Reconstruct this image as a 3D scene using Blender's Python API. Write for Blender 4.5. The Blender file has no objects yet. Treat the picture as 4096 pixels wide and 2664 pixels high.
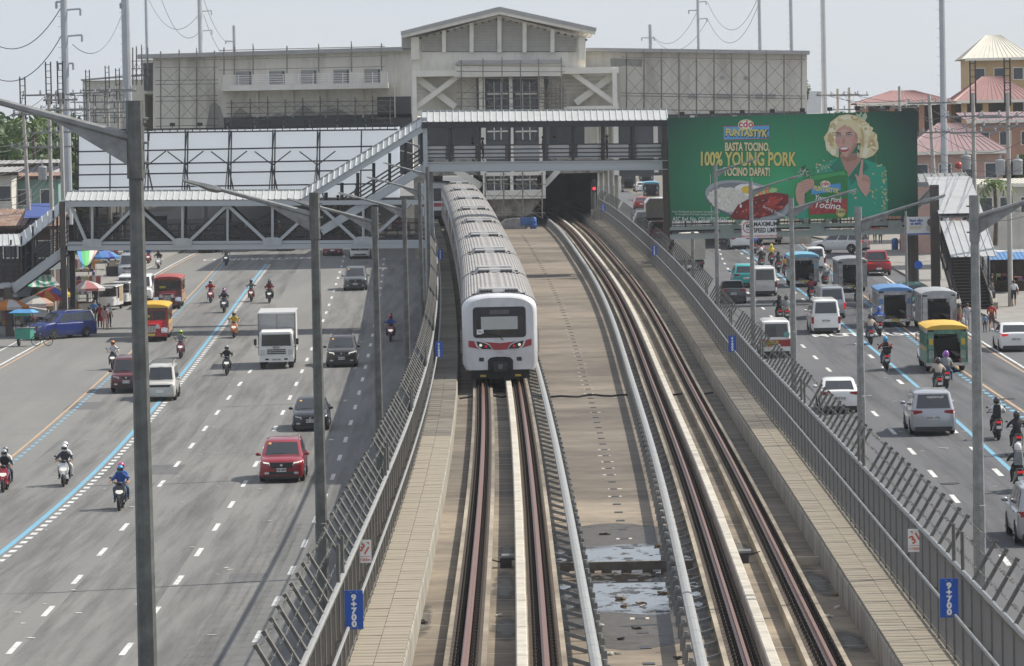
import bpy, math, random
import numpy as np
from mathutils import Vector, Matrix, Euler
R = math.radians
random.seed(7)
SC = bpy.context.scene
COL = SC.collection
# ---------------------------------------------------------------- camera, sky, sun, exposure
FPX = 16500.0; CZ = 12.8
PITCH = math.atan(657/FPX); ROLL = 0.020
cam_d = bpy.data.cameras.new('camera'); cam = bpy.data.objects.new('camera', cam_d); COL.objects.link(cam)
cam_d.sensor_width = 36; cam_d.lens = FPX/4096*36; cam_d.clip_start = 1; cam_d.clip_end = 6000
CM = Matrix.Translation((0, 0, CZ)) @ Matrix.Rotation(math.pi/2-PITCH, 4, 'X') @ Matrix.Rotation(-ROLL, 4, 'Z')
cam.matrix_world = CM
SC.camera = cam
SUN_EL = R(47); SUN_TH = R(20)           # light travels to -X and a little to -Y
world = bpy.data.worlds.new('World'); SC.world = world; world.use_nodes = True
wn = world.node_tree.nodes; wl = world.node_tree.links
sky = wn.new('ShaderNodeTexSky'); sky.sky_type = 'NISHITA'; sky.sun_disc = False
sdir = Vector((math.cos(SUN_EL)*math.cos(SUN_TH), math.cos(SUN_EL)*math.sin(SUN_TH), math.sin(SUN_EL)))
sky.sun_elevation = SUN_EL; sky.sun_rotation = math.atan2(sdir.x, sdir.y)
sky.air_density = 1.0; sky.dust_density = 1.0; sky.ozone_density = 1.0; sky.altitude = 0
bg = wn['Background']; bg.inputs['Strength'].default_value = 0.087
hz_ = wn.new('ShaderNodeMix'); hz_.data_type = 'RGBA'; hz_.inputs[0].default_value = .72      # even milky haze over the whole sky
wl.new(sky.outputs[0], hz_.inputs[6]); hz_.inputs[7].default_value = (7.15, 7.6, 8.45, 1)
cn = wn.new('ShaderNodeTexNoise'); cn.inputs['Scale'].default_value = 5; cn.inputs['Detail'].default_value = 6; ct_ = wn.new('ShaderNodeTexCoord'); cm_ = wn.new('ShaderNodeMapping'); cm_.inputs['Scale'].default_value = (1, 1, 4)
cr = wn.new('ShaderNodeValToRGB'); cr.color_ramp.elements[0].position = .3; cr.color_ramp.elements[0].color = (.90, .93, .97, 1); cr.color_ramp.elements[1].position = .7; cr.color_ramp.elements[1].color = (1, 1, 1, 1)
cx_ = wn.new('ShaderNodeMix'); cx_.data_type = 'RGBA'; cx_.blend_type = 'MULTIPLY'; cx_.inputs[0].default_value = 1                                     # faint thin cloud, the same all round
wl.new(ct_.outputs['Generated'], cm_.inputs[0]); wl.new(cm_.outputs[0], cn.inputs[0]); wl.new(cn.outputs[0], cr.inputs[0]); wl.new(hz_.outputs[2], cx_.inputs[6]); wl.new(cr.outputs[0], cx_.inputs[7])
wl.new(cx_.outputs[2], bg.inputs['Color'])
sun_d = bpy.data.lights.new('sun', 'SUN'); sun_d.energy = 5.0; sun_d.angle = R(0.6); sun_d.color = (1, 0.94, 0.84)
sun = bpy.data.objects.new('sun', sun_d); COL.objects.link(sun)
sun.rotation_euler = sdir.to_track_quat('Z', 'Y').to_euler()
vs = SC.view_settings; vs.view_transform = 'Standard'; vs.look = 'None'; vs.exposure = 0.27; vs.gamma = 1
# ---------------------------------------------------------------- pixel helpers (4096 x 2664 photograph)
M3 = CM.to_3x3(); CP = Vector((0, 0, CZ))
def ray(px, py):
    return M3 @ Vector(((px-2048)/FPX, -(py-1332)/FPX, -1))
def P(px, py, Y):                        # point seen at a pixel on the plane y = Y
    d = ray(px, py); return CP + d*(Y/d.y)
def spline(xs, ys):                      # natural cubic spline, linear outside
    xs = np.array(xs, float); ys = np.array(ys, float); n = len(xs); h = np.diff(xs)
    A = np.eye(n); b = np.zeros(n)
    for i in range(1, n-1):
        A[i, i-1] = h[i-1]; A[i, i] = 2*(h[i-1]+h[i]); A[i, i+1] = h[i]
        b[i] = 6*((ys[i+1]-ys[i])/h[i]-(ys[i]-ys[i-1])/h[i-1])
    m = np.linalg.solve(A, b)
    def f(x):
        if x <= xs[0]: return float(ys[0]+(x-xs[0])*((ys[1]-ys[0])/h[0]-h[0]*m[1]/6))
        if x >= xs[-1]: return float(ys[-1]+(x-xs[-1])*((ys[-1]-ys[-2])/h[-1]+h[-1]*m[-2]/6))
        i = int(np.searchsorted(xs, x)-1); i = max(0, min(n-2, i)); t0 = xs[i+1]-x; t1 = x-xs[i]
        return float(m[i]*t0**3/(6*h[i])+m[i+1]*t1**3/(6*h[i])+(ys[i]/h[i]-m[i]*h[i]/6)*t0+(ys[i+1]/h[i]-m[i+1]*h[i]/6)*t1)
    return f
_zl = spline([0, 60, 130, 173, 216, 260, 303, 345, 384, 440, 500, 570, 650, 800, 1200], [-11.6, -12.2, -12.75, -12.65, -11.9, -10.9, -9.9, -8.85, -7.85, -6.5, -5.2, -3.9, -3.1, -2.6, -2.4])
_zr = spline([0, 75, 120, 163, 201, 240, 280, 330, 384, 440, 500, 570, 650, 800, 1200], [-12.3, -12.1, -11.8, -11.25, -10.65, -9.95, -9.15, -8.2, -7.2, -6.1, -5.1, -3.9, -3.1, -2.6, -2.4])
_zt = spline([0, 50, 90, 130, 172, 204, 236, 268, 303, 340, 380, 450], [-8.3, -8.75, -9.0, -9.05, -8.75, -8.2, -7.6, -6.9, -6.05, -5.2, -4.5, -3.4])
zl = lambda Y: _zl(Y)+CZ
zr = lambda Y: _zr(Y)+CZ
zt = lambda Y: _zt(Y)+CZ
xa = spline([30, 73, 119, 172, 232, 303, 351, 400], [-.3, -.25, -.25, -.52, -1.35, -2.85, -4.1, -5.6])
xb = spline([30, 73, 119, 172, 204, 239, 268, 300, 330, 355, 400], [3.9, 4.86, 5.8, 6.5, 6.78, 6.9, 6.75, 6.35, 5.9, 5.4, 4.2])
def G(px, py, fz):                       # point where a pixel's ray meets a height profile fz(Y)
    d = ray(px, py); lo, hi = 20.0, 1500.0
    g = lambda Y: CZ+d.z*(Y/d.y)-fz(Y)
    Y = lo; step = 2.0
    while Y < hi and g(Y) > 0: Y += step
    a, b = Y-step, Y
    for _ in range(30):
        m = (a+b)/2
        if g(m) > 0: a = m
        else: b = m
    return CP + d*(b/d.y)
GL = lambda px, py: G(px, py, zl)
GR = lambda px, py: G(px, py, zr)
# ---------------------------------------------------------------- materials
MATS = {}
def mat(key, col=(.5, .5, .5), rough=.7, metal=0., var=.12, scale=3., bump=0., spec=.5, dirt=None, dirt_amt=.0, dscale=.6, coat=0., emit=None, es=0., alpha=None, trans=0., stretch=None):
    if key in MATS: return MATS[key]
    m = bpy.data.materials.new(key); m.use_nodes = True; MATS[key] = m
    nt = m.node_tree; N = nt.nodes; L = nt.links; b = N['Principled BSDF']
    b.inputs['Roughness'].default_value = rough; b.inputs['Metallic'].default_value = metal
    b.inputs['Specular IOR Level'].default_value = spec
    if coat: b.inputs['Coat Weight'].default_value = coat; b.inputs['Coat Roughness'].default_value = .08
    if emit: b.inputs['Emission Color'].default_value = (*emit, 1); b.inputs['Emission Strength'].default_value = es
    if trans: b.inputs['Transmission Weight'].default_value = trans
    if alpha is not None: b.inputs['Alpha'].default_value = alpha
    c4 = (*col, 1)
    if var > 0 or dirt:
        tc = N.new('ShaderNodeTexCoord'); src = tc.outputs['Object']
        if stretch:
            mp = N.new('ShaderNodeMapping'); mp.inputs['Scale'].default_value = stretch; L.new(src, mp.inputs['Vector']); src = mp.outputs[0]
        nz = N.new('ShaderNodeTexNoise'); nz.inputs['Scale'].default_value = scale; nz.inputs['Detail'].default_value = 5; nz.inputs['Roughness'].default_value = .62
        L.new(src, nz.inputs['Vector'])
        rp = N.new('ShaderNodeValToRGB'); rp.color_ramp.elements[0].position = .3; rp.color_ramp.elements[1].position = .7
        rp.color_ramp.elements[0].color = (*[c*(1-var) for c in col], 1); rp.color_ramp.elements[1].color = (*[min(1, c*(1+var)) for c in col], 1)
        L.new(nz.outputs[0], rp.inputs[0]); out = rp.outputs[0]
        if dirt:
            n2 = N.new('ShaderNodeTexNoise'); n2.inputs['Scale'].default_value = dscale; n2.inputs['Detail'].default_value = 7; n2.inputs['Roughness'].default_value = .7
            L.new(src, n2.inputs['Vector'])
            r2 = N.new('ShaderNodeValToRGB'); r2.color_ramp.elements[0].position = .46; r2.color_ramp.elements[1].position = .68
            r2.color_ramp.elements[0].color = (0, 0, 0, 1); r2.color_ramp.elements[1].color = (dirt_amt,)*3+(1,)
            L.new(n2.outputs[0], r2.inputs[0])
            mx = N.new('ShaderNodeMix'); mx.data_type = 'RGBA'; L.new(r2.outputs[0], mx.inputs[0]); L.new(out, mx.inputs[6]); mx.inputs[7].default_value = (*dirt, 1); out = mx.outputs[2]
        L.new(out, b.inputs['Base Color'])
        if bump:
            bp = N.new('ShaderNodeBump'); bp.inputs['Strength'].default_value = bump; bp.inputs['Distance'].default_value = .02
            L.new(nz.outputs[0], bp.inputs['Height']); L.new(bp.outputs[0], b.inputs['Normal'])
    else: b.inputs['Base Color'].default_value = c4
    return m
galv = mat('galvanised_steel', (.25, .255, .25), .5, .35, .22, 6, dirt=(.10, .10, .09), dirt_amt=.45, dscale=2.5)
galv_lt = mat('galvanised_cover', (.25, .255, .25), .6, .05, .1, 4)
mesh_m = mat('fence_wire', (.19, .18, .165), .6, .2, .1, 5)
fence_m = mat('fence_steel', (.125, .12, .11), .65, .1, .25, 5, dirt=(.06, .055, .05), dirt_amt=.5, dscale=3)
clip_m = mat('rail_clip_iron', (.026, .02, .016), .7, .2, .3, 9)
galv_dk = mat('weathered_post_steel', (.125, .13, .122), .6, .3, .28, 5, dirt=(.06, .06, .055), dirt_amt=.6, dscale=3)
conc = mat('concrete_light', (.46, .42, .35), .85, 0, .16, 2.2, .3, dirt=(.13, .115, .09), dirt_amt=.55, dscale=.9)
conc_white = mat('concrete_kerb', (.46, .425, .36), .85, 0, .12, 3, .25, dirt=(.18, .16, .13), dirt_amt=.6, dscale=1.4)
conc_wall = mat('concrete_wall_stained', (.34, .315, .265), .88, 0, .22, 2.0, .3, dirt=(.06, .055, .045), dirt_amt=.9, dscale=1.6, stretch=(1, 2.2, .3))
rail_m = mat('rail_rust', (.23, .12, .085), .42, .55, .15, 8)
black_m = mat('black_rubber', (.016, .016, .017), .75, 0, .2, 6)
glass_m = mat('car_glass', (.022, .025, .028), .07, 0, 0, spec=1.)
white_paint = mat('white_paint', (.72, .72, .71), .35, 0, .04, 3, coat=.4)
chrome = mat('chrome', (.62, .62, .62), .16, 1., .05, 5)
dark_plastic = mat('dark_plastic', (.025, .025, .027), .5, 0, .1, 5)
steel_dk = mat('dark_steel', (.045, .045, .05), .6, .3, .25, 4)
steel_brown = mat('brown_painted_steel', (.075, .062, .055), .65, .1, .2, 2)
steel_gray = mat('grey_painted_steel', (.43, .455, .465), .55, .1, .08, 2, dirt=(.16, .15, .13), dirt_amt=.35, dscale=1.2)
roof_white = mat('white_ribbed_roofing', (.46, .475, .465), .45, .15, .06, 1.5, dirt=(.33, .33, .31), dirt_amt=.4, dscale=1)
# ---------------------------------------------------------------- mesh builder
class MB:
    def __init__(s): s.v = []; s.f = []; s.mi = []
    def add(s, vs, fs, m=0):
        o = len(s.v); s.v += [tuple(v) for v in vs]; s.f += [tuple(i+o for i in f) for f in fs]; s.mi += [m]*len(fs); return s
    def box(s, x0, x1, y0, y1, z0, z1, m=0):
        return s.add([(x0,y0,z0),(x1,y0,z0),(x1,y1,z0),(x0,y1,z0),(x0,y0,z1),(x1,y0,z1),(x1,y1,z1),(x0,y1,z1)],
                     [(0,3,2,1),(4,5,6,7),(0,1,5,4),(1,2,6,5),(2,3,7,6),(3,0,4,7)], m)
    def bar(s, p0, p1, w, h=None, up=(0,0,1), m=0):
        p0 = Vector(p0); p1 = Vector(p1); h = w if h is None else h
        d = (p1-p0).normalized(); u = Vector(up)
        if abs(d.dot(u)) > .98: u = Vector((0,1,0)) if abs(d.y) < .9 else Vector((1,0,0))
        a = d.cross(u).normalized()*(w/2); b = a.cross(d).normalized()*(h/2)
        vs = [p+sa*a+sb*b for p in (p0, p1) for sa, sb in ((-1,-1),(1,-1),(1,1),(-1,1))]
        return s.add(vs, [(3,2,1,0),(4,5,6,7),(0,1,5,4),(1,2,6,5),(2,3,7,6),(3,0,4,7)], m)
    def tube(s, p0, p1, r, n=6, r2=None, m=0, caps=True):
        p0 = Vector(p0); p1 = Vector(p1); r2 = r if r2 is None else r2
        d = (p1-p0).normalized(); u = Vector((0,0,1)) if abs(d.z) < .9 else Vector((1,0,0))
        a = d.cross(u).normalized(); b = a.cross(d)
        vs = []
        for p, rr in ((p0, r), (p1, r2)):
            for i in range(n):
                t = 2*math.pi*(i+.5)/n; vs.append(p+(a*math.cos(t)+b*math.sin(t))*rr)
        fs = [(i, i+n, (i+1) % n+n, (i+1) % n) for i in range(n)]
        if caps: fs += [tuple(range(n)), tuple(reversed(range(n, 2*n)))]
        return s.add(vs, fs, m)
    def pipe(s, pts, r, n=6, m=0):
        pts = [Vector(p) for p in pts]; vs = []; fs = []; k = len(pts)
        for i, p in enumerate(pts):
            d = (pts[min(i+1, k-1)]-pts[max(i-1, 0)]).normalized()
            u = Vector((0,0,1)) if abs(d.z) < .95 else Vector((1,0,0))
            a = d.cross(u).normalized(); b = a.cross(d); rr = r[i] if isinstance(r, (list, tuple)) else r
            vs += [p+(a*math.cos(2*math.pi*j/n)+b*math.sin(2*math.pi*j/n))*rr for j in range(n)]
        for i in range(k-1):
            fs += [(i*n+j, (i+1)*n+j, (i+1)*n+(j+1) % n, i*n+(j+1) % n) for j in range(n)]
        fs += [tuple(range(n)), tuple(reversed(range((k-1)*n, k*n)))]
        return s.add(vs, fs, m)
    def loft(s, rings, caps=True, m=0, closed=True):
        n = len(rings[0]); vs = [p for r in rings for p in r]; fs = []
        for i in range(len(rings)-1):
            for j in range(n if closed else n-1):
                fs.append((i*n+j, i*n+(j+1) % n, (i+1)*n+(j+1) % n, (i+1)*n+j))
        if caps: fs += [tuple(reversed(range(n))), tuple(range((len(rings)-1)*n, len(rings)*n))]
        return s.add(vs, fs, m)
    def prism(s, poly, fn, t0, t1, m=0):             # poly of 2D points, fn(a, b, t) -> 3D
        n = len(poly)
        vs = [fn(a, b, t0) for a, b in poly]+[fn(a, b, t1) for a, b in poly]
        fs = [tuple(reversed(range(n))), tuple(range(n, 2*n))]+[(i, (i+1) % n, (i+1) % n+n, i+n) for i in range(n)]
        return s.add(vs, fs, m)
    def ball(s, c, r, nu=10, nv=7, m=0):
        if not isinstance(r, (tuple, list)): r = (r, r, r)
        vs = [(c[0], c[1], c[2]-r[2])]
        for j in range(1, nv):
            ph = math.pi*j/nv-math.pi/2
            vs += [(c[0]+r[0]*math.cos(ph)*math.cos(2*math.pi*i/nu), c[1]+r[1]*math.cos(ph)*math.sin(2*math.pi*i/nu), c[2]+r[2]*math.sin(ph)) for i in range(nu)]
        vs.append((c[0], c[1], c[2]+r[2])); fs = [(0, 1+(i+1) % nu, 1+i) for i in range(nu)]
        for j in range(nv-2):
            fs += [(1+j*nu+i, 1+j*nu+(i+1) % nu, 1+(j+1)*nu+(i+1) % nu, 1+(j+1)*nu+i) for i in range(nu)]
        k = len(vs)-1; fs += [(k, 1+(nv-2)*nu+i, 1+(nv-2)*nu+(i+1) % nu) for i in range(nu)]
        return s.add(vs, fs, m)
    def lathe(s, prof, n=12, c=(0,0,0), axis='Z', m=0):   # prof of (r, h)
        def pt(r, h, t):
            a, b = r*math.cos(t), r*math.sin(t)
            q = (a, b, h) if axis == 'Z' else ((h, a, b) if axis == 'X' else (a, h, b))
            return (q[0]+c[0], q[1]+c[1], q[2]+c[2])
        rings = [[pt(r, h, 2*math.pi*i/n) for i in range(n)] for r, h in prof]
        return s.loft(rings, True, m)
    def mesh(s, name, mats=None, smooth=None):
        me = bpy.data.meshes.new(name); me.from_pydata(s.v, [], s.f)
        for mm in (mats if isinstance(mats, (list, tuple)) else [mats]): me.materials.append(mm)
        if any(s.mi): me.polygons.foreach_set('material_index', s.mi)
        if smooth is not None:
            me.polygons.foreach_set('use_smooth', [True]*len(s.f)); me.set_sharp_from_angle(angle=R(smooth))
        me.update(); return me
    def build(s, name, mats, parent=None, smooth=None, world=False, **kw):
        return link(name, s.mesh(name, mats, smooth), parent, world=world, **kw)
def link(name, me, parent=None, loc=None, rot=None, scale=None, world=False, mtx=None, **kw):
    o = bpy.data.objects.new(name, me); COL.objects.link(o)
    if loc is not None: o.location = loc
    if rot is not None: o.rotation_euler = rot
    if scale is not None: o.scale = scale
    if mtx is not None: o.matrix_world = mtx
    if parent is not None:
        o.parent = parent
        if world:
            q = parent; m = Matrix.Identity(4)
            while q is not None:
                m = m if q.type != 'EMPTY' and q.get('wp') else Matrix.Translation(-q.location) @ m if q.type == 'EMPTY' else m
                q = q.parent
            o.matrix_parent_inverse = m
    for k, v in kw.items(): o[k] = v
    return o
def T(name, label, cat, loc=(0,0,0), group=None, rz=0.):
    o = bpy.data.objects.new(name, None); COL.objects.link(o); o.empty_display_size = .3
    o.location = loc; o.rotation_euler = (0, 0, rz); o['label'] = label; o['category'] = cat
    if group: o['group'] = group
    return o
def tag(o, label, cat, group=None):
    o['label'] = label; o['category'] = cat
    if group: o['group'] = group
    return o
UT = MB().tube((0,0,0), (0,0,1), 1, 6)          # unit tube reused for scaffold poles, rungs, rods
_ut = {}
def rod(name, p0, p1, r, m, parent, n=6, world=True):
    k = (m.name, n)
    if k not in _ut: _ut[k] = MB().tube((0,0,0), (0,0,1), 1, n).mesh('rod', m)
    p0 = Vector(p0); p1 = Vector(p1); d = p1-p0
    mt = Matrix.Translation(p0) @ d.to_track_quat('Z', 'Y').to_matrix().to_4x4() @ Matrix.Diagonal((r, r, d.length, 1))
    o = bpy.data.objects.new(name, _ut[k]); COL.objects.link(o)
    o.parent = parent
    if world: mt = Matrix.Translation(-parent.location) @ mt
    o.matrix_basis = mt
    return o
_ub = {}
def beam(name, p0, p1, w, h, m, parent, up=(0,0,1), world=True):
    k = m.name
    if k not in _ub: _ub[k] = MB().box(-.5, .5, -.5, .5, 0, 1).mesh('beam', m)
    p0 = Vector(p0); p1 = Vector(p1); d = p1-p0; z = d.normalized(); u = Vector(up)
    if abs(z.dot(u)) > .98: u = Vector((0,1,0)) if abs(z.y) < .9 else Vector((1,0,0))
    x = u.cross(z).normalized(); y = z.cross(x)
    mt = Matrix(((x.x*w, y.x*h, z.x*d.length, p0.x), (x.y*w, y.y*h, z.y*d.length, p0.y), (x.z*w, y.z*h, z.z*d.length, p0.z), (0,0,0,1)))
    o = bpy.data.objects.new(name, _ub[k]); COL.objects.link(o); o.parent = parent
    if world: mt = Matrix.Translation(-parent.location) @ mt
    o.matrix_basis = mt
    return o
def text_mesh(s, size, font_scale=1., bold=0., ex=.004, align='CENTER', shear=0., spacing=1.):
    cu = bpy.data.curves.new('lettering', 'FONT'); cu.body = s; cu.size = size; cu.extrude = ex; cu.offset = bold
    cu.align_x = align; cu.align_y = 'CENTER'; cu.shear = shear; cu.space_character = spacing; cu.resolution_u = 3
    o = bpy.data.objects.new('lettering_source', cu); COL.objects.link(o)
    me = bpy.data.meshes.new_from_object(o); bpy.data.objects.remove(o); bpy.data.curves.remove(cu)
    if font_scale != 1.:
        me.transform(Matrix.Diagonal((font_scale, 1, 1, 1)))
    return me
RXF = R(90)                                       # text facing -Y (toward the camera)
def letter(s, loc, size, m, parent, fs=1., bold=0., rot=(RXF, 0, 0), align='CENTER', shear=0., spacing=1., name='lettering', world=False):
    me = text_mesh(s, size, fs, bold, .004, align, shear, spacing); me.materials.append(m)
    o = bpy.data.objects.new(name, me); COL.objects.link(o); o.parent = parent
    l = Vector(loc)
    if world: l = l-parent.location
    o.location = l; o.rotation_euler = rot
    return o
def frange(a, b, st):
    n = max(1, int(round((b-a)/st))); return [a+(b-a)*i/n for i in range(n+1)]
# ---------------------------------------------------------------- ground, carriageways, pavements
def asphalt(key, base, seam=True):
    m = bpy.data.materials.new(key); m.use_nodes = True; MATS[key] = m
    nt = m.node_tree; N = nt.nodes; L = nt.links; b = N['Principled BSDF']; b.inputs['Roughness'].default_value = .82; b.inputs['Specular IOR Level'].default_value = .35
    tc = N.new('ShaderNodeTexCoord')
    def noise(sc, stretch=(1,1,1), det=6):
        mp = N.new('ShaderNodeMapping'); mp.inputs['Scale'].default_value = stretch; L.new(tc.outputs['Object'], mp.inputs[0])
        n = N.new('ShaderNodeTexNoise'); n.inputs['Scale'].default_value = sc; n.inputs['Detail'].default_value = det; n.inputs['Roughness'].default_value = .65; L.new(mp.outputs[0], n.inputs[0]); return n
    def ramp(src, p0, c0, p1, c1):
        r = N.new('ShaderNodeValToRGB'); e = r.color_ramp.elements; e[0].position = p0; e[0].color = (*c0, 1); e[1].position = p1; e[1].color = (*c1, 1); L.new(src, r.inputs[0]); return r.outputs[0]
    def mul(a, bb, f=1.):
        x = N.new('ShaderNodeMix'); x.data_type = 'RGBA'; x.blend_type = 'MULTIPLY'; x.inputs[0].default_value = f; L.new(a, x.inputs[6]); L.new(bb, x.inputs[7]); return x.outputs[2]
    fine = ramp(noise(9).outputs[0], .25, [c*.86 for c in base], .75, [c*1.12 for c in base])
    big = ramp(noise(.09, (1, .35, 1)).outputs[0], .3, (.86, .86, .88), .7, (1.08, 1.07, 1.04))
    streak = ramp(noise(.8, (1, .035, 1), 4).outputs[0], .35, (.92, .92, .93), .65, (1.06, 1.06, 1.05))
    c = mul(mul(fine, big), streak)
    v = N.new('ShaderNodeTexVoronoi'); v.feature = 'DISTANCE_TO_EDGE'; v.inputs['Scale'].default_value = .11
    mp = N.new('ShaderNodeMapping'); mp.inputs['Scale'].default_value = (.45, 1, 1); n3 = noise(.7)
    ad = N.new('ShaderNodeMix'); ad.data_type = 'RGBA'; ad.blend_type = 'ADD'; ad.inputs[0].default_value = .9
    L.new(tc.outputs['Object'], mp.inputs[0]); L.new(mp.outputs[0], ad.inputs[6]); L.new(n3.outputs[1], ad.inputs[7]); L.new(ad.outputs[2], v.inputs['Vector'])
    crack = ramp(v.outputs['Distance'], .001, (.72, .72, .73), .004, (1, 1, 1))
    pt = ramp(noise(.35, (1, .6, 1), 8).outputs[0], .66, (1, 1, 1), .74, (.88, .88, .89))
    c = mul(mul(c, crack, .7), pt)
    L.new(c, b.inputs['Base Color'])
    bp = N.new('ShaderNodeBump'); bp.inputs['Strength'].default_value = .25; bp.inputs['Distance'].default_value = .01; L.new(noise(25).outputs[0], bp.inputs['Height']); L.new(bp.outputs[0], b.inputs['Normal'])
    return m
asph_l = asphalt('asphalt_left', (.175, .174, .166)); asph_r = asphalt('asphalt_right', (.105, .107, .113))
earth = mat('bare_ground', (.15, .135, .11), .95, 0, .25, .6, dirt=(.09, .10, .05), dirt_amt=.5, dscale=.08)
pave = mat('pavement_concrete', (.24, .23, .21), .9, 0, .18, 1.5, .2, dirt=(.15, .14, .12), dirt_amt=.6, dscale=.5)
YS = frange(20, 700, 5)+frange(720, 2600, 60)
def sheet(name, fx0, fx1, fz, m, dz=0., ys=YS, nx=6, kind='structure'):
    b = MB(); rows = []
    for Y in ys:
        x0, x1 = fx0(Y), fx1(Y); rows.append([(x0+(x1-x0)*i/nx, Y, fz(Y)+dz) for i in range(nx+1)])
    b.loft(rows, caps=False, closed=False); b.f = [tuple(reversed(f)) for f in b.f]
    o = b.build(name, m); o['kind'] = kind; return o
med = lambda Y: (xa(min(Y, 400))+xb(min(Y, 400)))/2 - (0 if Y < 400 else (Y-400)*.035)
zg = lambda Y: min(zl(Y), zr(Y))-.35
sheet('ground', lambda Y: -700, lambda Y: 700, zg, earth, 0., nx=24)
def edge_px(pts, fz, far):
    q = sorted([G(x, y, fz) for x, y in pts], key=lambda p: p.y)
    return spline([20]+[p.y for p in q]+[p[0] for p in far], [q[0].x]+[p.x for p in q]+[p[1] for p in far])
lx0 = edge_px([(-300, 1420), (0, 1300), (340, 1168), (560, 1085), (700, 1020)], zl, [(480, -30), (700, -34), (1200, -60)])
rx1 = edge_px([(4300, 1460), (4020, 1310), (3800, 1195), (3568, 1072), (3454, 1000)], zr, [(420, 25), (600, 17), (1200, -8)])
sheet('road', lx0, lambda Y: med(Y)-.5, zl, asph_l)
sheet('road', lambda Y: med(Y)+.5, rx1, zr, asph_r)
# kerbed pavements
def pavement(name, f0, f1, fz, ys):
    b = MB(); rings = []
    for Y in ys: x0, x1, z = f0(Y), f1(Y), fz(Y); rings.append([(x0, Y, z-.2), (x0, Y, z+.14), (x1, Y, z+.14), (x1, Y, z-.2)])
    b.loft(rings); o = b.build(name, pave); o['kind'] = 'structure'; return o
pavement('pavement', lambda Y: lx0(Y)-14, lambda Y: lx0(Y)+.0, zl, frange(285, 600, 6))
pavement('pavement', lambda Y: rx1(Y), lambda Y: rx1(Y)+16, zr, frange(120, 420, 6))
# ---------------------------------------------------------------- painted lane lines (thin sheets on the road)
paint_w = mat('road_paint_white', (.60, .60, .58), .7, 0, .18, 3, dirt=(.22, .22, .21), dirt_amt=.85, dscale=3.5)
paint_b = mat('road_paint_blue', (.13, .33, .46), .7, 0, .12, 2, dirt=(.17, .25, .3), dirt_amt=.5, dscale=1)
paint_y = mat('road_paint_yellow', (.44, .29, .17), .7, 0, .18, 2, dirt=(.2, .18, .15), dirt_amt=.6, dscale=1)
def curve_from_px(pts, fz):
    q = [G(x, y, fz) for x, y in pts]; q.sort(key=lambda p: p.y)
    c = np.polyfit([p.y/100 for p in q], [p.x for p in q], min(3, len(q)-1)); return (lambda Y: float(np.polyval(c, Y/100))), q[0].y, q[-1].y
def line(name, fx, w, y0, y1, fz, m, dash=None, phase=0., off=0., dz=.006):
    b = MB()
    def seg(a, e):
        ys = frange(a, e, 4) if e-a > 5 else [a, e]
        rows = [[(fx(Y)+off-w/2, Y, fz(Y)+dz), (fx(Y)+off+w/2, Y, fz(Y)+dz)] for Y in ys]
        k = MB().loft(rows, caps=False, closed=False); k.f = [tuple(reversed(f)) for f in k.f]; b.add(k.v, k.f)
    if dash:
        Y = y0+phase
        while Y < y1: seg(Y, min(Y+dash[0], y1)); Y += dash[0]+dash[1]
    else: seg(y0, y1)
    o = b.build(name, m); o['kind'] = 'structure'; return o
blueL, _, _ = curve_from_px([(0, 2222), (230, 2010), (470, 1790), (620, 1640), (850, 1340), (960, 1190), (1062, 1062)], zl)
line('lane_line', blueL, .21, 100, 372, zl, paint_b)
line('lane_line', blueL, .24, 100, 372, zl, paint_w, (.85, .85), off=.36)
yelL, _, _ = curve_from_px([(45, 1828), (200, 1700), (430, 1492), (545, 1390), (780, 1160), (865, 1070)], zl)
line('lane_line', yelL, .12, 140, 400, zl, paint_y)
line('lane_line', yelL, .17, 140, 400, zl, paint_b, (.9, .9), off=.38)
edgL, _, _ = curve_from_px([(0, 1475), (95, 1420), (185, 1372), (600, 1120), (690, 1068)], zl)
line('lane_line', edgL, .15, 170, 460, zl, paint_y)
line('lane_line', edgL, .15, 170, 460, zl, paint_w, off=-.4)
line('lane_line', edgL, .12, 170, 460, zl, paint_w, off=-2.1)
LANES = []
for pts in ([(105, 2530), (242, 2395), (360, 2270), (465, 2155), (640, 1910), (765, 1795), (820, 1725), (908, 1600), (987, 1500)],
            [(470, 2650), (568, 2510), (675, 2380), (770, 2250), (845, 2140), (912, 2040), (975, 1900), (1105, 1710), (1190, 1535), (1240, 1430), (1310, 1245), (1340, 1115), (1380, 1030)],
            [(975, 2640), (1060, 2490), (1185, 2270), (1240, 2130), (1320, 1930), (1375, 1780), (1432, 1580), (1475, 1410), (1520, 1180), (1535, 1040)]):
    f, y0, y1 = curve_from_px(pts, zl); line('lane_line', f, .17, 98, min(y1+8, 460), zl, paint_w, (3., 6.8), phase=random.random()*5); LANES.append((f, zl, min(y1, 420)))
blueR, _, _ = curve_from_px([(4075, 1905), (3880, 1735), (3540, 1440), (3450, 1370), (3280, 1200), (3110, 1110), (2960, 990)], zr)
line('lane_line', blueR, .18, 90, 420, zr, paint_b)
line('lane_line', blueR, .20, 90, 420, zr, paint_w, (3., 6.8), off=-.55)
yelR, _, _ = curve_from_px([(4096, 1650), (3930, 1535), (3670, 1350), (3560, 1270), (3250, 1010), (3120, 900)], zr)
line('lane_line', yelR, .13, 120, 430, zr, paint_y); line('lane_line', yelR, .22, 120, 430, zr, paint_b, (.9, .9), off=-.4)
for pts in ([(3510, 1660), (3570, 1730), (3640, 1800), (3720, 1880), (3812, 2015), (4000, 2190), (3320, 1485), (3225, 1390), (3090, 1270), (2930, 1105), (2880, 1000)],):
    f, y0, y1 = curve_from_px(pts, zr); line('lane_line', f, .17, 90, 450, zr, paint_w, (3., 6.8))
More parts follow.
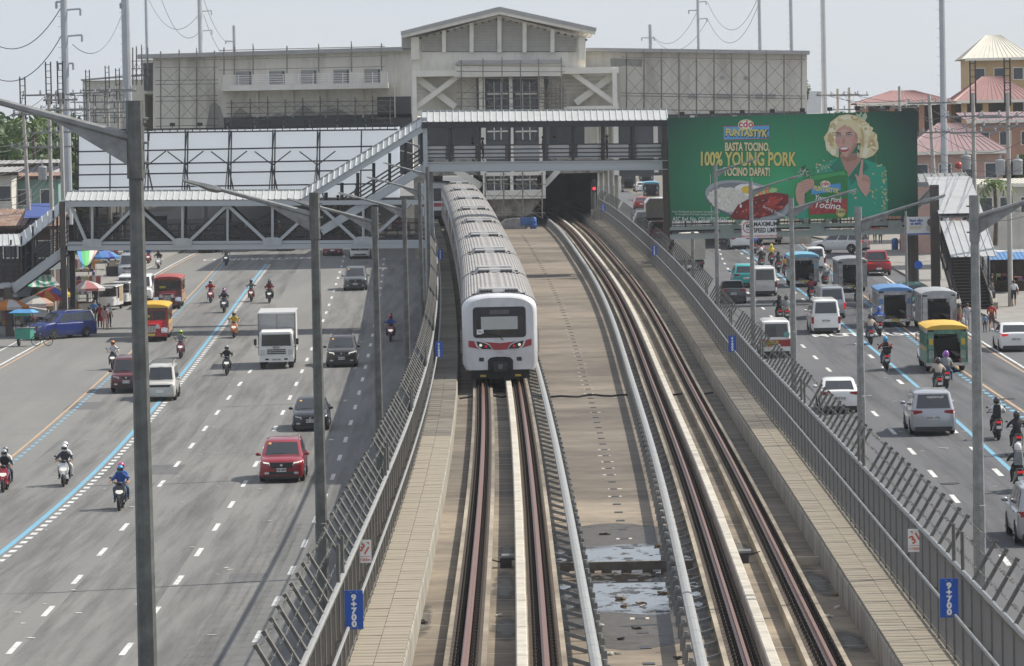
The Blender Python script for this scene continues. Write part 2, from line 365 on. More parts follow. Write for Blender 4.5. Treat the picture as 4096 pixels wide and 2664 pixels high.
edgR, _, _ = curve_from_px([(4096, 1470), (3930, 1370), (3780, 1270), (3600, 1150), (3440, 1030)], zr)
line('lane_line', edgR, .14, 160, 380, zr, paint_w); line('lane_line', edgR, .12, 150, 300, zr, paint_y, off=-.35)
tyre_m = bpy.data.materials.new('tyre_darkened_asphalt'); tyre_m.use_nodes = True; N = tyre_m.node_tree.nodes; L = tyre_m.node_tree.links; bs = N['Principled BSDF']; bs.inputs['Base Color'].default_value = (.06, .06, .06, 1); bs.inputs['Roughness'].default_value = .75
tc = N.new('ShaderNodeTexCoord'); mp = N.new('ShaderNodeMapping'); mp.inputs['Scale'].default_value = (1.6, .06, 1); nz = N.new('ShaderNodeTexNoise'); nz.inputs['Scale'].default_value = 1.; nz.inputs['Detail'].default_value = 8; nz.inputs['Roughness'].default_value = .7; rp = N.new('ShaderNodeValToRGB'); rp.color_ramp.elements[0].position = .42; rp.color_ramp.elements[0].color = (0, 0, 0, 1); rp.color_ramp.elements[1].position = .75; rp.color_ramp.elements[1].color = (.42, .42, .42, 1)
L.new(tc.outputs['Object'], mp.inputs[0]); L.new(mp.outputs[0], nz.inputs[0]); L.new(nz.outputs[0], rp.inputs[0]); L.new(rp.outputs[0], bs.inputs['Alpha'])
for f, fz, ye in LANES+[(blueL, zl, 420), (blueR, zr, 430), (lambda Y: blueR(Y)-3.2, zr, 400), (lambda Y: blueR(Y)+3.2, zr, 400), (lambda Y: blueL(Y)-3.4, zl, 400)]:
    line('tyre_stain', f, 2.9, 92, ye, fz, tyre_m, off=1.65, dz=.003)
patch_m = mat('asphalt_patch', (.10, .10, .10), .85, 0, .2, 6); iron_m = mat('manhole_iron', (.07, .068, .066), .6, .5, .3, 8)
for px, py, w_, l_, fz in ((560, 1900, 1.6, 5, zl), (900, 2330, 1.1, 3, zl), (760, 1330, 1.5, 6, zl), (3600, 1560, 1.4, 5, zr), (3880, 1560, 1.2, 4, zr), (250, 1640, 1.8, 5, zl)):
    q = G(px, py, fz); bb = MB(); yy = frange(q.y, q.y+l_, 1); rows = [[(q.x+random.uniform(-.06, .06), y, fz(y)+.0035), (q.x+w_+random.uniform(-.06, .06), y, fz(y)+.0035)] for y in yy]; bb.loft(rows, caps=False, closed=False); bb.f = [tuple(reversed(k)) for k in bb.f]; o = bb.build('road_patch', patch_m); o['kind'] = 'structure'
for px, py, fz, lab in ((3800, 1935, zr, 'round iron manhole cover behind the silver minivan'), (4030, 1596, zr, 'round iron manhole cover at the right yellow line')):
    q = G(px, py, fz); o = MB().lathe([(.34, 0), (.34, .02), (.30, .022), (.28, .012), (.05, .015)], 18).build('manhole_cover', iron_m); o.location = (q.x, q.y, fz(q.y)+.004); tag(o, lab, 'manhole cover', 'manhole covers')
for s, px, py, fz, sz in (('MOTORSIKLO', 3530, 1338, zr, 2.1), ('MOTORSIKLO', 1030, 1036, zl, 2.6)):
    q = G(px, py, fz); me = text_mesh(s, sz, .62, .03, .0); me.materials.append(paint_w)
    if fz is zl: me.transform(Matrix.Rotation(math.pi, 4, 'Z'))
    me.transform(Matrix.Diagonal((1, 2.1, 1, 1))); sl = (fz(q.y+3)-fz(q.y-3))/6
    o = bpy.data.objects.new('lane_lettering', me); COL.objects.link(o); o.location = (q.x, q.y, fz(q.y)+.02); o.rotation_euler = (math.atan(sl), 0, 0); o['kind'] = 'structure'
# ---------------------------------------------------------------- viaduct
def deck_mat(key, base, stain, line_col=None):
    m = bpy.data.materials.new(key); m.use_nodes = True; MATS[key] = m
    nt = m.node_tree; N = nt.nodes; L = nt.links; b = N['Principled BSDF']; b.inputs['Roughness'].default_value = .85
    tc = N.new('ShaderNodeTexCoord')
    def noise(sc, st, det=6, ro=.65):
        mp = N.new('ShaderNodeMapping'); mp.inputs['Scale'].default_value = st; L.new(tc.outputs['Object'], mp.inputs[0])
        n = N.new('ShaderNodeTexNoise'); n.inputs['Scale'].default_value = sc; n.inputs['Detail'].default_value = det; n.inputs['Roughness'].default_value = ro; L.new(mp.outputs[0], n.inputs[0]); return n.outputs[0]
    def ramp(src, st):
        r = N.new('ShaderNodeValToRGB'); e = r.color_ramp.elements
        e[0].position = st[0][0]; e[0].color = (*st[0][1], 1); e[1].position = st[1][0]; e[1].color = (*st[1][1], 1)
        for p, c in st[2:]: k = e.new(p); k.color = (*c, 1)
        L.new(src, r.inputs[0]); return r.outputs[0]
    def mix(a, bb, fac, bt='MIX'):
        x = N.new('ShaderNodeMix'); x.data_type = 'RGBA'; x.blend_type = bt
        if isinstance(fac, float): x.inputs[0].default_value = fac
        else: L.new(fac, x.inputs[0])
        L.new(a, x.inputs[6]); L.new(bb, x.inputs[7]); return x.outputs[2]
    c1 = ramp(noise(1.2, (1, 1, 1)), [(.3, [c*.8 for c in base]), (.7, [c*1.15 for c in base])])
    st = ramp(noise(.45, (.5, 1.0, 1), 9, .72), [(.45, (1, 1, 1)), (.70, stain)])
    st2 = ramp(noise(.13, (.6, 1, 1), 5), [(.38, (1.08, 1.06, 1.02)), (.66, stain)])
    c = mix(mix(c1, st, .75, 'MULTIPLY'), st2, .9, 'MULTIPLY')
    pale = ramp(noise(1.5, (.35, 2.6, 1), 5), [(.62, (1, 1, 1)), (.78, (1.22, 1.2, 1.18))]); c = mix(c, pale, .7, 'MULTIPLY')
    sy = N.new('ShaderNodeSeparateXYZ'); L.new(tc.outputs['Object'], sy.inputs[0]); ny = N.new('ShaderNodeMath'); ny.operation = 'MULTIPLY_ADD'; L.new(noise(.08, (1, .6, 1), 6), ny.inputs[0]); ny.inputs[1].default_value = 90.; L.new(sy.outputs[1], ny.inputs[2])
    nd = N.new('ShaderNodeMath'); nd.operation = 'DIVIDE'; nd.inputs[1].default_value = 400.; L.new(ny.outputs[0], nd.inputs[0])
    c = mix(c, ramp(nd.outputs[0], [(.36, (1.10, 1.08, 1.04)), (.46, (.62, .625, .64)), (.75, (.76, .76, .76))]), 1., 'MULTIPLY')      # old grime beyond the recently cleaned near end
    if line_col:
        w = N.new('ShaderNodeTexWave'); w.bands_direction = 'Y'; w.inputs['Scale'].default_value = line_col[0]; w.inputs['Distortion'].default_value = .25; w.inputs['Detail'].default_value = 1; L.new(tc.outputs['Object'], w.inputs[0])
        c = mix(c, ramp(w.outputs[0], [(.975, (1, 1, 1)), (.995, line_col[1])]), 1., 'MULTIPLY')
    L.new(c, b.inputs['Base Color'])
    bp = N.new('ShaderNodeBump'); bp.inputs['Strength'].default_value = .3; bp.inputs['Distance'].default_value = .03; L.new(noise(3, (1, 1, 1)), bp.inputs['Height']); L.new(bp.outputs[0], b.inputs['Normal'])
    return m
deck_m = deck_mat('track_slab_concrete', (.265, .225, .175), (.42, .40, .385))
walk_m = deck_mat('walkway_slab_concrete', (.31, .28, .228), (.45, .43, .41))
SL = -.45; WK = .22            # slab top and walkway top, relative to the rail head
WIN = 1.78; WOUT = 2.85        # walkway inner and outer edge from its track centre
VY = frange(22, 420, 3)
via = bpy.data.objects.new('viaduct', None); COL.objects.link(via); via['kind'] = 'structure'
def sweep(name, cx, prof, m, parent, ys=VY, smooth=None, **kw):
    b = MB(); rings = []
    for Y in ys: x = cx(Y); z = zt(Y); rings.append([(x+a, Y, z+c) for a, c in prof])
    b.loft(rings); return b.build(name, m, parent, smooth, **kw)
b = MB(); rings = []
for Y in VY:
    x0, x1, z = xa(Y)-WOUT-.15, xb(Y)+WOUT+.15, zt(Y)
    rings.append([(x0, Y, z-1.9), (x1, Y, z-1.9), (x1, Y, z+SL)]+[(x1+(x0-x1)*t/10, Y, z+SL-.0) for t in range(1, 10)]+[(x0, Y, z+SL)])
b.loft(rings); b.build('deck_slab', deck_m, via)
for i, Y in enumerate(frange(40, 400, 30)):
    xm = (xa(Y)+xb(Y))/2; MB().box(xm-2.6, xm+2.6, Y-.9, Y+.9, zg(Y)-.5, zt(Y)-1.9).build('pier', conc, via)
for cx, sg in ((xa, -1), (xb, 1)):
    pr = [(sg*WIN, SL-.02), (sg*WIN, WK-.12), (sg*(WIN+.02), WK-.06), (sg*WOUT, WK-.06), (sg*(WOUT+.12), WK-.06), (sg*(WOUT+.12), SL-.9), (sg*(WOUT-.1), SL-.9)]
    if sg < 0: pr = pr[::-1]
    sweep('parapet_wall', cx, pr[::-1], conc_wall, via)
# walkway cover slabs: nearest ones each a piece, farther ones joined
def slab_mesh(w, l):
    b = MB(); b.box(-w/2, w/2, -l/2, l/2, -.05, 0); return b.mesh('cover_slab', walk_m)
sm = [slab_mesh(.50, .485), slab_mesh(.44, .485)]
rw = random.Random(3)
for cx, sg in ((xa, -1), (xb, 1)):
    Y = 62.; n = 0; far = MB()
    while Y < 400:
        for k, (o, w) in enumerate(((WIN+.28, .50), (WIN+.76, .44))):
            x = cx(Y)+sg*o; z = zt(Y)+WK+rw.uniform(-.004, .004)
            sl = math.atan((zt(Y+1)-zt(Y-1))/2)
            if n < 300: link('cover_slab', sm[k], via, (x, Y, z), (sl+rw.uniform(-.006, .006), rw.uniform(-.006, .006), -math.atan((cx(Y+1)-cx(Y-1))/2))); n += 1
            else: far.box(x-w/2, x+w/2, Y-.2425, Y+.2425, z-.05, z)
        Y += .5
    far.build('cover_slab_row', walk_m, via, kind='stuff')
    sweep('edge_strip', cx, [(sg*(WIN+1.0), WK-.058), (sg*(WOUT+.1), WK-.058), (sg*(WOUT+.1), WK+.02), (sg*(WIN+1.0), WK+.02)][::sg], conc_white, via)
# drains along the middle of the slab
dm = MB().box(-.11, .11, -.16, .16, -.03, .012).mesh('drain', dark_plastic)
dp = MB().box(-.2, .2, -.17, .17, -.03, .005).mesh('drain_patch', conc)
Y = 72.
while Y < 345:
    x = (xa(Y)*.49+xb(Y)*.51)+.05; z = zt(Y)+SL
    if 345 > Y > 72 and Y < 395:
        o = link('drain', dm, via, (x, Y, z+.004))
        if random.random() < .5: link('drain_patch', dp, o, (random.uniform(-.05, .05), 0, 0))
    Y += 2.75
# ---------------------------------------------------------------- tracks
pl_m = deck_mat('plinth_concrete', (.37, .33, .27), (.45, .43, .40))
def clip_mesh():
    b = MB(); b.box(-.19, .19, -.08, .08, 0, .03)
    for s in (-1, 1):
        for x, h, r in ((.105, .12, .045), (.195, .15, .05)):
            b.lathe([(r, .02), (r*.85, h*.45), (r*.35, h*.8), (.02, h)], 5, (s*x, 0, 0))
    return b.mesh('rail_clip', clip_m)
clipm = clip_mesh()
grime_m = mat('rail_grime', (.085, .065, .05), .9, 0, .4, 4, alpha=.62)
HEAD = [(-.031, 0), (.031, 0), (.033, -.035), (.012, -.05), (.012, -.13), (.07, -.145), (.07, -.165), (-.07, -.165), (-.07, -.145), (-.012, -.13), (-.012, -.05), (-.033, -.035)]
for nm, cx, sg, lab in (('A', xa, 1, 'left railway track under the white and red train'), ('B', xb, -1, 'empty right railway track curving into the dark station tunnel')):
    t = T('railway_track', lab, 'railway track', (cx(60), 60, zt(60)), 'pair of running tracks')
    for s in (-1, 1):
        c = lambda Y, s=s: cx(Y)+s*.75
        sweep('plinth', c, [(-.40, SL-.02), (.40, SL-.02), (.40, -.20), (-.40, -.20)], pl_m, t, world=True)
        sweep('rail', c, HEAD, rail_m, t, world=True); sweep('rust_stain', c, [(-.30, -.197), (-.28, -.196), (.28, -.196), (.30, -.197)], grime_m, t, world=True)
        Y = 66.; n = 0; far = MB()
        vv = [v.co[:] for v in clipm.vertices]; ff = [tuple(p.vertices) for p in clipm.polygons]
        while Y < 395:
            if n < 150: link('rail_clip', clipm, t, (c(Y)-t.location.x, Y-t.location.y, zt(Y)-.20-t.location.z)); n += 1
            else: far.add([(a+c(Y), d+Y, e+zt(Y)-.20) for a, d, e in vv], ff)
            Y += .62 if Y < 250 else .9
        far.build('rail_clip_row', clip_m, t, world=True, kind='stuff')
    # guard kerb of long blocks inside the gauge
    Y = 60.
    while Y < 396:
        e = min(Y+4.95, 396); b = MB(); b.loft([[(cx(y)+sg*.75-sg*.44+a, y, zt(y)+d) for a, d in ((-.11, SL-.01), (.11, SL-.01), (.11, .03), (.085, .055), (-.085, .055), (-.11, .03))] for y in (Y, e)])
        b.build('guard_kerb_block', conc_white, t, world=True); Y += 5.0
    # third rail: cover pieces and bent brackets
    g = T('third_rail', 'grey covered third rail on bent brackets beside the '+('left track' if sg > 0 else 'right track'), 'third rail', (cx(60)+sg*1.55, 60, zt(60)+SL), 'covered third rails')
    o3 = 1.62; yend = 366; Y = 62.
    brm = MB()
    brm.bar((0, 0, .0), (sg*.22, 0, .04), .05, .07).bar((sg*.22, 0, .0), (sg*.22, 0, .52), .05, .07, up=(1, 0, 0)).bar((sg*.24, 0, .50), (-sg*.06, 0, .50), .05, .06).bar((-sg*.62, 0, .20), (0, 0, .02), .05, .08).tube((sg*.17, 0, .5), (sg*.17, 0, .62), .045, 6)
    brm = brm.mesh('bracket', galv)
    while Y < yend:
        e = Y+2.2; c = lambda y: cx(y)+sg*o3
        b = MB(); b.loft([[(c(y)+a, y, zt(y)+SL+d) for a, d in ((-.10, .50), (-.088, .50), (-.085, .60), (.085, .60), (.088, .50), (.10, .50), (.098, .615), (.03, .645), (-.03, .645), (-.098, .615))] for y in (Y+.01, e-.01)])
        b.build('rail_cover', galv_lt, g, world=True)
        link('bracket', brm, g, Vector((c(Y), Y, zt(Y)+SL))-g.location)
        Y = e
    sweep('conductor_rail', lambda y: cx(y)+sg*o3, [(-.04, SL+.50), (.04, SL+.50), (.04, SL+.575), (-.04, SL+.575)], galv, g, ys=frange(62, yend, 3), world=True)
# pale construction joints across the strips beside and between the rails
jl = {}
for a0, a1, cx in ((-1.76, -1.17, xa), (-.33, .20, xa), (-.20, .33, xb), (1.17, 1.76, xb)):
    k = round(a1-a0, 2); jl[k] = jl.get(k) or MB().box(-k/2, k/2, -.018, .018, -.02, .006).mesh('joint_line', conc_white); Y = 72.
    while Y < 330: link('joint_line', jl[k], via, (cx(Y)+(a0+a1)/2, Y+random.uniform(-.1, .1), zt(Y)+SL)); Y += 2.62
# cross dam, puddles, mud, hose and litter on the slab
def slabpt(px, py, dz=SL): return G(px, py, lambda Y: zt(Y)+dz)
q = slabpt(2480, 2290)
b = MB().box(xa(q.y)+1.25, xb(q.y)-1.25, q.y-.07, q.y+.07, zt(q.y)+SL+.06, zt(q.y)+SL+.26)
for t_ in (.03, .22, .35, .5, .66, .8, .97):
    x = xa(q.y)+1.25+(xb(q.y)-xa(q.y)-2.5)*t_; b.box(x-.12, x+.12, q.y-.06, q.y+.06, zt(q.y)+SL-.02, zt(q.y)+SL+.06)
tag(b.build('drain_barrier', mat('dark_wet_concrete', (.12, .105, .085), .8, 0, .3, 3)), 'low concrete barrier across the slab between two dark puddles', 'barrier')
q2 = slabpt(3150, 2262); tag(MB().box(xb(q2.y)+1.05, xb(q2.y)+1.76, q2.y-.06, q2.y+.06, zt(q2.y)+SL, zt(q2.y)+SL+.2).build('kerb_stub', conc), 'short concrete stub joining the right track bed to the parapet', 'barrier')
wm = bpy.data.materials.new('puddle_water'); wm.use_nodes = True
nt = wm.node_tree; N = nt.nodes; L = nt.links; bs = N['Principled BSDF']
tc = N.new('ShaderNodeTexCoord'); mp = N.new('ShaderNodeMapping'); mp.inputs['Scale'].default_value = (1, .55, 1); L.new(tc.outputs['Object'], mp.inputs[0])
nz = N.new('ShaderNodeTexNoise'); nz.inputs['Scale'].default_value = 2.6; nz.inputs['Detail'].default_value = 9; nz.inputs['Roughness'].default_value = .68; L.new(mp.outputs[0], nz.inputs[0])
r1 = N.new('ShaderNodeValToRGB'); r1.color_ramp.elements[0].position = .535; r1.color_ramp.elements[0].color = (.03,)*3+(1,); r1.color_ramp.elements[1].position = .60; r1.color_ramp.elements[1].color = (.75,)*3+(1,)
L.new(nz.outputs[0], r1.inputs[0]); L.new(r1.outputs[0], bs.inputs['Roughness'])
bs.inputs['Base Color'].default_value = (.035, .032, .028, 1); bs.inputs['Specular IOR Level'].default_value = .6
mudm = mat('wet_mud', (.06, .052, .042), .6, 0, .35, 5, .5)
def ragged(m, grow=.0):                              # stain edge broken up by noise
    nt = m.node_tree; N = nt.nodes; L = nt.links; tc = N.new('ShaderNodeTexCoord'); sp = N.new('ShaderNodeVectorMath'); sp.operation = 'SUBTRACT'; sp.inputs[1].default_value = (.5, .5, .5); L.new(tc.outputs['Generated'], sp.inputs[0])
    fl = N.new('ShaderNodeVectorMath'); fl.operation = 'MULTIPLY'; fl.inputs[1].default_value = (2, 2, 0); L.new(sp.outputs[0], fl.inputs[0]); ln = N.new('ShaderNodeVectorMath'); ln.operation = 'LENGTH'; L.new(fl.outputs[0], ln.inputs[0])
    nz = N.new('ShaderNodeTexNoise'); nz.inputs['Scale'].default_value = 1.1; nz.inputs['Detail'].default_value = 9; nz.inputs['Roughness'].default_value = .7; L.new(tc.outputs['Object'], nz.inputs[0])
    ad = N.new('ShaderNodeMath'); ad.operation = 'MULTIPLY_ADD'; L.new(nz.outputs[0], ad.inputs[0]); ad.inputs[1].default_value = 1.5; L.new(ln.outputs['Value'], ad.inputs[2])
    rp = N.new('ShaderNodeValToRGB'); rp.color_ramp.elements[0].position = .48+grow; rp.color_ramp.elements[0].color = (1, 1, 1, 1); rp.color_ramp.elements[1].position = .68+grow; rp.color_ramp.elements[1].color = (0, 0, 0, 1)
    sc_ = N.new('ShaderNodeMath'); sc_.operation = 'MULTIPLY'; sc_.inputs[1].default_value = .42; L.new(ad.outputs[0], sc_.inputs[0]); L.new(sc_.outputs[0], rp.inputs[0]); L.new(rp.outputs[0], N['Principled BSDF'].inputs['Alpha'])
ragged(mudm, .2); ragged(wm, .14); dampm = mat('damp_patch', (.085, .075, .06), .7, 0, .3, 4); ragged(dampm, -.02)
def blob(cx, cy, rx, ry, z, n=40, seed=1, wob=.25):
    r = random.Random(seed); ph = [r.uniform(0, 6.28) for _ in range(6)]
    pts = []
    for i in range(n):
        t = 2*math.pi*i/n; k = 1+wob*sum(math.sin((j+2)*t+ph[j])/(j+2) for j in range(5))
        pts.append((cx+rx*k*math.cos(t), cy+ry*k*math.sin(t)))
    return pts
def decal(name, pts, dz, m, kind='structure'):
    b = MB(); n = len(pts); c = (sum(p[0] for p in pts)/n, sum(p[1] for p in pts)/n)
    v = [(c[0], c[1], zt(c[1])+SL+dz)]+[(x, y, zt(y)+SL+dz) for x, y in pts]
    b.add(v, [(0, i+1, (i+1) % n+1) for i in range(n)]); o = b.build(name, m); o['kind'] = kind; return o
def clampx(pts): return [(max(xa(y)+1.2, min(xb(y)-1.2, x)), y) for x, y in pts]
xm = lambda Y: (xa(Y)+xb(Y))/2
for px, py, rx, ry, seed in ((0, 102.5, 2.6, 6.5, 5), (0, 88.5, 2.6, 8.5, 8)):
    decal('mud_stain', clampx(blob(xm(py), py, rx, ry, 0, seed=seed)), .005, mudm)
for px, py, rx, ry, seed in ((0, 100.3, 2.1, 3.2, 15), (0, 91.3, 2.1, 5.2, 18)):
    decal('puddle', clampx(blob(xm(py), py, rx, ry, 0, seed=seed, wob=.18)), .011, wm)
for px, py, rx, ry, seed in ((2020, 2350, .30, 2.2, 3), (2025, 2510, .32, 1.6, 4), (1690, 2480, .25, 1.6, 5), (2030, 2210, .28, 1.0, 6), (3270, 2330, .3, 2.5, 7), (3400, 2560, .3, 1.4, 8), (2960, 2200, .3, 1.5, 9)):
    q = slabpt(px, py); decal('damp_stain', blob(q.x, q.y, rx*1.1, ry*2.2, 0, seed=seed, wob=.3), .005, dampm)
lit_cols = [mat('litter_pale', (.6, .57, .5), .8), mat('litter_brown', (.22, .16, .1), .9), mat('litter_dark', (.05, .045, .04), .9)]
rl = random.Random(11)
for k in range(30):
    px, py = rl.uniform(2290, 2720), rl.uniform(2090, 2640)
    if k > 19: px, py = rl.choice([(1700, 2380), (2000, 2480), (1690, 2540), (2960, 2240), (2900, 2290), (3330, 2420)]); px += rl.uniform(-25, 25); py += rl.uniform(-60, 60)
    q = slabpt(px, py); s = rl.uniform(.03, .085); bb = MB(); pts = blob(0, 0, s*1.7, s, 0, 9, k, .5)
    bb.prism(pts, lambda a, b_, t: (a, b_, t+.02*math.sin(a*40)), 0, .035); o = bb.build('litter_scrap', rl.choice(lit_cols)); o.location = (q.x, q.y, zt(q.y)+SL+.012)
    tag(o, 'small flattened scrap of litter lying on the track slab', 'litter', 'litter scattered on the track slab')
hose = []
for px, py in ((1770, 1608), (1830, 1598), (1880, 1594)): hose.append(slabpt(px, py-4, SL+.08))
q = slabpt(2260, 1596)
hz = [Vector((xa(q.y)-1.7+(xb(q.y)-xa(q.y)+3.3)*t/30, q.y+.25*math.sin(t*.9), zt(q.y)+SL+.11+.03*math.sin(t*1.7))) for t in range(31)]
for h in hz:
    for c in (xa, xb):
        for s in (-1, 1):
            if abs(h.x-(c(h.y)+s*.75)) < .46: h.z = zt(h.y)-.24
tag(MB().pipe(hz, .045, 6).build('hose', black_m, smooth=60), 'black hose laid across both tracks and the slab', 'hose')
for cx, lab in ((xa, 'left'), (xb, 'right')):
    q = slabpt(2020, 2270); Y = q.y; t = T('track_detector', 'small black track box with rod between the rails of the %s track' % lab, 'track box', (cx(Y), Y, zt(Y)+SL))
    MB().box(-.16, .12, -.18, .18, 0, .24).build('housing', steel_dk, t); MB().tube((-.12, -.1, .27), (.18, -.1, .27), .07, 8).build('cylinder', galv, t); MB().pipe([(-.38, 0, .2), (-.2, .02, .14), (.2, 0, .2), (.4, -.04, .26)], .02).build('rod', black_m, t)
# ---------------------------------------------------------------- fences on both parapets
def fence(cx, sg, lab, wside):
    zf = lambda Y: zt(Y)+WK
    ox = WOUT-.08
    t = T('security_fence', lab, 'fence', (cx(60)+sg*ox, 60, zf(60)), 'mesh fences along the viaduct')
    L0 = t.location
    pm = MB(); pm.box(-.03, .03, -.05, .05, 0, .012).tube((0, 0, 0), (0, 0, 1.72), .027, 6).tube((0, 0, 1.68), (sg*.40, 0, 2.36), .034, 6).tube((sg*.385, 0, 2.335), (sg*.415, 0, 2.385), .042, 6)
    pm = pm.mesh('post', fence_m, 40)
    ps = MB().box(-.03, .03, -.05, .05, 0, .012).tube((0, 0, 0), (0, 0, 2.38), .034, 6).mesh('straight_post', fence_m, 40)
    st = 1.74
    w = MB(); n = 26
    for d in (-1, 1):                                # woven wire, each strand a thin three-sided rod
        for i in range(-n, n):
            y0 = i*st/n*1.0; a, z0 = y0, 0.
            y1 = y0+d*1.5*.9; pts = []
            for k in range(2): pass
            P0 = [y0 if d > 0 else y0+1.35, 0.]; P1 = [P0[0]+d*1.35, 1.5]
            lo, hi = .03, st-.03; ta, tb = 0., 1.
            dy = P1[0]-P0[0]
            for bound, sign in ((lo, 1), (hi, -1)):
                f0 = sign*(P0[0]-bound); f1 = sign*(P1[0]-bound)
                if f0 < 0 and f1 < 0: ta, tb = 1, 0
                elif f0 < 0: ta = max(ta, f0/(f0-f1))
                elif f1 < 0: tb = min(tb, f0/(f0-f1))
            if tb-ta > .02: w.tube((0, P0[0]+dy*ta, 1.5*ta), (0, P0[0]+dy*tb, 1.5*tb), .0029, 3, caps=False)
    wmh = w.mesh('mesh_panel', mesh_m)
    fr = MB().box(-.012, .012, .04, .06, .06, 1.62).box(-.018, .018, .075, st-.075, .06, .10).box(-.018, .018, .075, st-.075, 1.585, 1.62).mesh('panel_frame', fence_m)
    Ys = [54+i*st for i in range(int((372-54)/st))]
    for i, Y in enumerate(Ys):
        loc = Vector((cx(Y)+sg*ox, Y, zf(Y)))-L0
        h = -math.atan((cx(Y+1)-cx(Y-1))/2); sl = math.atan((zf(Y+1)-zf(Y-1))/2)
        link('straight_post' if i % 15 in (9, 10) else 'post', ps if i % 15 in (9, 10) else pm, t, loc, (0, 0, h))
        link('mesh_panel', wmh, t, loc+Vector((0, 0, .09)), (sl, 0, h)); link('panel_frame', fr, t, loc, (sl, 0, h))
    MB().pipe([(cx(Y)+sg*ox, Y, zf(Y)+1.69) for Y in Ys], .047, 6).build('top_rail', galv_lt, t, 50, True)
    MB().pipe([(cx(Y)+sg*(ox-.16), Y, zf(Y)+.98) for Y in Ys], .03, 6).build('handrail', galv_lt, t, 50, True)
    hb = MB().bar((0, 0, .9), (-sg*.16, 0, .95), .02, .04).mesh('handrail_bracket', fence_m)
    for Y in Ys[::2]: link('handrail_bracket', hb, t, Vector((cx(Y)+sg*ox, Y, zf(Y)))-L0)
    rr = random.Random(5)
    for k in (.28, .62, .95):                        # barbed wire strands
        b = MB(); ys = frange(54, 368, .87); b.pipe([(cx(Y)+sg*(ox+.40*k+rr.uniform(-.01, .01)), Y, zf(Y)+1.70+.66*k+rr.uniform(-.015, .015)-(.03 if i % 2 else 0)) for i, Y in enumerate(ys)], .006, 3)
        for Y in frange(54, 190, .16):
            x, z = cx(Y)+sg*(ox+.40*k), zf(Y)+1.69+.66*k; a = rr.uniform(0, 3.1)
            b.tube((x-.035*math.cos(a), Y-.012, z-.035*math.sin(a)), (x+.035*math.cos(a), Y+.012, z+.035*math.sin(a)), .005, 3, caps=False)
        b.build('barbed_wire', galv_dk, t, None, True)
    return t
fence(xa, -1, 'wire mesh fence with barbed wire arms leaning over the left road', 'left')
fence(xb, 1, 'wire mesh fence with barbed wire arms leaning over the right road', 'right')
sign_blue = mat('sign_blue', (.015, .09, .42), .4, 0, .05); sign_white = mat('sign_white', (.78, .78, .76), .5, 0, .03); sign_red = mat('sign_orange_red', (.6, .1, .03), .5, 0, .03); ink = mat('ink_black', (.015, .015, .015), .5, 0, 0)
def km_sign(Y, cx, sg, txt, side):
    x = cx(Y)+sg*(WOUT-.34); z = zt(Y)+WK
    t = T('distance_sign', 'blue %s distance sign on the %s fence, %s' % (txt, side, {'9+700': 'nearest the camera', '9+800': 'level with the train front', '9+900': 'near the footbridge', '10+000': 'farthest, by the tunnel mouth'}[txt]), 'sign', (x, Y-.05, z+.95), 'blue chainage signs')
    MB().box(-.155, .155, -.012, .012, 0, .66).build('plate', sign_blue, t)
    for i, ch in enumerate(txt): letter(ch, (0, -.018, .535-i*.112 if len(txt) < 6 else .56-i*.094), .138 if len(txt) < 6 else .115, sign_white, t, 1.15, .008)
    bo = MB()
    for sx in (-.05, .05): bo.box(sx-.012, sx+.012, -.02, -.012, .615, .64).box(sx-.012, sx+.012, -.02, -.012, .02, .045)
    bo.build('bolt', galv_lt, t)
for txt, Y in (('9+700', 69.5), ('9+800', 168), ('9+900', 266)):
    km_sign(Y, xa, -1, txt, 'left'); km_sign(Y, xb, 1, txt, 'right')
km_sign(352, xb, 1, '10+000', 'right')
for cx, sg, Y, side, a in ((xa, -1, 79.3, 'left', .55), (xb, 1, 79.3, 'right', -.55)):
    x = cx(Y)+sg*(WOUT-.16); z = zt(Y)+WK
    t = T('marker_plate', 'small white plate with orange 31 and arrow on the %s fence' % side, 'sign', (x, Y-.05, z+1.2), 'white 31 marker plates')
    MB().box(-.14, .14, -.01, .01, 0, .44).build('plate', sign_white, t)
    letter('31', (0, -.016, .26), .22, sign_red, t, 1, .004, rot=(RXF, a, 0)); letter('L=265m', (0, -.016, .06), .075, sign_red, t)
    MB().box(-.12, .12, -.016, -.012, .12, .127).build('rule_line', sign_red, t)
    MB().prism([(0, 0), (.05, .0), (.05, -.05)], lambda p, q_, t_: (p+(.05 if sg < 0 else -.1), t_, q_+.40), -.016, -.011).build('arrow', sign_red, t)
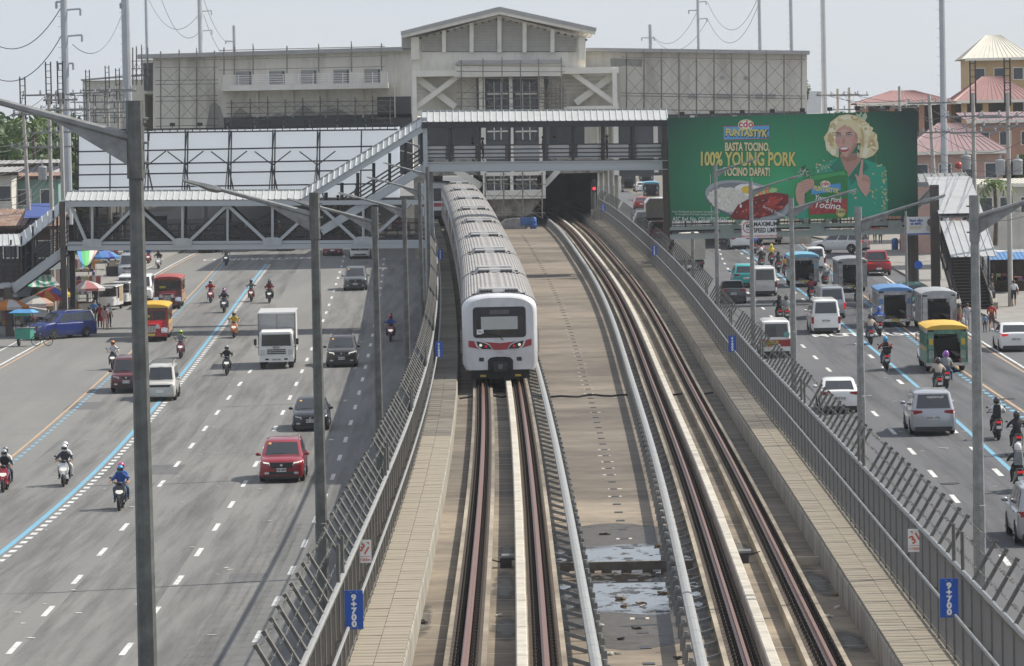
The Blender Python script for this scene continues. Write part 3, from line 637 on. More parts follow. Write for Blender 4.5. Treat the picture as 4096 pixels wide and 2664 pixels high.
# ---------------------------------------------------------------- street lamp posts
_tl = spline([52, 86, 130, 173, 216, 260, 303, 346, 390], [.92, -.42, -1.15, -1.2, -.62, .2, 1.35, 2.4, 3.4])
_tr = spline([43, 86, 130, 173, 216, 260, 303, 346, 390], [.4, -.76, -1.45, -1.5, -.95, .0, 1.0, 2.0, 3.0])
ORD = ['nearest the camera', 'second from the camera', 'third from the camera', 'fourth from the camera', 'fifth from the camera', 'sixth from the camera', 'seventh from the camera', 'eighth from the camera', 'farthest from the camera']
def lamp_post(x, Y, zb, ztop, sg, side, k):
    t = T('street_lamp', 'tall grey steel street lamp along the %s side of the viaduct, %s' % (side, ORD[k]), 'street lamp', (x, Y, zb), 'street lamps along the viaduct')
    H = ztop-zb; n = 8
    b = MB(); b.lathe([(.135, 0), (.135, H*.42), (.125, H*.42+.02), (.088, H)], n); b.build('pole', galv_dk if sg < 0 else galv, t)
    MB().lathe([(.2, 0), (.2, .04), (.14, .3), (.136, .3)], 8).build('base_plate', galv, t)
    az = H-.42; L = 2.65; rise = .74
    b = MB(); b.lathe([(.105, H-.95), (.115, H-.95), (.112, H+.03), (.09, H+.03)], n); b.build('arm_collar', galv_dk if sg < 0 else galv, t)
    e = Vector((sg*L*.74, 0, az+rise*.74)); MB().pipe([(sg*.08, 0, az), e], [.062, .042], 7).build('arm', galv, t, 50)
    MB().prism([(sg*.1, az-.03), (sg*.1, az-.36), (sg*1.05, az+.24)], lambda a, c, y: (a, y, c), -.012, .012).build('gusset', galv, t)
    d = Vector((sg*L, 0, rise)).normalized(); u = Vector((0, 0, 1)); sd = Vector((0, 1, 0)); rings = []
    for s_, wd, hu, hd in ((0, .05, .05, .05), (.10, .10, .06, .09), (.26, .13, .055, .10), (.5, .13, .045, .05), (.82, .10, .03, .035)):
        c = e+d*s_; rings.append([c+sd*wd-u*hd*.3, c+sd*wd*.7+u*hu, c-sd*wd*.7+u*hu, c-sd*wd-u*hd*.3, c-sd*wd*.6-u*hd, c+sd*wd*.6-u*hd])
    hd = MB().loft(rings).build('lamp_head', galv, t, 40)
    c = e+d*.52; MB().bar(c-u*.052-d*.2, c-u*.052+d*.24, .16, .02).build('lens', sign_white, hd)
    for zz in (H-.2, H-.5, H-.75): MB().tube((-sg*.11, 0, zz), (-sg*.17, 0, zz), .018, 5).build('bolt', galv, t)
    return t
for k, (Y, of) in enumerate(((52, 4.42), (87, 3.87), (130, 3.97), (173, 3.88), (216, 3.6), (260, 3.25), (303, 3.1), (346, 3.1))):
    lamp_post(xa(Y)-of, Y, zl(Y), _tl(Y)+CZ, -1, 'left', k)
for k, Y in enumerate((87, 130, 173, 216, 260, 303, 346)):
    lamp_post({87: 9.8, 130: 10.98, 173: xb(Y)+5.3, 216: xb(Y)+5.8, 260: xb(Y)+6.2, 303: xb(Y)+7.1}.get(Y, xb(Y)+7.6), Y, zr(Y), _tr(Y)+CZ, 1, 'right', k)
# ---------------------------------------------------------------- train
t_white = mat('train_white', (.60, .61, .63), .36, 0, .06, 1.2, coat=.2, dirt=(.40, .39, .37), dirt_amt=.5, dscale=1.3, stretch=(1, 1, .5)); t_red = mat('train_red', (.33, .035, .045), .4, 0, .06, 2); t_steel = mat('train_steel_side', (.42, .42, .43), .35, .6, .1, 2, stretch=(1, .2, 3))
t_roof = mat('train_roof', (.29, .275, .26), .6, .15, .16, 1.4, dirt=(.20, .185, .165), dirt_amt=.6, dscale=.6)
t_ac = mat('train_ac_unit', (.34, .335, .33), .5, .2, .08, 3); head_glow = mat('headlight', (.75, .73, .6), .2, 0, 0, emit=(1, .93, .7), es=.35); tail_red = mat('red_lamp', (.45, .01, .015), .25, 0, 0, emit=(1, .02, .02), es=.25)
def train_section(w=1.55, zb=.50, zs=2.95, zr_=3.62, n=16):
    pts = [(-w+.12, zb), (-w, zb+.25)]+[(-w, zs)]
    for i in range(1, n):
        a = math.pi-math.pi*i/n; x = w*math.copysign(abs(math.cos(a))**.72, math.cos(a)); z = zs+(zr_-zs)*abs(math.sin(a))**.75; pts.append((x, z))
    pts += [(w, zs), (w, zb+.25), (w-.12, zb)]
    return pts
def train_car(root, Y0, Lc, nose, i):
    Ym = Y0+Lc/2; x = xa(Ym); hd = -math.atan((xa(Y0+Lc)-xa(Y0))/Lc); sl = math.atan((zt(Y0+Lc)-zt(Y0))/Lc)
    xc = (xa(Y0)+xa(Y0+Lc))/2
    mt = Matrix.Translation((xc, Ym, (zt(Y0)+zt(Y0+Lc))/2)) @ Euler((sl, 0, hd)).to_matrix().to_4x4()
    sec = train_section(); h = Lc/2
    def sc(y, k, kz): return [(a*k, y, .5+(b_-.5)*kz if kz < 1 else b_) for a, b_ in sec]
    rings = []
    if nose == 'front': rings += [sc(-h, .90, .955), sc(-h+.06, .945, .975), sc(-h+.2, .985, .99), sc(-h+.55, 1, 1)]
    elif nose == 'back': rings += [sc(-h, .985, .99), sc(-h+.1, 1, 1)]
    else: rings += [sc(-h, 1, 1)]
    rings += [sc(h, 1, 1)]
    body = MB().loft(rings).mesh('car_body', t_white if True else t_steel, 35)
    o = bpy.data.objects.new('car_body', body); COL.objects.link(o); o.parent = root; o.matrix_basis = Matrix.Translation(-root.location) @ mt
    a0 = -h+(1.15 if nose == 'front' else .1); a1 = h-(1.0 if nose == 'rear' else .1)
    # ribbed roof sheet, real corrugations along the car
    pts = []; nr = 26
    for j in range(nr*4+1):
        a = math.pi*.985-math.pi*.97*j/(nr*4); xx = 1.55*math.copysign(abs(math.cos(a))**.72, math.cos(a)); zz = 2.95+.67*abs(math.sin(a))**.75; k = .035 if (j % 4) in (1, 2) else .008
        pts.append((xx*(1+k*.5), zz+k))
    rg = [[(p[0], y, p[1]) for p in pts] for y in (a0, a1)]
    rf = MB().loft(rg, caps=False, closed=False).build('roof', t_roof, o)
    for y in (a0+1.0, a1-1.0):
        ac = MB(); ac.loft([[(-.95, y-.75, 3.58), (.95, y-.75, 3.58), (.88, y-.75, 3.66), (-.88, y-.75, 3.66)], [(-.95, y-.62, 3.58), (.95, y-.62, 3.58), (.75, y-.62, 3.80), (-.75, y-.62, 3.80)], [(-.95, y+.62, 3.58), (.95, y+.62, 3.58), (.75, y+.62, 3.80), (-.75, y+.62, 3.80)], [(-.95, y+.75, 3.58), (.95, y+.75, 3.58), (.88, y+.75, 3.66), (-.88, y+.75, 3.66)]])
        u = ac.build('air_conditioner', t_ac, rf)
    vg = MB()
    for y in (a0+1.0, a1-1.0):
        for s in (-1, 1):
            for k in range(9): xx = s*(.28+k*.062); vg.box(xx-.02, xx+.02, y-.78, y-.69, 3.64, 3.77)
            vg.box(s*1.0-.1, s*1.0+.1, y-.78, y-.62, 3.46, 3.60)
    vg.build('vent_grille', steel_dk, rf, kind='stuff')
    # side stripe, windows, doors
    for s in (-1, 1):
        MB().box(s*1.552-.004, s*1.552+.004, -h+.9, h-.1, 1.36, 1.62).build('stripe', t_red, o)
        for k in range(4):
            yy = -h+2.6+k*(Lc-5)/3.; d = MB().box(s*1.556-.006, s*1.556+.006, yy-.7, yy+.7, .75, 2.7).build('door', t_steel, o)
            if k < 3: MB().box(s*1.556-.006, s*1.556+.006, yy+1.5, yy+(Lc-5)/3.-1.4, 1.75, 2.6).build('window', glass_m, o)
    if nose == 'front':
        yf = -h-.005
        def fq(name, poly, m, dy, t_=.008): return MB().prism(poly, lambda a, b_, y: (a, yf-dy+y, b_), 0, -t_).build(name, m, o)
        def rrect(x0, x1, z0, z1, r, n=4):
            out = []
            for cx_, cz_, a0_ in ((x1-r, z1-r, 0), (x0+r, z1-r, 90), (x0+r, z0+r, 180), (x1-r, z0+r, 270)):
                for i_ in range(n+1): a_ = R(a0_+90*i_/n); out.append((cx_+r*math.cos(a_), cz_+r*math.sin(a_)))
            return out
        fq('windscreen_surround', rrect(-1.10, 1.08, 1.83, 3.10, .14), dark_plastic, .004)
        ws = fq('windscreen', rrect(-.96, .95, 1.95, 2.72, .05), glass_m, .016)
        pm_ = mat('cab_blind', (.42, .44, .43), .6, 0, .03); fq('cab_blind', rrect(-.77, .74, 2.17, 2.70, .02), pm_, .028, .004)
        fq('destination_display', rrect(-.40, .40, 2.80, 2.97, .02), mat('display_grey', (.09, .095, .10), .3, 0, .2), .016)
        pp = fq('run_number_plate', rrect(-.95, -.67, 1.98, 2.18, .01), sign_white, .03); letter('TS21', (-.81, yf-.045, 2.08), .11, ink, o, 1)
        MB().pipe([(-.75, yf-.04, 2.0), (-.25, yf-.05, 1.97), (0, yf-.05, 1.86), (.13, yf-.05, 1.72)], .018, 5).build('wiper', black_m, o)
        fq('stripe', [(-1.30, 1.73), (-1.02, 1.70), (0, 1.60), (1.02, 1.70), (1.30, 1.75), (1.30, 1.49), (.75, 1.36), (0, 1.32), (-.75, 1.36), (-1.30, 1.47)], t_red, .004)
        for s in (-1, 1):
            hl = [(s*.98, 1.70), (s*.92, 1.50), (s*.75, 1.37), (s*.32, 1.36), (s*.45, 1.52), (s*.65, 1.62)]
            fq('light_trim', [(s*1.06, 1.71), (s*.98, 1.48), (s*.8, 1.34), (s*.28, 1.33), (s*.42, 1.55), (s*.65, 1.66)][::s], t_white, .012, .004)
            lc = fq('lamp_cluster', hl[::s], dark_plastic, .018)
            MB().tube((s*.80, yf-.05, 1.53), (s*.80, yf-.025, 1.53), .062, 10).build('headlight', head_glow, o)
            MB().tube((s*.58, yf-.05, 1.48), (s*.58, yf-.025, 1.48), .05, 10).build('tail_light', tail_red, o)
            fq('step_recess', rrect(s*.78-.10, s*.78+.10, .86, 1.02, .02), dark_plastic, .006)
            MB().pipe([(s*1.52, -h+.3, 2.2), (s*1.6, -h+.25, 2.15), (s*1.6, -h+.25, 1.2), (s*1.52, -h+.3, 1.15)], .02, 5).build('grab_rail', galv, o)
            MB().box(s*.72-.12, s*.72+.12, -h-.05, -h+.1, .22, .30).build('rail_guard', mat('yellow_paint', (.45, .32, .05), .6), o)
        letter('M042', (0, yf-.012, 1.22), .11, mat('lettering_grey', (.50, .51, .53), .5), o)
        fq('coupler_recess', [(-.52, .48), (.52, .48), (.52, .9), (.42, 1.0), (.2, 1.04), (-.2, 1.04), (-.42, 1.0), (-.52, .9)], black_m, .006)
        cp = MB().box(-.28, .28, -h-.42, -h+.1, .46, .86).build('coupler', steel_dk, o); MB().box(-.09, .09, -h-.52, -h-.42, .56, .76).build('coupler_face', galv_dk, o)
        MB().box(-1.2, 1.2, -h+.1, -h+.8, .12, .50).build('underframe', black_m, o)
    for yy in (-h+3.2, h-3.2): MB().box(-1.15, 1.15, yy-1.4, yy+1.4, .05, .62).build('bogie', black_m, o)
    return o
tr = T('commuter_train', 'white train with red stripe and long ribbed roof on the left track', 'train', (xa(170), 170, zt(170)))
Y = 170.
for i in range(8):
    Lc = 23.2; train_car(tr, Y, Lc, 'front' if i == 0 else ('back' if i % 3 == 0 else None), i)
    if i < 7: MB().box(xa(Y+Lc)-1.2, xa(Y+Lc)+1.2, Y+Lc-.05, Y+Lc+.85, zt(Y+Lc)+.7, zt(Y+Lc)+3.35).build('gangway', black_m, tr, world=True)
    Y += Lc+.8
# ---------------------------------------------------------------- footbridge
FB = 276.0                                           # front plane of the bridge
mesh_dk = mat('dark_wire_mesh', (.05, .05, .055), .7, .2, .2, 4)
panel_gr = mat('grey_fascia_panel', (.60, .62, .63), .6, 0, .06, 1)
def ribbed(p00, p10, p11, p01, pitch, m, name, parent, rib=.05, thick=.03):
    """ribbed sheet; p00-p10 is the lower edge, p01-p11 the upper; ribs run from lower to upper edge"""
    p00, p10, p11, p01 = map(Vector, (p00, p10, p11, p01)); nrm = (p10-p00).cross(p01-p00).normalized()
    if nrm.z < 0: nrm = -nrm
    n = max(2, int((p10-p00).length/pitch)); b = MB(); lo = []; hi = []
    for i in range(n):
        for f, h in ((0, 0), (.80, 0), (.84, rib), (.96, rib)):
            t = (i+f)/n; lo.append(p00.lerp(p10, t)+nrm*h); hi.append(p01.lerp(p11, t)+nrm*h)
    lo.append(p10.copy()); hi.append(p11.copy()); b.loft([lo, hi], caps=False, closed=False)
    b.add([p00-nrm*thick, p10-nrm*thick, p11-nrm*thick, p01-nrm*thick], [(0, 3, 2, 1), ])
    return b.build(name, m, parent, world=True)
fbz = lambda px, py: P(px, py, FB)
fb = T('footbridge', 'grey steel truss footbridge with white ribbed roofs crossing the roads and track', 'footbridge', (fbz(254, 900).x, FB, zl(FB)))
W = Vector((0, 3.0, 0)); up_s = []
# lower left span
for back in (0, 1):
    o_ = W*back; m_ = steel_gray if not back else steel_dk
    beam('bottom_chord', fbz(270, 992)+o_, fbz(1705, 982)+o_, .3, .34, m_, fb); beam('floor_edge', fbz(270, 973)+o_+Vector((0, .1, 0)), fbz(1705, 965)+o_+Vector((0, .1, 0)), .2, .2, m_, fb)
    beam('top_chord', fbz(270, 818)+o_, fbz(1705, 808)+o_, .26, .3, m_, fb)
    bn = [(369, 975), (730, 972), (1090, 969), (1453, 966)]; tn = [(285, 825), (545, 823), (910, 820), (1272, 818), (1640, 815)]
    for i, (x, y) in enumerate(bn):
        beam('truss_diagonal', fbz(*tn[i])+o_, fbz(x-20, y)+o_, .24, .2, m_, fb); beam('truss_diagonal', fbz(x+20, y)+o_, fbz(*tn[i+1])+o_, .24, .2, m_, fb)
        beam('truss_vertical', fbz(x, y)+o_, fbz(x, 820)+o_, .16, .16, m_, fb)
        if not back:
            MB().prism([(-38, -14), (38, -14), (38, 14), (18, 20), (-18, 20), (-38, 14)], lambda a, c, t_: tuple(fbz(x+a, y-c)+Vector((0, t_, 0))), -.19, -.13).build('gusset_plate', steel_gray, fb, world=True)
    for x, y in tn[1:4]: beam('truss_vertical', fbz(x, 820)+o_, fbz(x, 975)+o_, .14, .14, m_, fb)
    for y in (900, 928, 948, 962): rod('guard_rail', fbz(275, y)+o_+Vector((0, .25-.5*back, 0)), fbz(1700, y-8)+o_+Vector((0, .25-.5*back, 0)), .035, steel_brown, fb)
    for x in range(300, 1700, 46): rod('guard_post', fbz(x, 898)+o_+Vector((0, .28-.5*back, 0)), fbz(x, 978)+o_+Vector((0, .28-.5*back, 0)), .025, steel_dk, fb)
a, c = fbz(268, 980), fbz(1705, 972); MB().box(a.x, c.x, FB+.15, FB+2.85, a.z-.12, a.z).build('floor', steel_dk, fb, world=True)
scr = mat('mesh_shade_screen', (.05, .052, .055), .8, 0, .1, 2, alpha=.55)  # wire mesh sheet, its extra darkness stands in for shade behind the truss
for x0, x1 in ((300, 545), (545, 910), (910, 1272), (1272, 1690)):
    for dy_ in (.3, 2.7):
        pa_, pc_ = fbz(x0, 880 if dy_ < 1 else 828), fbz(x1, 968); MB().add([(pa_.x, FB+dy_, pc_.z), (pc_.x, FB+dy_, pc_.z), (pc_.x, FB+dy_, pa_.z), (pa_.x, FB+dy_, pa_.z)], [(0, 1, 2, 3)]).build('mesh_shade_screen', scr, fb, world=True)
a, c = fbz(262, 802), fbz(1206, 797); r0 = Vector((0, -.35, 0))
def roof_run(pa, pb, rise, name='roof'):
    """double pitched ribbed roof between two front eave points"""
    pa = Vector(pa)+r0; pb = Vector(pb)+r0; up = Vector((0, 1.9, rise)); bk = Vector((0, 3.8, 0))
    r = ribbed(pa, pb, pb+up, pa+up, .42, roof_white, name, fb); ribbed(pb+bk, pa+bk, pa+up, pb+up, .42, roof_white, 'roof', fb)
    beam('fascia', pa+Vector((0, .1, -.22)), pb+Vector((0, .1, -.22)), .12, .4, steel_gray if rise < .7 else steel_dk, fb); beam('ridge_cap', pa+up+Vector((0, 0, .03)), pb+up+Vector((0, 0, .03)), .25, .05, roof_white, fb)
roof_run(a, c, .62)
roof_run(fbz(1206, 797), fbz(1688, 503), .62)
roof_run(fbz(1688, 488), fbz(2672, 480), .75)
# inclined stair up to the raised span
for dy in (.1, 2.9):
    beam('stair_stringer', fbz(1285, 925)+Vector((0, dy, 0)), fbz(1700, 668)+Vector((0, dy, 0)), .2, .55, steel_gray, fb)
    for k in range(4): rod('stair_rail', fbz(1290, 845+k*18)+Vector((0, dy, 0)), fbz(1700, 585+k*18)+Vector((0, dy, 0)), .035, steel_brown, fb)
    for k in range(7): x = 1300+k*64; yb = 915-(x-1285)*.62; beam('stair_post', fbz(x, yb)+Vector((0, dy, 0)), fbz(x, yb-135)+Vector((0, dy, 0)), .12, .12, steel_dk, fb)
st_m = MB().box(-.17, .17, .2, 2.8, -.04, .0).mesh('stair_tread', steel_dk)
p0, p1 = fbz(1290, 915), fbz(1695, 662)
for k in range(24): link('stair_tread', st_m, fb, p0.lerp(p1, k/23)-fb.location)
# raised span over the track
for dy, m_ in ((0, panel_gr), (3.0, panel_gr)):
    D = Vector((0, dy, 0))
    beam('girder', fbz(1690, 668)+D, fbz(2670, 660)+D, .24, .66, steel_gray, fb); beam('girder_flange', fbz(1690, 685)+D, fbz(2670, 677)+D, .42, .06, steel_gray, fb); beam('girder_flange', fbz(1690, 650)+D, fbz(2670, 642)+D, .42, .06, steel_gray, fb)
    xs = [1693, 1799, 1918, 2038, 2177, 2294, 2414, 2532, 2662]
    for i, x in enumerate(xs):
        yy = 8*(x-1690)/980; beam('post', fbz(x, 662-yy)+D, fbz(x, 498-yy)+D, .17, .17, steel_dk, fb)
        if i < 8:
            x2 = xs[i+1]; y2 = 8*(x2-1690)/980
            MB().prism([(x+18, 638-yy), (x2-18, 638-y2), (x2-18, 584-y2), (x+18, 584-yy)], lambda a, c, t_: tuple(fbz(a, c)+Vector((0, t_, 0))), dy+.14, dy+.19).build('railing_panel', panel_gr, fb, world=True)
    for y in (582, 599, 615, 631): rod('railing', fbz(1690, y)+D, fbz(2668, y-8)+D, .05, steel_brown, fb)
a, c = fbz(1690, 652), fbz(2670, 644); MB().box(a.x, c.x, FB+.15, FB+2.85, a.z-.1, a.z-.02).build('floor', steel_dk, fb, world=True)
# towers
for x0, x1, y0, y1, dy, m_ in ((238, 268, 806, 1235, 0, steel_brown), (276, 304, 900, 1240, 2.6, steel_dk), (1690, 1722, 470, 1160, .1, steel_gray), (1706, 1740, 560, 1100, 2.7, steel_gray), (2646, 2678, 478, 1080, .1, steel_brown), (2664, 2690, 560, 1060, 2.6, steel_brown)):
    a, c = P(x0, y0, FB+dy), P(x1, y1, FB+dy); zb = min(c.z, zl(FB) if x0 < 1700 else zr(FB)); MB().box(a.x, c.x, FB+dy-.3, FB+dy+.3, zb, a.z).build('column', m_, fb, world=True)
# left stair down to the market
Dl = Vector((0, .4, 0))
for dy in (.2, 2.6):
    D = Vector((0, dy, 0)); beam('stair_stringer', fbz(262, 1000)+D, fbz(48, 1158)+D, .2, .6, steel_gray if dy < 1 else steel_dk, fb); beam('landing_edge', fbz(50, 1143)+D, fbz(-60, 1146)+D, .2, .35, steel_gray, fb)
    for k in range(5): rod('stair_rail', fbz(258, 905+k*20)+D, fbz(60, 1050+k*20)+D, .035, steel_dk, fb); rod('landing_rail', fbz(60, 1050+k*18)+D, fbz(-60, 1050+k*18)+D, .035, steel_dk, fb)
    for x, y0, y1 in ((212, 842, 1040), (130, 905, 1100), (84, 945, 1130), (42, 960, 1140), (2, 985, 1140)): beam('post', fbz(x, y0)+D, fbz(x, y1)+D, .12, .12, steel_dk, fb)
p0, p1 = fbz(255, 985), fbz(55, 1135)
for k in range(16): link('stair_tread', st_m, fb, p0.lerp(p1, k/15)-fb.location)
a = fbz(40, 1140); c = fbz(-60, 1140); MB().box(c.x, a.x, FB+.2, FB+2.8, a.z-.15, a.z).build('landing', steel_dk, fb, world=True)
ribbed(fbz(90, 985), fbz(258, 842), fbz(248, 792)+Vector((0, 2.2, 0)), fbz(60, 940)+Vector((0, 2.2, 0)), .42, roof_white, 'roof', fb)
ribbed(fbz(-60, 984), fbz(92, 984), fbz(62, 938)+Vector((0, 2.2, 0)), fbz(-60, 940)+Vector((0, 2.2, 0)), .42, roof_white, 'roof', fb)
a = fbz(34, 1150); beam('column', a, Vector((a.x, a.y, zl(FB))), .5, .5, steel_brown, fb)
# lower right span (behind the green billboard)
for back in (0, 1):
    D = W*back; beam('bottom_chord', fbz(2680, 948)+D, fbz(3640, 925)+D, .3, .34, steel_gray, fb); beam('floor_edge', fbz(2680, 915)+D, fbz(3640, 893)+D, .2, .2, steel_gray, fb); beam('top_chord', fbz(2680, 770)+D, fbz(3640, 745)+D, .26, .3, steel_gray, fb)
    for x, y in ((2906, 915), (3267, 906), (3580, 898)):
        beam('truss_diagonal', fbz(x-25, y)+D, fbz(x-155, y-135)+D, .24, .2, steel_gray, fb); beam('truss_diagonal', fbz(x+25, y)+D, fbz(x+155, y-135)+D, .24, .2, steel_gray, fb)
        if not back: MB().prism([(-28, -26), (28, -26), (28, 6), (42, 16), (-42, 16), (-28, 6)], lambda a, c, t_: tuple(fbz(x+a, y-c)+Vector((0, t_, 0))), -.19, -.13).build('gusset_plate', steel_gray, fb, world=True)
    for y in (838, 858, 878): rod('guard_rail', fbz(2690, y+20)+D, fbz(3640, y)+D, .035, steel_dk, fb)
    for x in range(2700, 3640, 30): rod('guard_post', fbz(x, 855-.02*(x-2700))+D, fbz(x, 918-.024*(x-2700))+D, .02, steel_dk, fb)
a, c = fbz(2680, 922), fbz(3640, 900); MB().box(a.x, c.x, FB+.15, FB+2.85, c.z-.12, c.z).build('floor', steel_dk, fb, world=True)
# right stair: two roofed flights coming down toward the camera
zd = fbz(3700, 893).z; xs0, xs1 = 28.1, 30.4
beam('landing_roof_beam', fbz(3655, 738), fbz(3890, 735), .2, .3, steel_gray, fb)
ribbed(fbz(3655, 738), fbz(3892, 733), fbz(3880, 690)+Vector((0, 2.6, 0)), fbz(3660, 695)+Vector((0, 2.6, 0)), .45, galv_lt, 'roof', fb)
yt, ym, yb_ = 274.5, 267., 259.5; zq = zr(259)+.15; zm = (zd+zq)/2
rf2 = mat('grey_ribbed_roofing', (.42, .43, .43), .5, .2, .08, 1.5)
ribbed((xs0-.35, ym, zm+3.35), (xs0-.35, yt, zd+3.1), (xs1+.25, yt, zd+3.1), (xs1+.25, ym, zm+3.35), 9, rf2, 'roof', fb)
for (ya, za, yb2, zb2) in ((yt, zd+2.95, ym, zm+3.0), (ym-.1, zm+2.8, yb_+.8, zq+3.2)):
    ribbed((xs0-.3, yb2, zb2+.1), (xs1+.3, yb2, zb2+.1), (xs1+.3, ya, za+.1), (xs0-.3, ya, za+.1), .45, rf2, 'roof', fb)
for x in (xs0, xs1):
    beam('stair_stringer', (x, yt, zd), (x, yb_, zq), .16, .5, steel_brown, fb)
    for k in (.45, .75, 1.05): rod('stair_rail', (x, yt, zd+k), (x, yb_, zq+k), .035, steel_dk, fb)
    for k in range(6): t_ = k/5; y = yt+(yb_-yt)*t_; z = zd+(zq-zd)*t_; beam('post', (x, y, z-.2), (x, y, z+2.95 if t_ < .95 else z+1.1), .12, .12, steel_dk, fb)
    beam('stair_kerb', (x, yb_+1.2, zq+.9), (x, yb_-.6, zq+.2), .3, .5, conc_wall, fb)
tm = MB().box(0, xs1-xs0, -.17, .17, -.04, 0).mesh('stair_tread', steel_brown); tm2 = MB().box(0, xs1-xs0, -.02, .02, -.25, 0).mesh('stair_riser', steel_dk)
for k in range(28):
    t_ = (k+.5)/28; link('stair_tread', tm, fb, Vector((xs0, yt+(yb_-yt)*t_, zd+(zq-zd)*t_))-fb.location); link('stair_riser', tm2, fb, Vector((xs0, yt+(yb_-yt)*t_+.17, zd+(zq-zd)*t_))-fb.location)
for x, y in ((27.0, FB), (27.0, FB+2.6), (27.6, 268), (30.6, FB)): beam('column', (x, y, zr(y)), (x, y, zd+2.6), .55, .55, steel_brown, fb)
# ---------------------------------------------------------------- hoardings
def translucent(m, fac, col):
    nt = m.node_tree; N = nt.nodes; L = nt.links; out = N['Material Output']; tb = N.new('ShaderNodeBsdfTranslucent'); tb.inputs[0].default_value = (*col, 1)
    mx = N.new('ShaderNodeMixShader'); mx.inputs[0].default_value = fac; L.new(N['Principled BSDF'].outputs[0], mx.inputs[1]); L.new(tb.outputs[0], mx.inputs[2]); L.new(mx.outputs[0], out.inputs[0]); return m
tarp_w = translucent(mat('white_hoarding_sheet', (.60, .625, .65), .6, 0, .04, .6), .75, (.92, .95, .98))
wb = T('blank_hoarding', 'blank white billboard seen from behind with black steel frame, over left road', 'billboard', P(320, 760, 286))
YB = 286.
q = lambda x, y, d=0.: P(x, y, YB+d)
for i in range(7):                                   # sheet in separate strips between the frame posts
    xs = [312, 440, 592, 742, 916, 1091, 1270, 1600]; x0, x1 = xs[i], xs[i+1]
    MB().prism([(x0+1, 790), (x1-1, 790), (x1-1, 530-.018*(x1-300)), (x0+1, 530-.018*(x0-300))], lambda a, c, t_: tuple(q(a, c, t_)), 0, .05).build('sheet_panel', tarp_w, wb, world=True)
for y0, y1 in ((521, 505), (534, 518), (607, 585), (660, 640), (700, 680), (752, 735)):
    beam('frame_rail', q(300, y0, -.25), q(1590 if y0 < 540 else 1500, y1, -.25), .1, .1, steel_dk, wb)
for x in (302, 313, 440, 592, 742, 752, 916, 926, 1091, 1101, 1270, 1280, 1446): beam('frame_post', q(x, 522, -.3), q(x-(0 if x < 700 else 4), 795, -.3), .09, .09, steel_dk, wb)
for x in (592, 742, 916, 1091, 1270):
    beam('frame_brace', q(x, 660, -.32), q(x-72, 606, -.32), .08, .08, steel_dk, wb); beam('frame_brace', q(x, 660, -.32), q(x+72, 604, -.32), .08, .08, steel_dk, wb)
    beam('frame_stay', q(x+6, 530, -.3), q(x-18, 800, -2.6), .06, .06, steel_dk, wb); beam('frame_stay', q(x-2, 665, -.4), q(x+24, 790, -1.5), .08, .08, steel_dk, wb)
for k, x in enumerate(range(320, 1590, 30)): beam('frame_web', q(x, 522-.013*(x-300), -.25), q(x, 535-.013*(x-300), -.25), .06, .06, steel_dk, wb)
for x in (580, 690, 800, 910, 1020, 1135, 1240, 1350, 1465):
    MB().box(-.18, .18, -.16, .05, -.12, .12).build('floodlight', dark_plastic, wb, loc=q(x, 500-.012*(x-580), -.5)-wb.location); rod('light_arm', q(x, 518-.012*(x-580), -.3), q(x-3, 490-.012*(x-580), -.45), .03, galv, wb)
# green advertising hoarding
YG = 273.6
gb = T('advert_hoarding', 'large green food billboard with smiling blonde figure over the right road', 'billboard', P(2680, 886, YG))
tl, trr, brr, bl = P(2668, 473, YG), P(3669, 442, YG), P(3673, 862, YG), P(2681, 886, YG)
GW, GH = 15.9, 6.6
def gmap(u, v, d=0.):                                # u right 0..1, v down 0..1 on the face
    p = (tl*(1-u)+trr*u)*(1-v)+(bl*(1-u)+brr*u)*v; return Vector((p.x, YG-d, p.z))
def gz(x, y):                                        # pixel of the 2380 px wide crop -> u, v
    px, py = 2640+x/2.288, 440+y/2.288
    for _ in range(2): pass
    w_ = P(px, py, YG); a = trr-tl; h_ = bl-tl; r_ = w_-tl
    det = a.x*h_.z-a.z*h_.x; u = (r_.x*h_.z-r_.z*h_.x)/det; v = (a.x*r_.z-a.z*r_.x)/det; return u, v
gm = bpy.data.materials.new('advert_green_print'); gm.use_nodes = True; N = gm.node_tree.nodes; L = gm.node_tree.links
tc = N.new('ShaderNodeTexCoord'); mp = N.new('ShaderNodeMapping'); mp.inputs['Location'].default_value = (-6.6, 0, -3.0); mp.inputs['Scale'].default_value = (.9, 1, 1.2); L.new(tc.outputs['Object'], mp.inputs[0])
ln = N.new('ShaderNodeVectorMath'); ln.operation = 'LENGTH'; L.new(mp.outputs[0], ln.inputs[0])
rp = N.new('ShaderNodeValToRGB'); e = rp.color_ramp.elements; e[0].position = .0; e[0].color = (.035, .38, .15, 1); e[1].position = 1; e[1].color = (.004, .03, .024, 1); k = e.new(.55); k.color = (.016, .19, .085, 1)
dv = N.new('ShaderNodeMath'); dv.operation = 'DIVIDE'; dv.inputs[1].default_value = 9.; L.new(ln.outputs['Value'], dv.inputs[0]); L.new(dv.outputs[0], rp.inputs[0]); L.new(rp.outputs[0], N['Principled BSDF'].inputs['Base Color']); N['Principled BSDF'].inputs['Roughness'].default_value = .5
nps = 6
for i in range(nps):
    u0, u1 = i/nps+.0008, (i+1)/nps-.0008; v = [gmap(u0, 1), gmap(u1, 1), gmap(u1, 0), gmap(u0, 0)]
    MB().add([p-gb.location for p in v]+[p-gb.location+Vector((0, .12, 0)) for p in v], [(0, 1, 2, 3), (7, 6, 5, 4), (0, 4, 5, 1), (1, 5, 6, 2), (2, 6, 7, 3), (3, 7, 4, 0)]).build('print_panel', gm, gb)
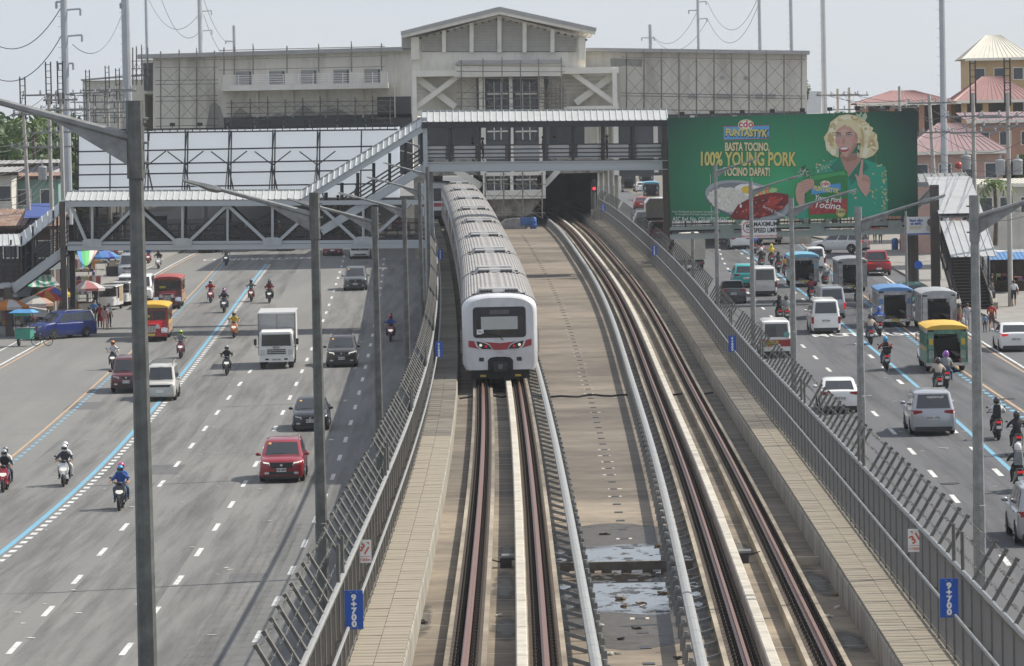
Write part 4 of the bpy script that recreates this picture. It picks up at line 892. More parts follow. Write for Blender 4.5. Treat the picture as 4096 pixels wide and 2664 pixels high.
def flat(name, pts, col, d, rough=.5, var=0., key=None):
    uv = [gz(x, y) for x, y in pts]; n = len(uv)
    v = [gmap(u, w_, d)-gb.location for u, w_ in uv]
    area = sum(v[i].x*v[(i+1) % n].z-v[(i+1) % n].x*v[i].z for i in range(n))
    if area < 0: v = v[::-1]
    m_ = mat(key or 'print_%02x%02x%02x' % tuple(int(255*min(1, c)) for c in col), col, rough, 0, var, 2.)
    bm = MB().add(v, [tuple(range(n))]); return bm.build(name, m_, gb)
def ell(cx, cy, rx, ry, a=0., n=28, wob=0, seed=1):
    r = random.Random(seed); ca, sa = math.cos(a), math.sin(a); o = []
    for i in range(n):
        t = 2*math.pi*i/n; k = 1+wob*r.uniform(-1, 1); o.append((cx+rx*k*math.cos(t)*ca-ry*k*math.sin(t)*sa, cy+rx*k*math.cos(t)*sa+ry*k*math.sin(t)*ca))
    return o
def gtext(s, x, y, size_px, col, fs=1., bold=.0, a=0., shear=0., d=.05, spacing=1., font_w=None):
    u, v = gz(x, y); p = gmap(u, v, d); m_ = mat('print_%02x%02x%02x' % tuple(int(255*min(1, c)) for c in col), col, .5, 0, 0)
    return letter(s, p-gb.location, size_px/2.288/60.3*1.38, m_, gb, fs, bold, (RXF, -a+.024, 0), 'CENTER', shear, spacing)
GOLD = (.62, .56, .17); CREAM = (.72, .63, .38)
flat('logo_panel', [(578, 150), (1004, 136), (1006, 262), (580, 276)], (.45, .04, .06), .02); flat('logo_panel', [(584, 155), (999, 142), (1001, 257), (585, 270)], (.10, .36, .66), .026)
flat('logo_disc', ell(786, 134, 72, 48, -.02), (.80, .76, .62), .032); flat('logo_ring', ell(786, 134, 66, 43, -.02), (.62, .50, .10), .036); flat('logo_disc', ell(786, 134, 60, 37, -.02), (.80, .78, .70), .04)
gtext('cdo', 787, 130, 66, (.50, .02, .05), 1.0, .012, d=.046)
gtext('FUNTASTYK', 793, 216, 64, (.02, .02, .015), .80, .05, d=.034, a=-.02); gtext('FUNTASTYK', 789, 211, 62, GOLD, .80, .03, d=.042, a=-.02)
gtext('BASTA TOCINO,', 803, 342, 74, (.03, .07, .03), .54, .04, d=.03); gtext('BASTA TOCINO,', 800, 339, 74, CREAM, .54, .028)
gtext('100% YOUNG PORK', 806, 458, 125, (.03, .07, .03), .57, .05, d=.03); gtext('100% YOUNG PORK', 802, 453, 125, GOLD, .57, .04)
gtext('TOCINO DAPAT!', 801, 570, 74, (.03, .07, .03), .54, .04, d=.03); gtext('TOCINO DAPAT!', 798, 567, 74, CREAM, .54, .028)
gtext('ASC Ref. No. C0116P010426C', 376, 998, 40, (.74, .76, .74), .74); gtext('From Worldpanel by Numerator Household Panel', 330, 930, 19, (.6, .64, .6), .8); gtext('for the period of 52 weeks ending March 22', 330, 953, 19, (.6, .64, .6), .8)
# plate of food
flat('plate', ell(805, 832, 400, 172, .20, 40), (.12, .12, .14), .02); flat('plate', ell(806, 820, 396, 168, .20, 40), (.34, .36, .38), .024); flat('plate', ell(806, 818, 352, 142, .20, 40), (.20, .22, .24), .028)
flat('fried_egg', ell(815, 735, 130, 62, .1, 30, .06, 3), (.78, .78, .74), .033); flat('egg_yolk', ell(808, 728, 62, 34, .1), (.75, .50, .04), .037)
rg = random.Random(4)
flat('rice', ell(630, 815, 190, 108, .15, 40, .06, 5), (.66, .64, .55), .034)
for k in range(60): a_ = rg.uniform(0, 6.28); r_ = rg.random()**.5; flat('rice_grain', ell(628+170*r_*math.cos(a_), 812+96*r_*math.sin(a_), 13, 8, rg.uniform(0, 3), 7), rg.choice([(.78, .77, .72), (.72, .70, .62), (.56, .54, .45)]), .037+.0004*k)
for k, (x, y, c_) in enumerate(((880, 768, (.50, .50, .12)), (945, 750, (.60, .12, .05)), (985, 742, (.20, .38, .10)), (1012, 735, (.55, .10, .05)), (1040, 728, (.16, .32, .10)))): flat('vegetable_slice', ell(x, y, 48, 30, -.2), c_, .04+.002*k); flat('vegetable_slice', ell(x, y+2, 38, 22, -.2), [min(1, q_*1.7+.05) for q_ in c_], .041+.002*k)
flat('glazed_meat', [(655, 960), (720, 860), (850, 790), (980, 760), (1060, 748), (1180, 768), (1190, 830), (1130, 900), (1010, 960), (860, 992), (720, 996), (650, 985)], (.20, .012, .014), .05)
for k in range(46):
    a_ = rg.uniform(0, 6.28); r_ = rg.random()**.5; x, y = 930+230*r_*math.cos(a_)-40*math.sin(a_)*r_, 872+86*r_*math.sin(a_)-60*r_*math.cos(a_)*.8+20
    flat('meat_strip', ell(x, y, rg.uniform(26, 55), rg.uniform(10, 20), rg.uniform(-1.2, .2), 12, .15, k), rg.choice([(.36, .025, .02), (.26, .015, .015), (.13, .008, .01), (.45, .05, .035)]), .052+.0006*k)
    if k % 4 == 0: flat('meat_gloss', ell(x+6, y-6, 10, 4, -.5, 6), (.6, .35, .3), .09+.0005*k)
gtext('Serving Suggestion', 1070, 928, 26, (.7, .72, .7), 1, a=-.42, d=.12)
# generic figure: jacket, neck, face, hair, hand, tiara, food tray
JG = (.02, .32, .205); SKIN = (.56, .33, .26); SK2 = (.46, .25, .19)
flat('jacket', [(1430, 520), (1500, 490), (1640, 430), (1720, 590), (1860, 440), (1980, 480), (2070, 510), (2090, 620), (2100, 960), (1260, 985), (1255, 900), (1420, 760)], JG, .02)
flat('jacket_lapel', [(1640, 430), (1720, 610), (1690, 640), (1560, 520)], (.010, .19, .12), .026); flat('jacket_lapel', [(1860, 440), (1735, 610), (1760, 680), (1920, 520)], (.010, .19, .12), .026)
flat('neck', [(1650, 400), (1830, 390), (1850, 450), (1730, 605), (1660, 440)], SK2, .03)
HB = (.72, .62, .36); HD = (.52, .40, .18); HL = (.82, .76, .56)
flat('hair', [(1640, 50), (1720, 38), (1800, 52), (1870, 90), (1930, 150), (1960, 230), (2000, 290), (2005, 350), (1960, 410), (1890, 440), (1830, 430), (1840, 300), (1640, 300), (1640, 430), (1580, 410), (1525, 360), (1515, 290), (1500, 250), (1540, 190), (1560, 110)], HB, .034)
for k, (x, y, rx, ry, a_, c_) in enumerate(((1570, 250, 30, 80, .2, HD), (1545, 330, 22, 50, -.4, HL), (1600, 140, 24, 70, .5, HL), (1900, 180, 30, 90, -.5, HL), (1950, 310, 26, 70, -.3, HD), (1890, 370, 26, 60, .3, HL), (1850, 250, 22, 90, -.1, HD), (1720, 75, 70, 20, .1, HL), (1590, 380, 26, 30, .1, HL))): flat('hair_lock', ell(x, y, rx, ry, a_, 16), c_, .037+.001*k)
for k in range(64):
    a_ = rg.uniform(-.35, math.pi+.35); rr_ = rg.uniform(.62, 1.0); x, y = 1752+238*rr_*math.cos(a_)*(1.0 if math.sin(a_) > .5 else .98), 290-235*rr_*math.sin(a_)
    if abs(x-1712) < 105 and y > 150: continue
    flat('hair_lock', ell(x, y, rg.uniform(14, 34), rg.uniform(7, 14), rg.uniform(0, 3.1), 10, .12, k), rg.choice([HB, HD, HL, (.64, .52, .27), (.78, .70, .47)]), .046+.0001*k)
flat('face', [(1612, 190), (1640, 150), (1700, 130), (1770, 145), (1805, 190), (1815, 270), (1790, 340), (1745, 400), (1715, 430), (1680, 415), (1645, 360), (1610, 290)], SKIN, .05)
flat('hair_fringe', [(1600, 200), (1630, 110), (1720, 80), (1800, 110), (1840, 190), (1850, 270), (1800, 210), (1740, 150), (1690, 135), (1640, 165)], HB, .056)
flat('face_shade', [(1790, 180), (1815, 250), (1800, 330), (1745, 405), (1715, 428), (1740, 370), (1775, 300)], (.44, .24, .18), .0515); flat('face_light', ell(1690, 200, 40, 30, 0, 14), (.64, .40, .32), .0512); flat('neck_shade', [(1680, 415), (1715, 432), (1760, 395), (1830, 400), (1800, 450), (1720, 470), (1670, 440)], (.34, .18, .13), .0495); flat('cheek', ell(1632, 285, 18, 22, .2, 14), (.58, .26, .22), .053); flat('cheek', ell(1782, 280, 22, 24, -.2, 14), (.58, .26, .22), .053)
for x, y, a_ in ((1632, 208, .1), (1728, 206, -.12)): flat('brow', ell(x, y, 32, 6, a_, 10), (.12, .07, .05), .058)
for x, y in ((1634, 232), (1730, 228)): flat('eye', ell(x, y, 27, 11, 0, 12), (.10, .06, .05), .058); flat('eye', ell(x, y+2, 18, 6, 0, 10), (.72, .70, .68), .06); flat('iris', ell(x, y+1, 6, 6, 0, 8), (.04, .025, .02), .062)
flat('nose', [(1676, 250), (1690, 248), (1700, 296), (1682, 308), (1664, 298)], SK2, .056); flat('lips', ell(1688, 356, 46, 24, -.08, 18), (.42, .06, .08), .058); flat('teeth', ell(1690, 348, 36, 11, -.08, 14), (.80, .80, .78), .06)
for x, y in ((1630, 380), (1822, 350), (1818, 390)): flat('earring', ell(x, y, 11, 38, 0, 10), (.45, .50, .38), .062)
flat('tiara', [(1790, 30), (1810, 70), (1880, 95), (1898, 60), (1880, 20), (1855, 45), (1840, 15), (1822, 42)], (.45, .52, .36), .06); flat('tiara_gem', ell(1845, 52, 10, 12), (.02, .2, .14), .066)
for k in range(70):
    bx = rg.choice([(1480, 530, 60, 45), (1540, 490, 60, 40), (2010, 540, 60, 50), (2060, 640, 24, 120), (1960, 780, 40, 90), (2070, 820, 26, 80), (1800, 760, 30, 40)]); flat('embroidery', ell(bx[0]+rg.uniform(-1, 1)*bx[2], bx[1]+rg.uniform(-1, 1)*bx[3], rg.uniform(6, 16), rg.uniform(4, 9), rg.uniform(0, 3), 7), rg.choice([(.50, .46, .22), (.40, .38, .17), (.60, .57, .34)]), .03+.0004*k)
flat('hand', [(1812, 620), (1828, 585), (1838, 520), (1850, 452), (1864, 446), (1868, 470), (1862, 530), (1864, 585), (1900, 590), (1928, 612), (1936, 660), (1925, 740), (1895, 785), (1850, 730), (1815, 670)], SKIN, .07); flat('thumb', [(1815, 650), (1800, 610), (1790, 585), (1802, 578), (1822, 606), (1850, 640), (1845, 665)], SKIN, .078)
for x, y in ((1868, 622), (1888, 622), (1906, 630), (1922, 644)): flat('finger_fold', ell(x, y, 9, 24, .2, 10), SK2, .074)
flat('food_tray', [(1330, 620), (1400, 590), (1700, 540), (1722, 560), (1730, 980), (1370, 990)], (.02, .21, .05), .078); flat('food_tray_rim', [(1335, 628), (1400, 598), (1690, 552), (1715, 590), (1640, 590), (1400, 640)], (.05, .34, .10), .082)
flat('tray_window', [(1370, 850), (1720, 800), (1722, 930), (1375, 950)], (.33, .03, .03), .084)
for k in range(16): flat('meat_strip', ell(rg.uniform(1390, 1705), rg.uniform(840, 935), 30, 13, rg.uniform(-.8, .6), 10), rg.choice([(.42, .05, .04), (.28, .02, .02), (.50, .10, .07)]), .086+.0008*k)
flat('tray_label', [(1390, 700), (1660, 662), (1664, 728), (1392, 768)], (.08, .32, .62), .1); flat('logo_disc', ell(1520, 670, 46, 30), (.80, .76, .62), .104); gtext('cdo', 1520, 667, 38, (.50, .02, .05), 1, .01, d=.11)
gtext('FUNTASTYK', 1527, 722, 42, GOLD, .72, .024, d=.112, a=-.12); gtext('Young Pork', 1545, 805, 50, (.78, .76, .72), .75, .008, d=.112, shear=.25, a=-.1); gtext('Tocino', 1535, 865, 62, (.78, .76, .72), 1, .01, d=.112, shear=.25, a=-.08)
flat('seal', ell(1666, 928, 44, 44), (.42, .34, .10), .112); flat('seal', ell(1666, 928, 34, 34), (.60, .52, .22), .116); gtext('100%', 1664, 922, 26, (.06, .05, .02), .9, .006, d=.12)
flat('hand', [(1245, 730), (1265, 665), (1340, 628), (1400, 625), (1418, 650), (1415, 690), (1390, 710), (1330, 760), (1330, 880), (1290, 880), (1255, 820)], SKIN, .12)
for k in range(4): flat('finger_fold', ell(1345, 650+k*26, 68, 4, -.28, 10), SK2, .124)
for k in range(34): flat('small_crown', ell(1330+rg.gauss(0, 34), 565+rg.gauss(0, 28), rg.uniform(5, 13), rg.uniform(4, 9), rg.uniform(0, 3), 7), rg.choice([(.55, .55, .46), (.34, .36, .30), (.66, .66, .58), (.03, .05, .05)]), .126+.0005*k)
for k in range(8):
    u = (k+.5)/8; p = gmap(u, 0); beam('frame_post', p+Vector((0, .35, -.05)), gmap(u, 1)+Vector((0, .35, -.4)), .12, .12, steel_dk, gb)
for k, u in enumerate((.06, .18, .30, .42, .54, .65, .76, .88)):
    p = gmap(u, 0)+Vector((0, 0, .25)); MB().box(-.16, .16, -.3, -.05, -.1, .14).build('floodlight', dark_plastic, gb, loc=p-gb.location); rod('light_arm', p+Vector((0, .3, -.3)), p+Vector((0, -.1, 0)), .03, galv, gb)
# speed limit board and small advert
def board(px0, py0, px1, py1, Y, name, label, cat, m_):
    a, c = P(px0, py0, Y), P(px1, py1, Y); t = T(name, label, cat, ((a.x+c.x)/2, Y, c.z)); w, h = abs(c.x-a.x), a.z-c.z; MB().box(-w/2, w/2, -.03, .03, 0, h).build('board', m_, t); return t, w, h
sl, w, h = board(2966, 883, 3107, 950, 273.3, 'speed_limit_sign', 'white MAXIMUM SPEED LIMIT sign hung under the green billboard', 'sign', sign_white)
letter('MAXIMUM', (w*.19, -.04, h*.78), h*.36, ink, sl, .82, .012); letter('SPEED LIMIT', (w*.19, -.04, h*.42), h*.36, ink, sl, .72, .012); letter('AVOID ACCIDENT. PLEASE FOLLOW SPEED LIMIT.', (0, -.04, h*.1), h*.13, sign_red, sl, .78, .004)
rn = MB(); cx_, cz_, ro, ri = -w*.31, h*.62, h*.33, h*.27; n = 24
rn.add([(cx_+r_*math.cos(2*math.pi*i/n), -.038, cz_+r_*math.sin(2*math.pi*i/n)) for r_ in (ri, ro) for i in range(n)], [(i, (i+1) % n, (i+1) % n+n, i+n) for i in range(n)]); rn.build('red_ring', sign_red, sl); letter('60', (cx_, -.04, cz_+h*.08), h*.32, ink, sl, .85, .015); letter('KPH', (cx_, -.04, cz_-h*.14), h*.14, ink, sl)
ad, w, h = board(3618, 868, 3763, 938, 272.9, 'small_advert_board', 'small pale advert board with blue words beside the right stair', 'sign', sign_white)
for k, s in enumerate(('Ilayo ako', 'sa sakit.')): letter(s, (-w*.18, -.04, h*(.80-.17*k)), h*.2, sign_blue, ad, 1, .01)
for k in range(3): MB().box(-w*.36, w*(.0-.03*k), -.036, -.031, h*(.46-.07*k), h*(.50-.07*k)).build('print_line', mat('print_tan', (.6, .5, .3), .6), ad)
MB().box(-w*.5, w*.22, -.036, -.031, .02, h*.09).build('print_line', sign_blue, ad); MB().prism(ell(w*.2, h*.68, w*.075, h*.2), lambda a, c, t_: (a, t_, c), -.036, -.031).build('print_figure', mat('print_greybrown', (.16, .13, .12), .6), ad); MB().prism(ell(w*.22, h*.36, w*.13, h*.2), lambda a, c, t_: (a, t_, c), -.036, -.031).build('print_figure', mat('print_pale', (.55, .5, .45), .6), ad)
sg_ = T('no_parking_sign', 'round blue sign on a thin post beside the right stair', 'sign', (P(3672, 975, 262).x, 262, zr(262)+.14)); MB().tube((0, 0, 0), (0, 0, 3.0), .04, 6).build('post', galv, sg_); MB().tube((0, -.05, 2.75), (0, -.02, 2.75), .27, 16).build('disc', sign_blue, sg_)
# ---------------------------------------------------------------- elevated station
cream = mat('cream_wall_paint', (.79, .755, .665), .8, 0, .05, .5, dirt=(.40, .37, .31), dirt_amt=.75, dscale=.5, stretch=(1, 1, .22))
cream_lt = mat('cream_trim_paint', (.82, .79, .70), .75, 0, .05, .8, dirt=(.42, .39, .33), dirt_amt=.35, dscale=.6)
gutter_m = mat('grey_gutter', (.40, .395, .38), .6, .1, .1, 1); louv_m = mat('louvre_blade', (.66, .63, .56), .7, 0, .08, 2); dark_in = mat('shaded_interior', (.10, .105, .11), .9, 0, .2, .4); win_m = mat('station_window_glass', (.05, .06, .07), .15, 0, .2, .7)  # dark_in paints the shade of recesses and openings onto flat faces
scaf = mat('scaffold_pipe', (.20, .18, .16), .7, .2, .3, 3); net_g = mat('scaffold_net', (.05, .065, .065), .9, 0, .4, 1.2, alpha=.30)
YS_ = 372.
Yw = lambda x: 405. if x < 1648 else YS_          # the left wing stands farther back
s = lambda x, y, d=0.: P(x, y, Yw(x)+d)
stn = T('railway_station', 'wide cream elevated station with louvred gable above the tracks', 'station', Vector((s(2000, 700).x, YS_, zl(YS_))))
def sbox(name, x0, y0, x1, y1, d0, d1, m_, parent=stn):
    Y_ = Yw((x0+x1)/2); a, c = P(x0, y0, Y_), P(x1, y1, Y_); return MB().box(a.x, c.x, Y_+d0, Y_+d1, c.z, a.z).build(name, m_, parent, world=True)
def spoly(name, pts, d0, d1, m_, parent=stn): Y_ = Yw(sum(p_[0] for p_ in pts)/len(pts)); return MB().prism(pts, lambda a, c, t_: tuple(P(a, c, Y_)+Vector((0, t_, 0))), d0, d1).build(name, m_, parent, world=True)
# wings
spoly('wall', [(612, 695), (1652, 695), (1652, 196), (612, 232)], 0, 190, cream); spoly('gutter', [(553, 236), (1658, 203), (1658, 187), (553, 219)], -1.0, .4, gutter_m)  # left wing's unseen depth is stretched so its shadow darkens the road behind
sbox('wall', 560, 236, 611, 372, 2.5, 20, cream); sbox('opening_shade', 565, 250, 608, 360, 2.3, 2.45, dark_in); sbox('side_block', 305, 318, 560, 520, 6, 20, cream); spoly('gutter', [(300, 318), (560, 298), (560, 290), (300, 312)], 5.4, 6.6, gutter_m)
spoly('wall', [(2338, 690), (3228, 690), (3228, 214), (2338, 200)], 0, 60, cream); spoly('gutter', [(2335, 206), (3236, 219), (3236, 204), (2335, 192)], -1.0, .4, gutter_m)
sbox('shade_band', 2470, 462, 3228, 690, -.06, 0, dark_in)  # flat dark sheet standing in for the shaded storey under the wing
for x in (2612, 2760, 2930, 3090): sbox('lower_column', x, 462, x+22, 690, -.25, -.06, cream)
for x in (790, 1012, 1041, 1455): sbox('wall_joint', x, 240, x+2, 340, -.03, 0, gutter_m)
# left balcony with railing and shuttered windows
spoly('balcony_slab', [(893, 366), (1555, 354), (1555, 333), (893, 344)], -2.2, 0, cream_lt)
for k in range(12): x = 895+k*59.5; rod('baluster', s(x, 300-.018*(x-893), -2.1), s(x, 345-.018*(x-893), -2.1), .05, white_paint, stn)
for k in range(5): y = 303+k*9; rod('balcony_rail', s(893, y, -2.1), s(1553, y-11, -2.1), .025, white_paint, stn)
for x in (975, 1108, 1235, 1365, 1490):
    y = 287-.018*(x-975); f = sbox('window', x-31, y, x+31, y+58, -.06, 0, win_m)
    for k in range(9): sbox('shutter_slat', x-30, y+1+k*6.2, x+22, y+4.5+k*6.2, -.14, -.06, gutter_m, stn)
for x in (1030, 1171, 1303, 1452): sbox('pilaster', x-5, 364, x+5, 470, -.45, 0, cream)
sbox('opening_shade', 1508, 388, 1645, 470, -.05, 0, dark_in); sbox('mullion', 1576, 344, 1583, 470, -.3, 0, cream_lt)
sbox('shade_band', 895, 470, 1652, 695, -.05, 0, dark_in)
# gable block
spoly('gable_wall', [(1650, 300), (2342, 290), (2342, 150), (1998, 62), (1650, 160)], -1.5, 24, cream)
for sgn, xs in ((0, [1682, 1777, 1887, 1993]), (1, [2002, 2098, 2209, 2308])):
    for i in range(3):
        x0, x1 = xs[i]+7, xs[i+1]-7
        top = lambda x: 68+abs(x-1998)*.262
        f = spoly('louvre_panel', [(x0, 209), (x1, 208), (x1, top(x1)+6), (x0, top(x0)+6)], -1.56, -1.5, dark_in)
        y = 206
        while y > min(top(x0), top(x1))+8:
            lo, hi = x0, x1
            lim = (y-74)/.262
            if sgn == 0: lo = max(x0, 1998-lim)
            else: hi = min(x1, 1998+lim)
            if hi-lo > 6:
                a, c = s(lo, y), s(hi, y); MB().add([(a.x, YS_-1.72, a.z), (c.x, YS_-1.72, c.z), (c.x, YS_-1.57, c.z+.13), (a.x, YS_-1.57, a.z+.13)], [(0, 1, 2, 3)]).build('louvre_blade', louv_m, stn, world=True)
            y -= 6
for x in (1777, 1887, 1998, 2098, 2209): spoly('gable_mullion', [(x-8, 212), (x+8, 212), (x+8, 66+abs(x-1998)*.262), (x-8, 66+abs(x-1998)*.262)], -1.9, -1.5, cream_lt)
for x0, x1 in ((1645, 1680), (2312, 2340)): sbox('pilaster', x0, 152, x1, 240, -2.0, -1.5, cream_lt)
for pts in ([(1612, 156), (1998, 62), (1998, 40), (1612, 134)], [(1998, 62), (2378, 142), (2378, 120), (1998, 40)]): spoly('bargeboard', pts, -3.4, -1.4, cream_lt)
for (x0, y0), (x1, y1) in (((1607, 131), (1998, 33)), ((2382, 117), (1998, 33))):
    a, c = P(x0, y0, YS_), P(x1, y1, YS_); b = MB(); n = 22; lo = []; hi = []
    for i in range(n+1):
        for e_, h_ in ((0, .0), (.06, .09), (.12, .0)):
            t_ = min(1, (i+e_)/n); p = a.lerp(c, t_)+Vector((0, -3.5, h_)); lo.append(p); hi.append(p+Vector((0, 30, 0)))
    b.loft([lo, hi], caps=False, closed=False); b.build('roof', gutter_m, stn, world=True)
    lo2 = [p-Vector((0, 0, .3)) for p in (a+Vector((0, -3.5, 0)), c+Vector((0, -3.5, 0)))]
    MB().prism([(0, 0), (1, 0), (1, .3), (0, .3)], lambda u, v, t_: tuple(a.lerp(c, u)+Vector((0, -3.55+t_, -.32+v))), 0, .06).build('gutter', gutter_m, stn, world=True)
for k in range(26):
    u = (k+.5)/26; x = 1640+u*718; y = 72+abs(x-1998)*.245; a = s(x, y, -1.62); MB().box(a.x-.12, a.x+.12, YS_-1.66, YS_-1.5, a.z-.14, a.z+.02).build('eave_slot', dark_in, stn, world=True)
a, c = P(1607, 138, YS_), P(1650, 192, YS_); MB().box(a.x, c.x, YS_-1.2, YS_+6, c.z, a.z).build('side_wall_box', gutter_m, stn, world=True)
# portal frames left and right of the centre
for x0, x1, y0, y1, fl in ((1650, 1850, 288, 458, 1), (2240, 2472, 276, 442, -1)):
    sbox('recess_wall', x0, y0, x1, y1, -.3, -.2, cream); xo = x0+2 if fl > 0 else x1
    sbox('portal_column', xo-2 if fl > 0 else xo-26, y0, xo+24 if fl > 0 else xo, 700, -2.6, -1.2, cream_lt)
    sbox('portal_beam', x0, y0-2, x1, y0+18, -2.5, -1.2, cream_lt); sbox('portal_beam', x0, y1-14, x1, y1+4, -2.5, -1.2, cream_lt)
    for k in range(5): sbox('wall_batten', x0+4, y0+26+k*16, x1-4, y0+28+k*16, -.36, -.3, cream_lt)
    beam('portal_brace', s(xo, y1-20, -1.8), s(xo+fl*190, y0+10, -1.8), .5, .45, cream_lt, stn); beam('portal_brace', s(xo+fl*12, y0+20, -1.0), s(xo+fl*170, y1-30, -1.0), .8, .6, cream_lt, stn)
# centre block with canopy and windows
spoly('canopy', [(1820, 312), (2246, 308), (2246, 258), (1822, 262)], -4.2, -1.5, cream_lt); spoly('canopy_gutter', [(1822, 262), (2246, 258), (2246, 243), (1838, 247)], -4.5, -1.5, gutter_m)
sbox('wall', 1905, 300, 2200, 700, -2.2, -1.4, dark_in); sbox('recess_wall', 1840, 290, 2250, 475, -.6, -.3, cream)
for x in (1915, 2035, 2150): sbox('pilaster', x, 312, x+32 if x != 2035 else x+22, 700, -2.7, -2.2, cream_lt)
for r_, (y0, y1) in enumerate(((330, 460), (505, 560), (692, 760))):
    for x0, x1 in ((1950, 2032), (2062, 2148)):
        f = sbox('window', x0, y0, x1, y1, -2.3, -2.2, win_m)
        for k in range(1, 3): sbox('mullion', x0+(x1-x0)*k/3-2.5, y0, x0+(x1-x0)*k/3+2.5, y1, -2.42, -2.3, cream_lt)
        sbox('mullion', x0, (y0*.65+y1*.35), x1, (y0*.65+y1*.35)+4, -2.42, -2.3, cream_lt)
sbox('sill_block', 1932, 762, 2182, 792, -3.4, -1.4, cream_lt); sbox('sill_block', 1932, 690, 2182, 700, -3.0, -1.4, cream_lt)
for x in (1932, 2040, 2168): sbox('pilaster', x, 700, x+14, 762, -3.1, -2.2, cream_lt)
spoly('under_block', [(1950, 792), (2170, 792), (2110, 862), (1990, 862)], -2.6, -1.0, conc_wall)
# underside: deck slab, side walls, dark platform hall
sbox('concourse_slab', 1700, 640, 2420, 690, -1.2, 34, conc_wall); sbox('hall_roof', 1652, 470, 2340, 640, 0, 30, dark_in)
a, c = s(1728, 690), s(2410, 690)
MB().box(a.x-.5, a.x, YS_+8, YS_+60, zl(YS_), a.z).build('hall_wall', conc_wall, stn, world=True); MB().box(c.x, c.x+.5, YS_+1, YS_+60, zr(YS_), c.z).build('hall_wall', conc_wall, stn, world=True)
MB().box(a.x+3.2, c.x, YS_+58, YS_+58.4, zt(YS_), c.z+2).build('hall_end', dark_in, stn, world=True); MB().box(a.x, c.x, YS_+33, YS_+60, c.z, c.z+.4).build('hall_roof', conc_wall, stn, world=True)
MB().box(xa(380)+2.0, xb(400)-2.0, YS_+3, YS_+45, zt(380)-.4, zt(380)+1.05).build('platform', conc_wall, stn, world=True)
for k in range(5): x = 2386+k*20; sbox('ribbed_column', x, 478, x+13, 850, -1.0, .8, cream_lt)
sbox('column_wall', 2384, 478, 2478, 850, -.4, .2, cream)
for x, w_ in ((380, 60), (1690, 40)):
    a = s(x, 690); Y_ = Yw(x); MB().box(a.x-.9, a.x+.9, Y_+4, Y_+7, zl(Y_)-.3, a.z).build('pier', conc, stn, world=True); MB().box(a.x-.9, a.x+.9, Y_+42, Y_+45, zl(Y_+43)-.3, a.z).build('pier', conc, stn, world=True)
a = s(3215, 690); MB().box(a.x-.9, a.x+.9, YS_+4, YS_+7, zr(YS_)-.3, a.z).build('pier', conc, stn, world=True)
beam('brace_beam', s(1822, 680, -1.4), s(1925, 745, -1.4), .7, .6, cream_lt, stn); beam('brace_beam', s(2235, 680, -1.4), s(2178, 740, -1.4), .6, .5, cream_lt, stn)
for x in (2880, 2907, 2766, 3036, 3088): sbox('vent', x-14, 376 if x > 2700 else 300, x+14, 394, -.12, 0, gutter_m)
for x, y in ((2889, 310), (2982, 312)): sbox('vent', x-8, y-6, x+8, y+6, -.1, 0, gutter_m)
# ---------------------------------------------------------------- scaffolding
def scaffold(label, xs, y0, y1, ledg, lv, d=-1.6, slope=0., brace=True, half=False):
    p = s(xs[0], y1, d); t = T('scaffolding', label, 'scaffolding', p, 'scaffolding on the station front')
    for i, x in enumerate(xs):
        yy = slope*(x-xs[0]); rod('upright', s(x, y1+yy, d), s(x, y0+yy-(i % 3)*6, d), .05, scaf, t)
        rod('upright', s(x+2, y1+yy, d+.9), s(x+2, y0+yy, d+.9), .045, scaf, t)
        if i:
            xp = xs[i-1]; yp = slope*(xp-xs[0])
            if brace:
                for k in range(len(lv)-1):
                    rod('brace', s(xp, lv[k]+yp, d), s(x, lv[k+1]+yy, d), .022, scaf, t); rod('brace', s(xp, lv[k+1]+yp, d), s(x, lv[k]+yy, d), .022, scaf, t)
    for y in ledg:
        y2 = y+slope*(xs[-1]-xs[0]); rod('ledger', s(xs[0]-20, y, d-.06), s(xs[-1]+15, y2+random.uniform(-3, 3), d-.06), .04, scaf, t)
    return t
xs = list(range(2505, 3225, 70)); scaffold('pipe scaffolding with cross braces along the right wing wall', xs, 205, 470, (228, 372, 383, 437), (235, 310, 385, 460), slope=.014)
scaffold('pipe scaffolding at the left end of the left wing wall', [642, 716, 786, 857], 205, 520, (240, 270, 322, 338, 387, 405, 473, 505), (275, 345, 405, 480), slope=-.01)
scaffold('upright scaffold poles standing on the white railed balcony', [895, 937, 1012, 1147, 1274, 1405, 1525], 190, 300, (202, 238, 280), (238, 280), slope=-.026, brace=False)
scaffold('scaffolding in the dark recess under the balcony', [925, 1000, 1070, 1140, 1210, 1280, 1350, 1420, 1490, 1560], 400, 520, (412, 430, 455, 480, 502), (410, 460, 510), slope=-.012, d=-1.2)
scaffold('scaffolding around the canopy of the centre block', [1845, 1932, 2008, 2082, 2155, 2245], 240, 455, (262, 285, 312, 370, 395, 425), (315, 385, 450), d=-4.8)
scaffold('dense scaffolding stacked right of the centre windows', [2178, 2190, 2205, 2222, 2240, 2252], 340, 450, (352, 362, 374, 386, 398, 410, 425), (350, 400, 445), d=-3.4)
scaffold('tall scaffolding under the centre block beside the track', [1940, 2014, 2090, 2168], 690, 872, (735, 782, 853), (690, 760, 830, 872), d=-7.)
scaffold('bamboo scaffolding at the far left end of the station', [530, 545, 566, 590], 190, 340, (245, 275, 300), (250, 290, 330), d=-1.)
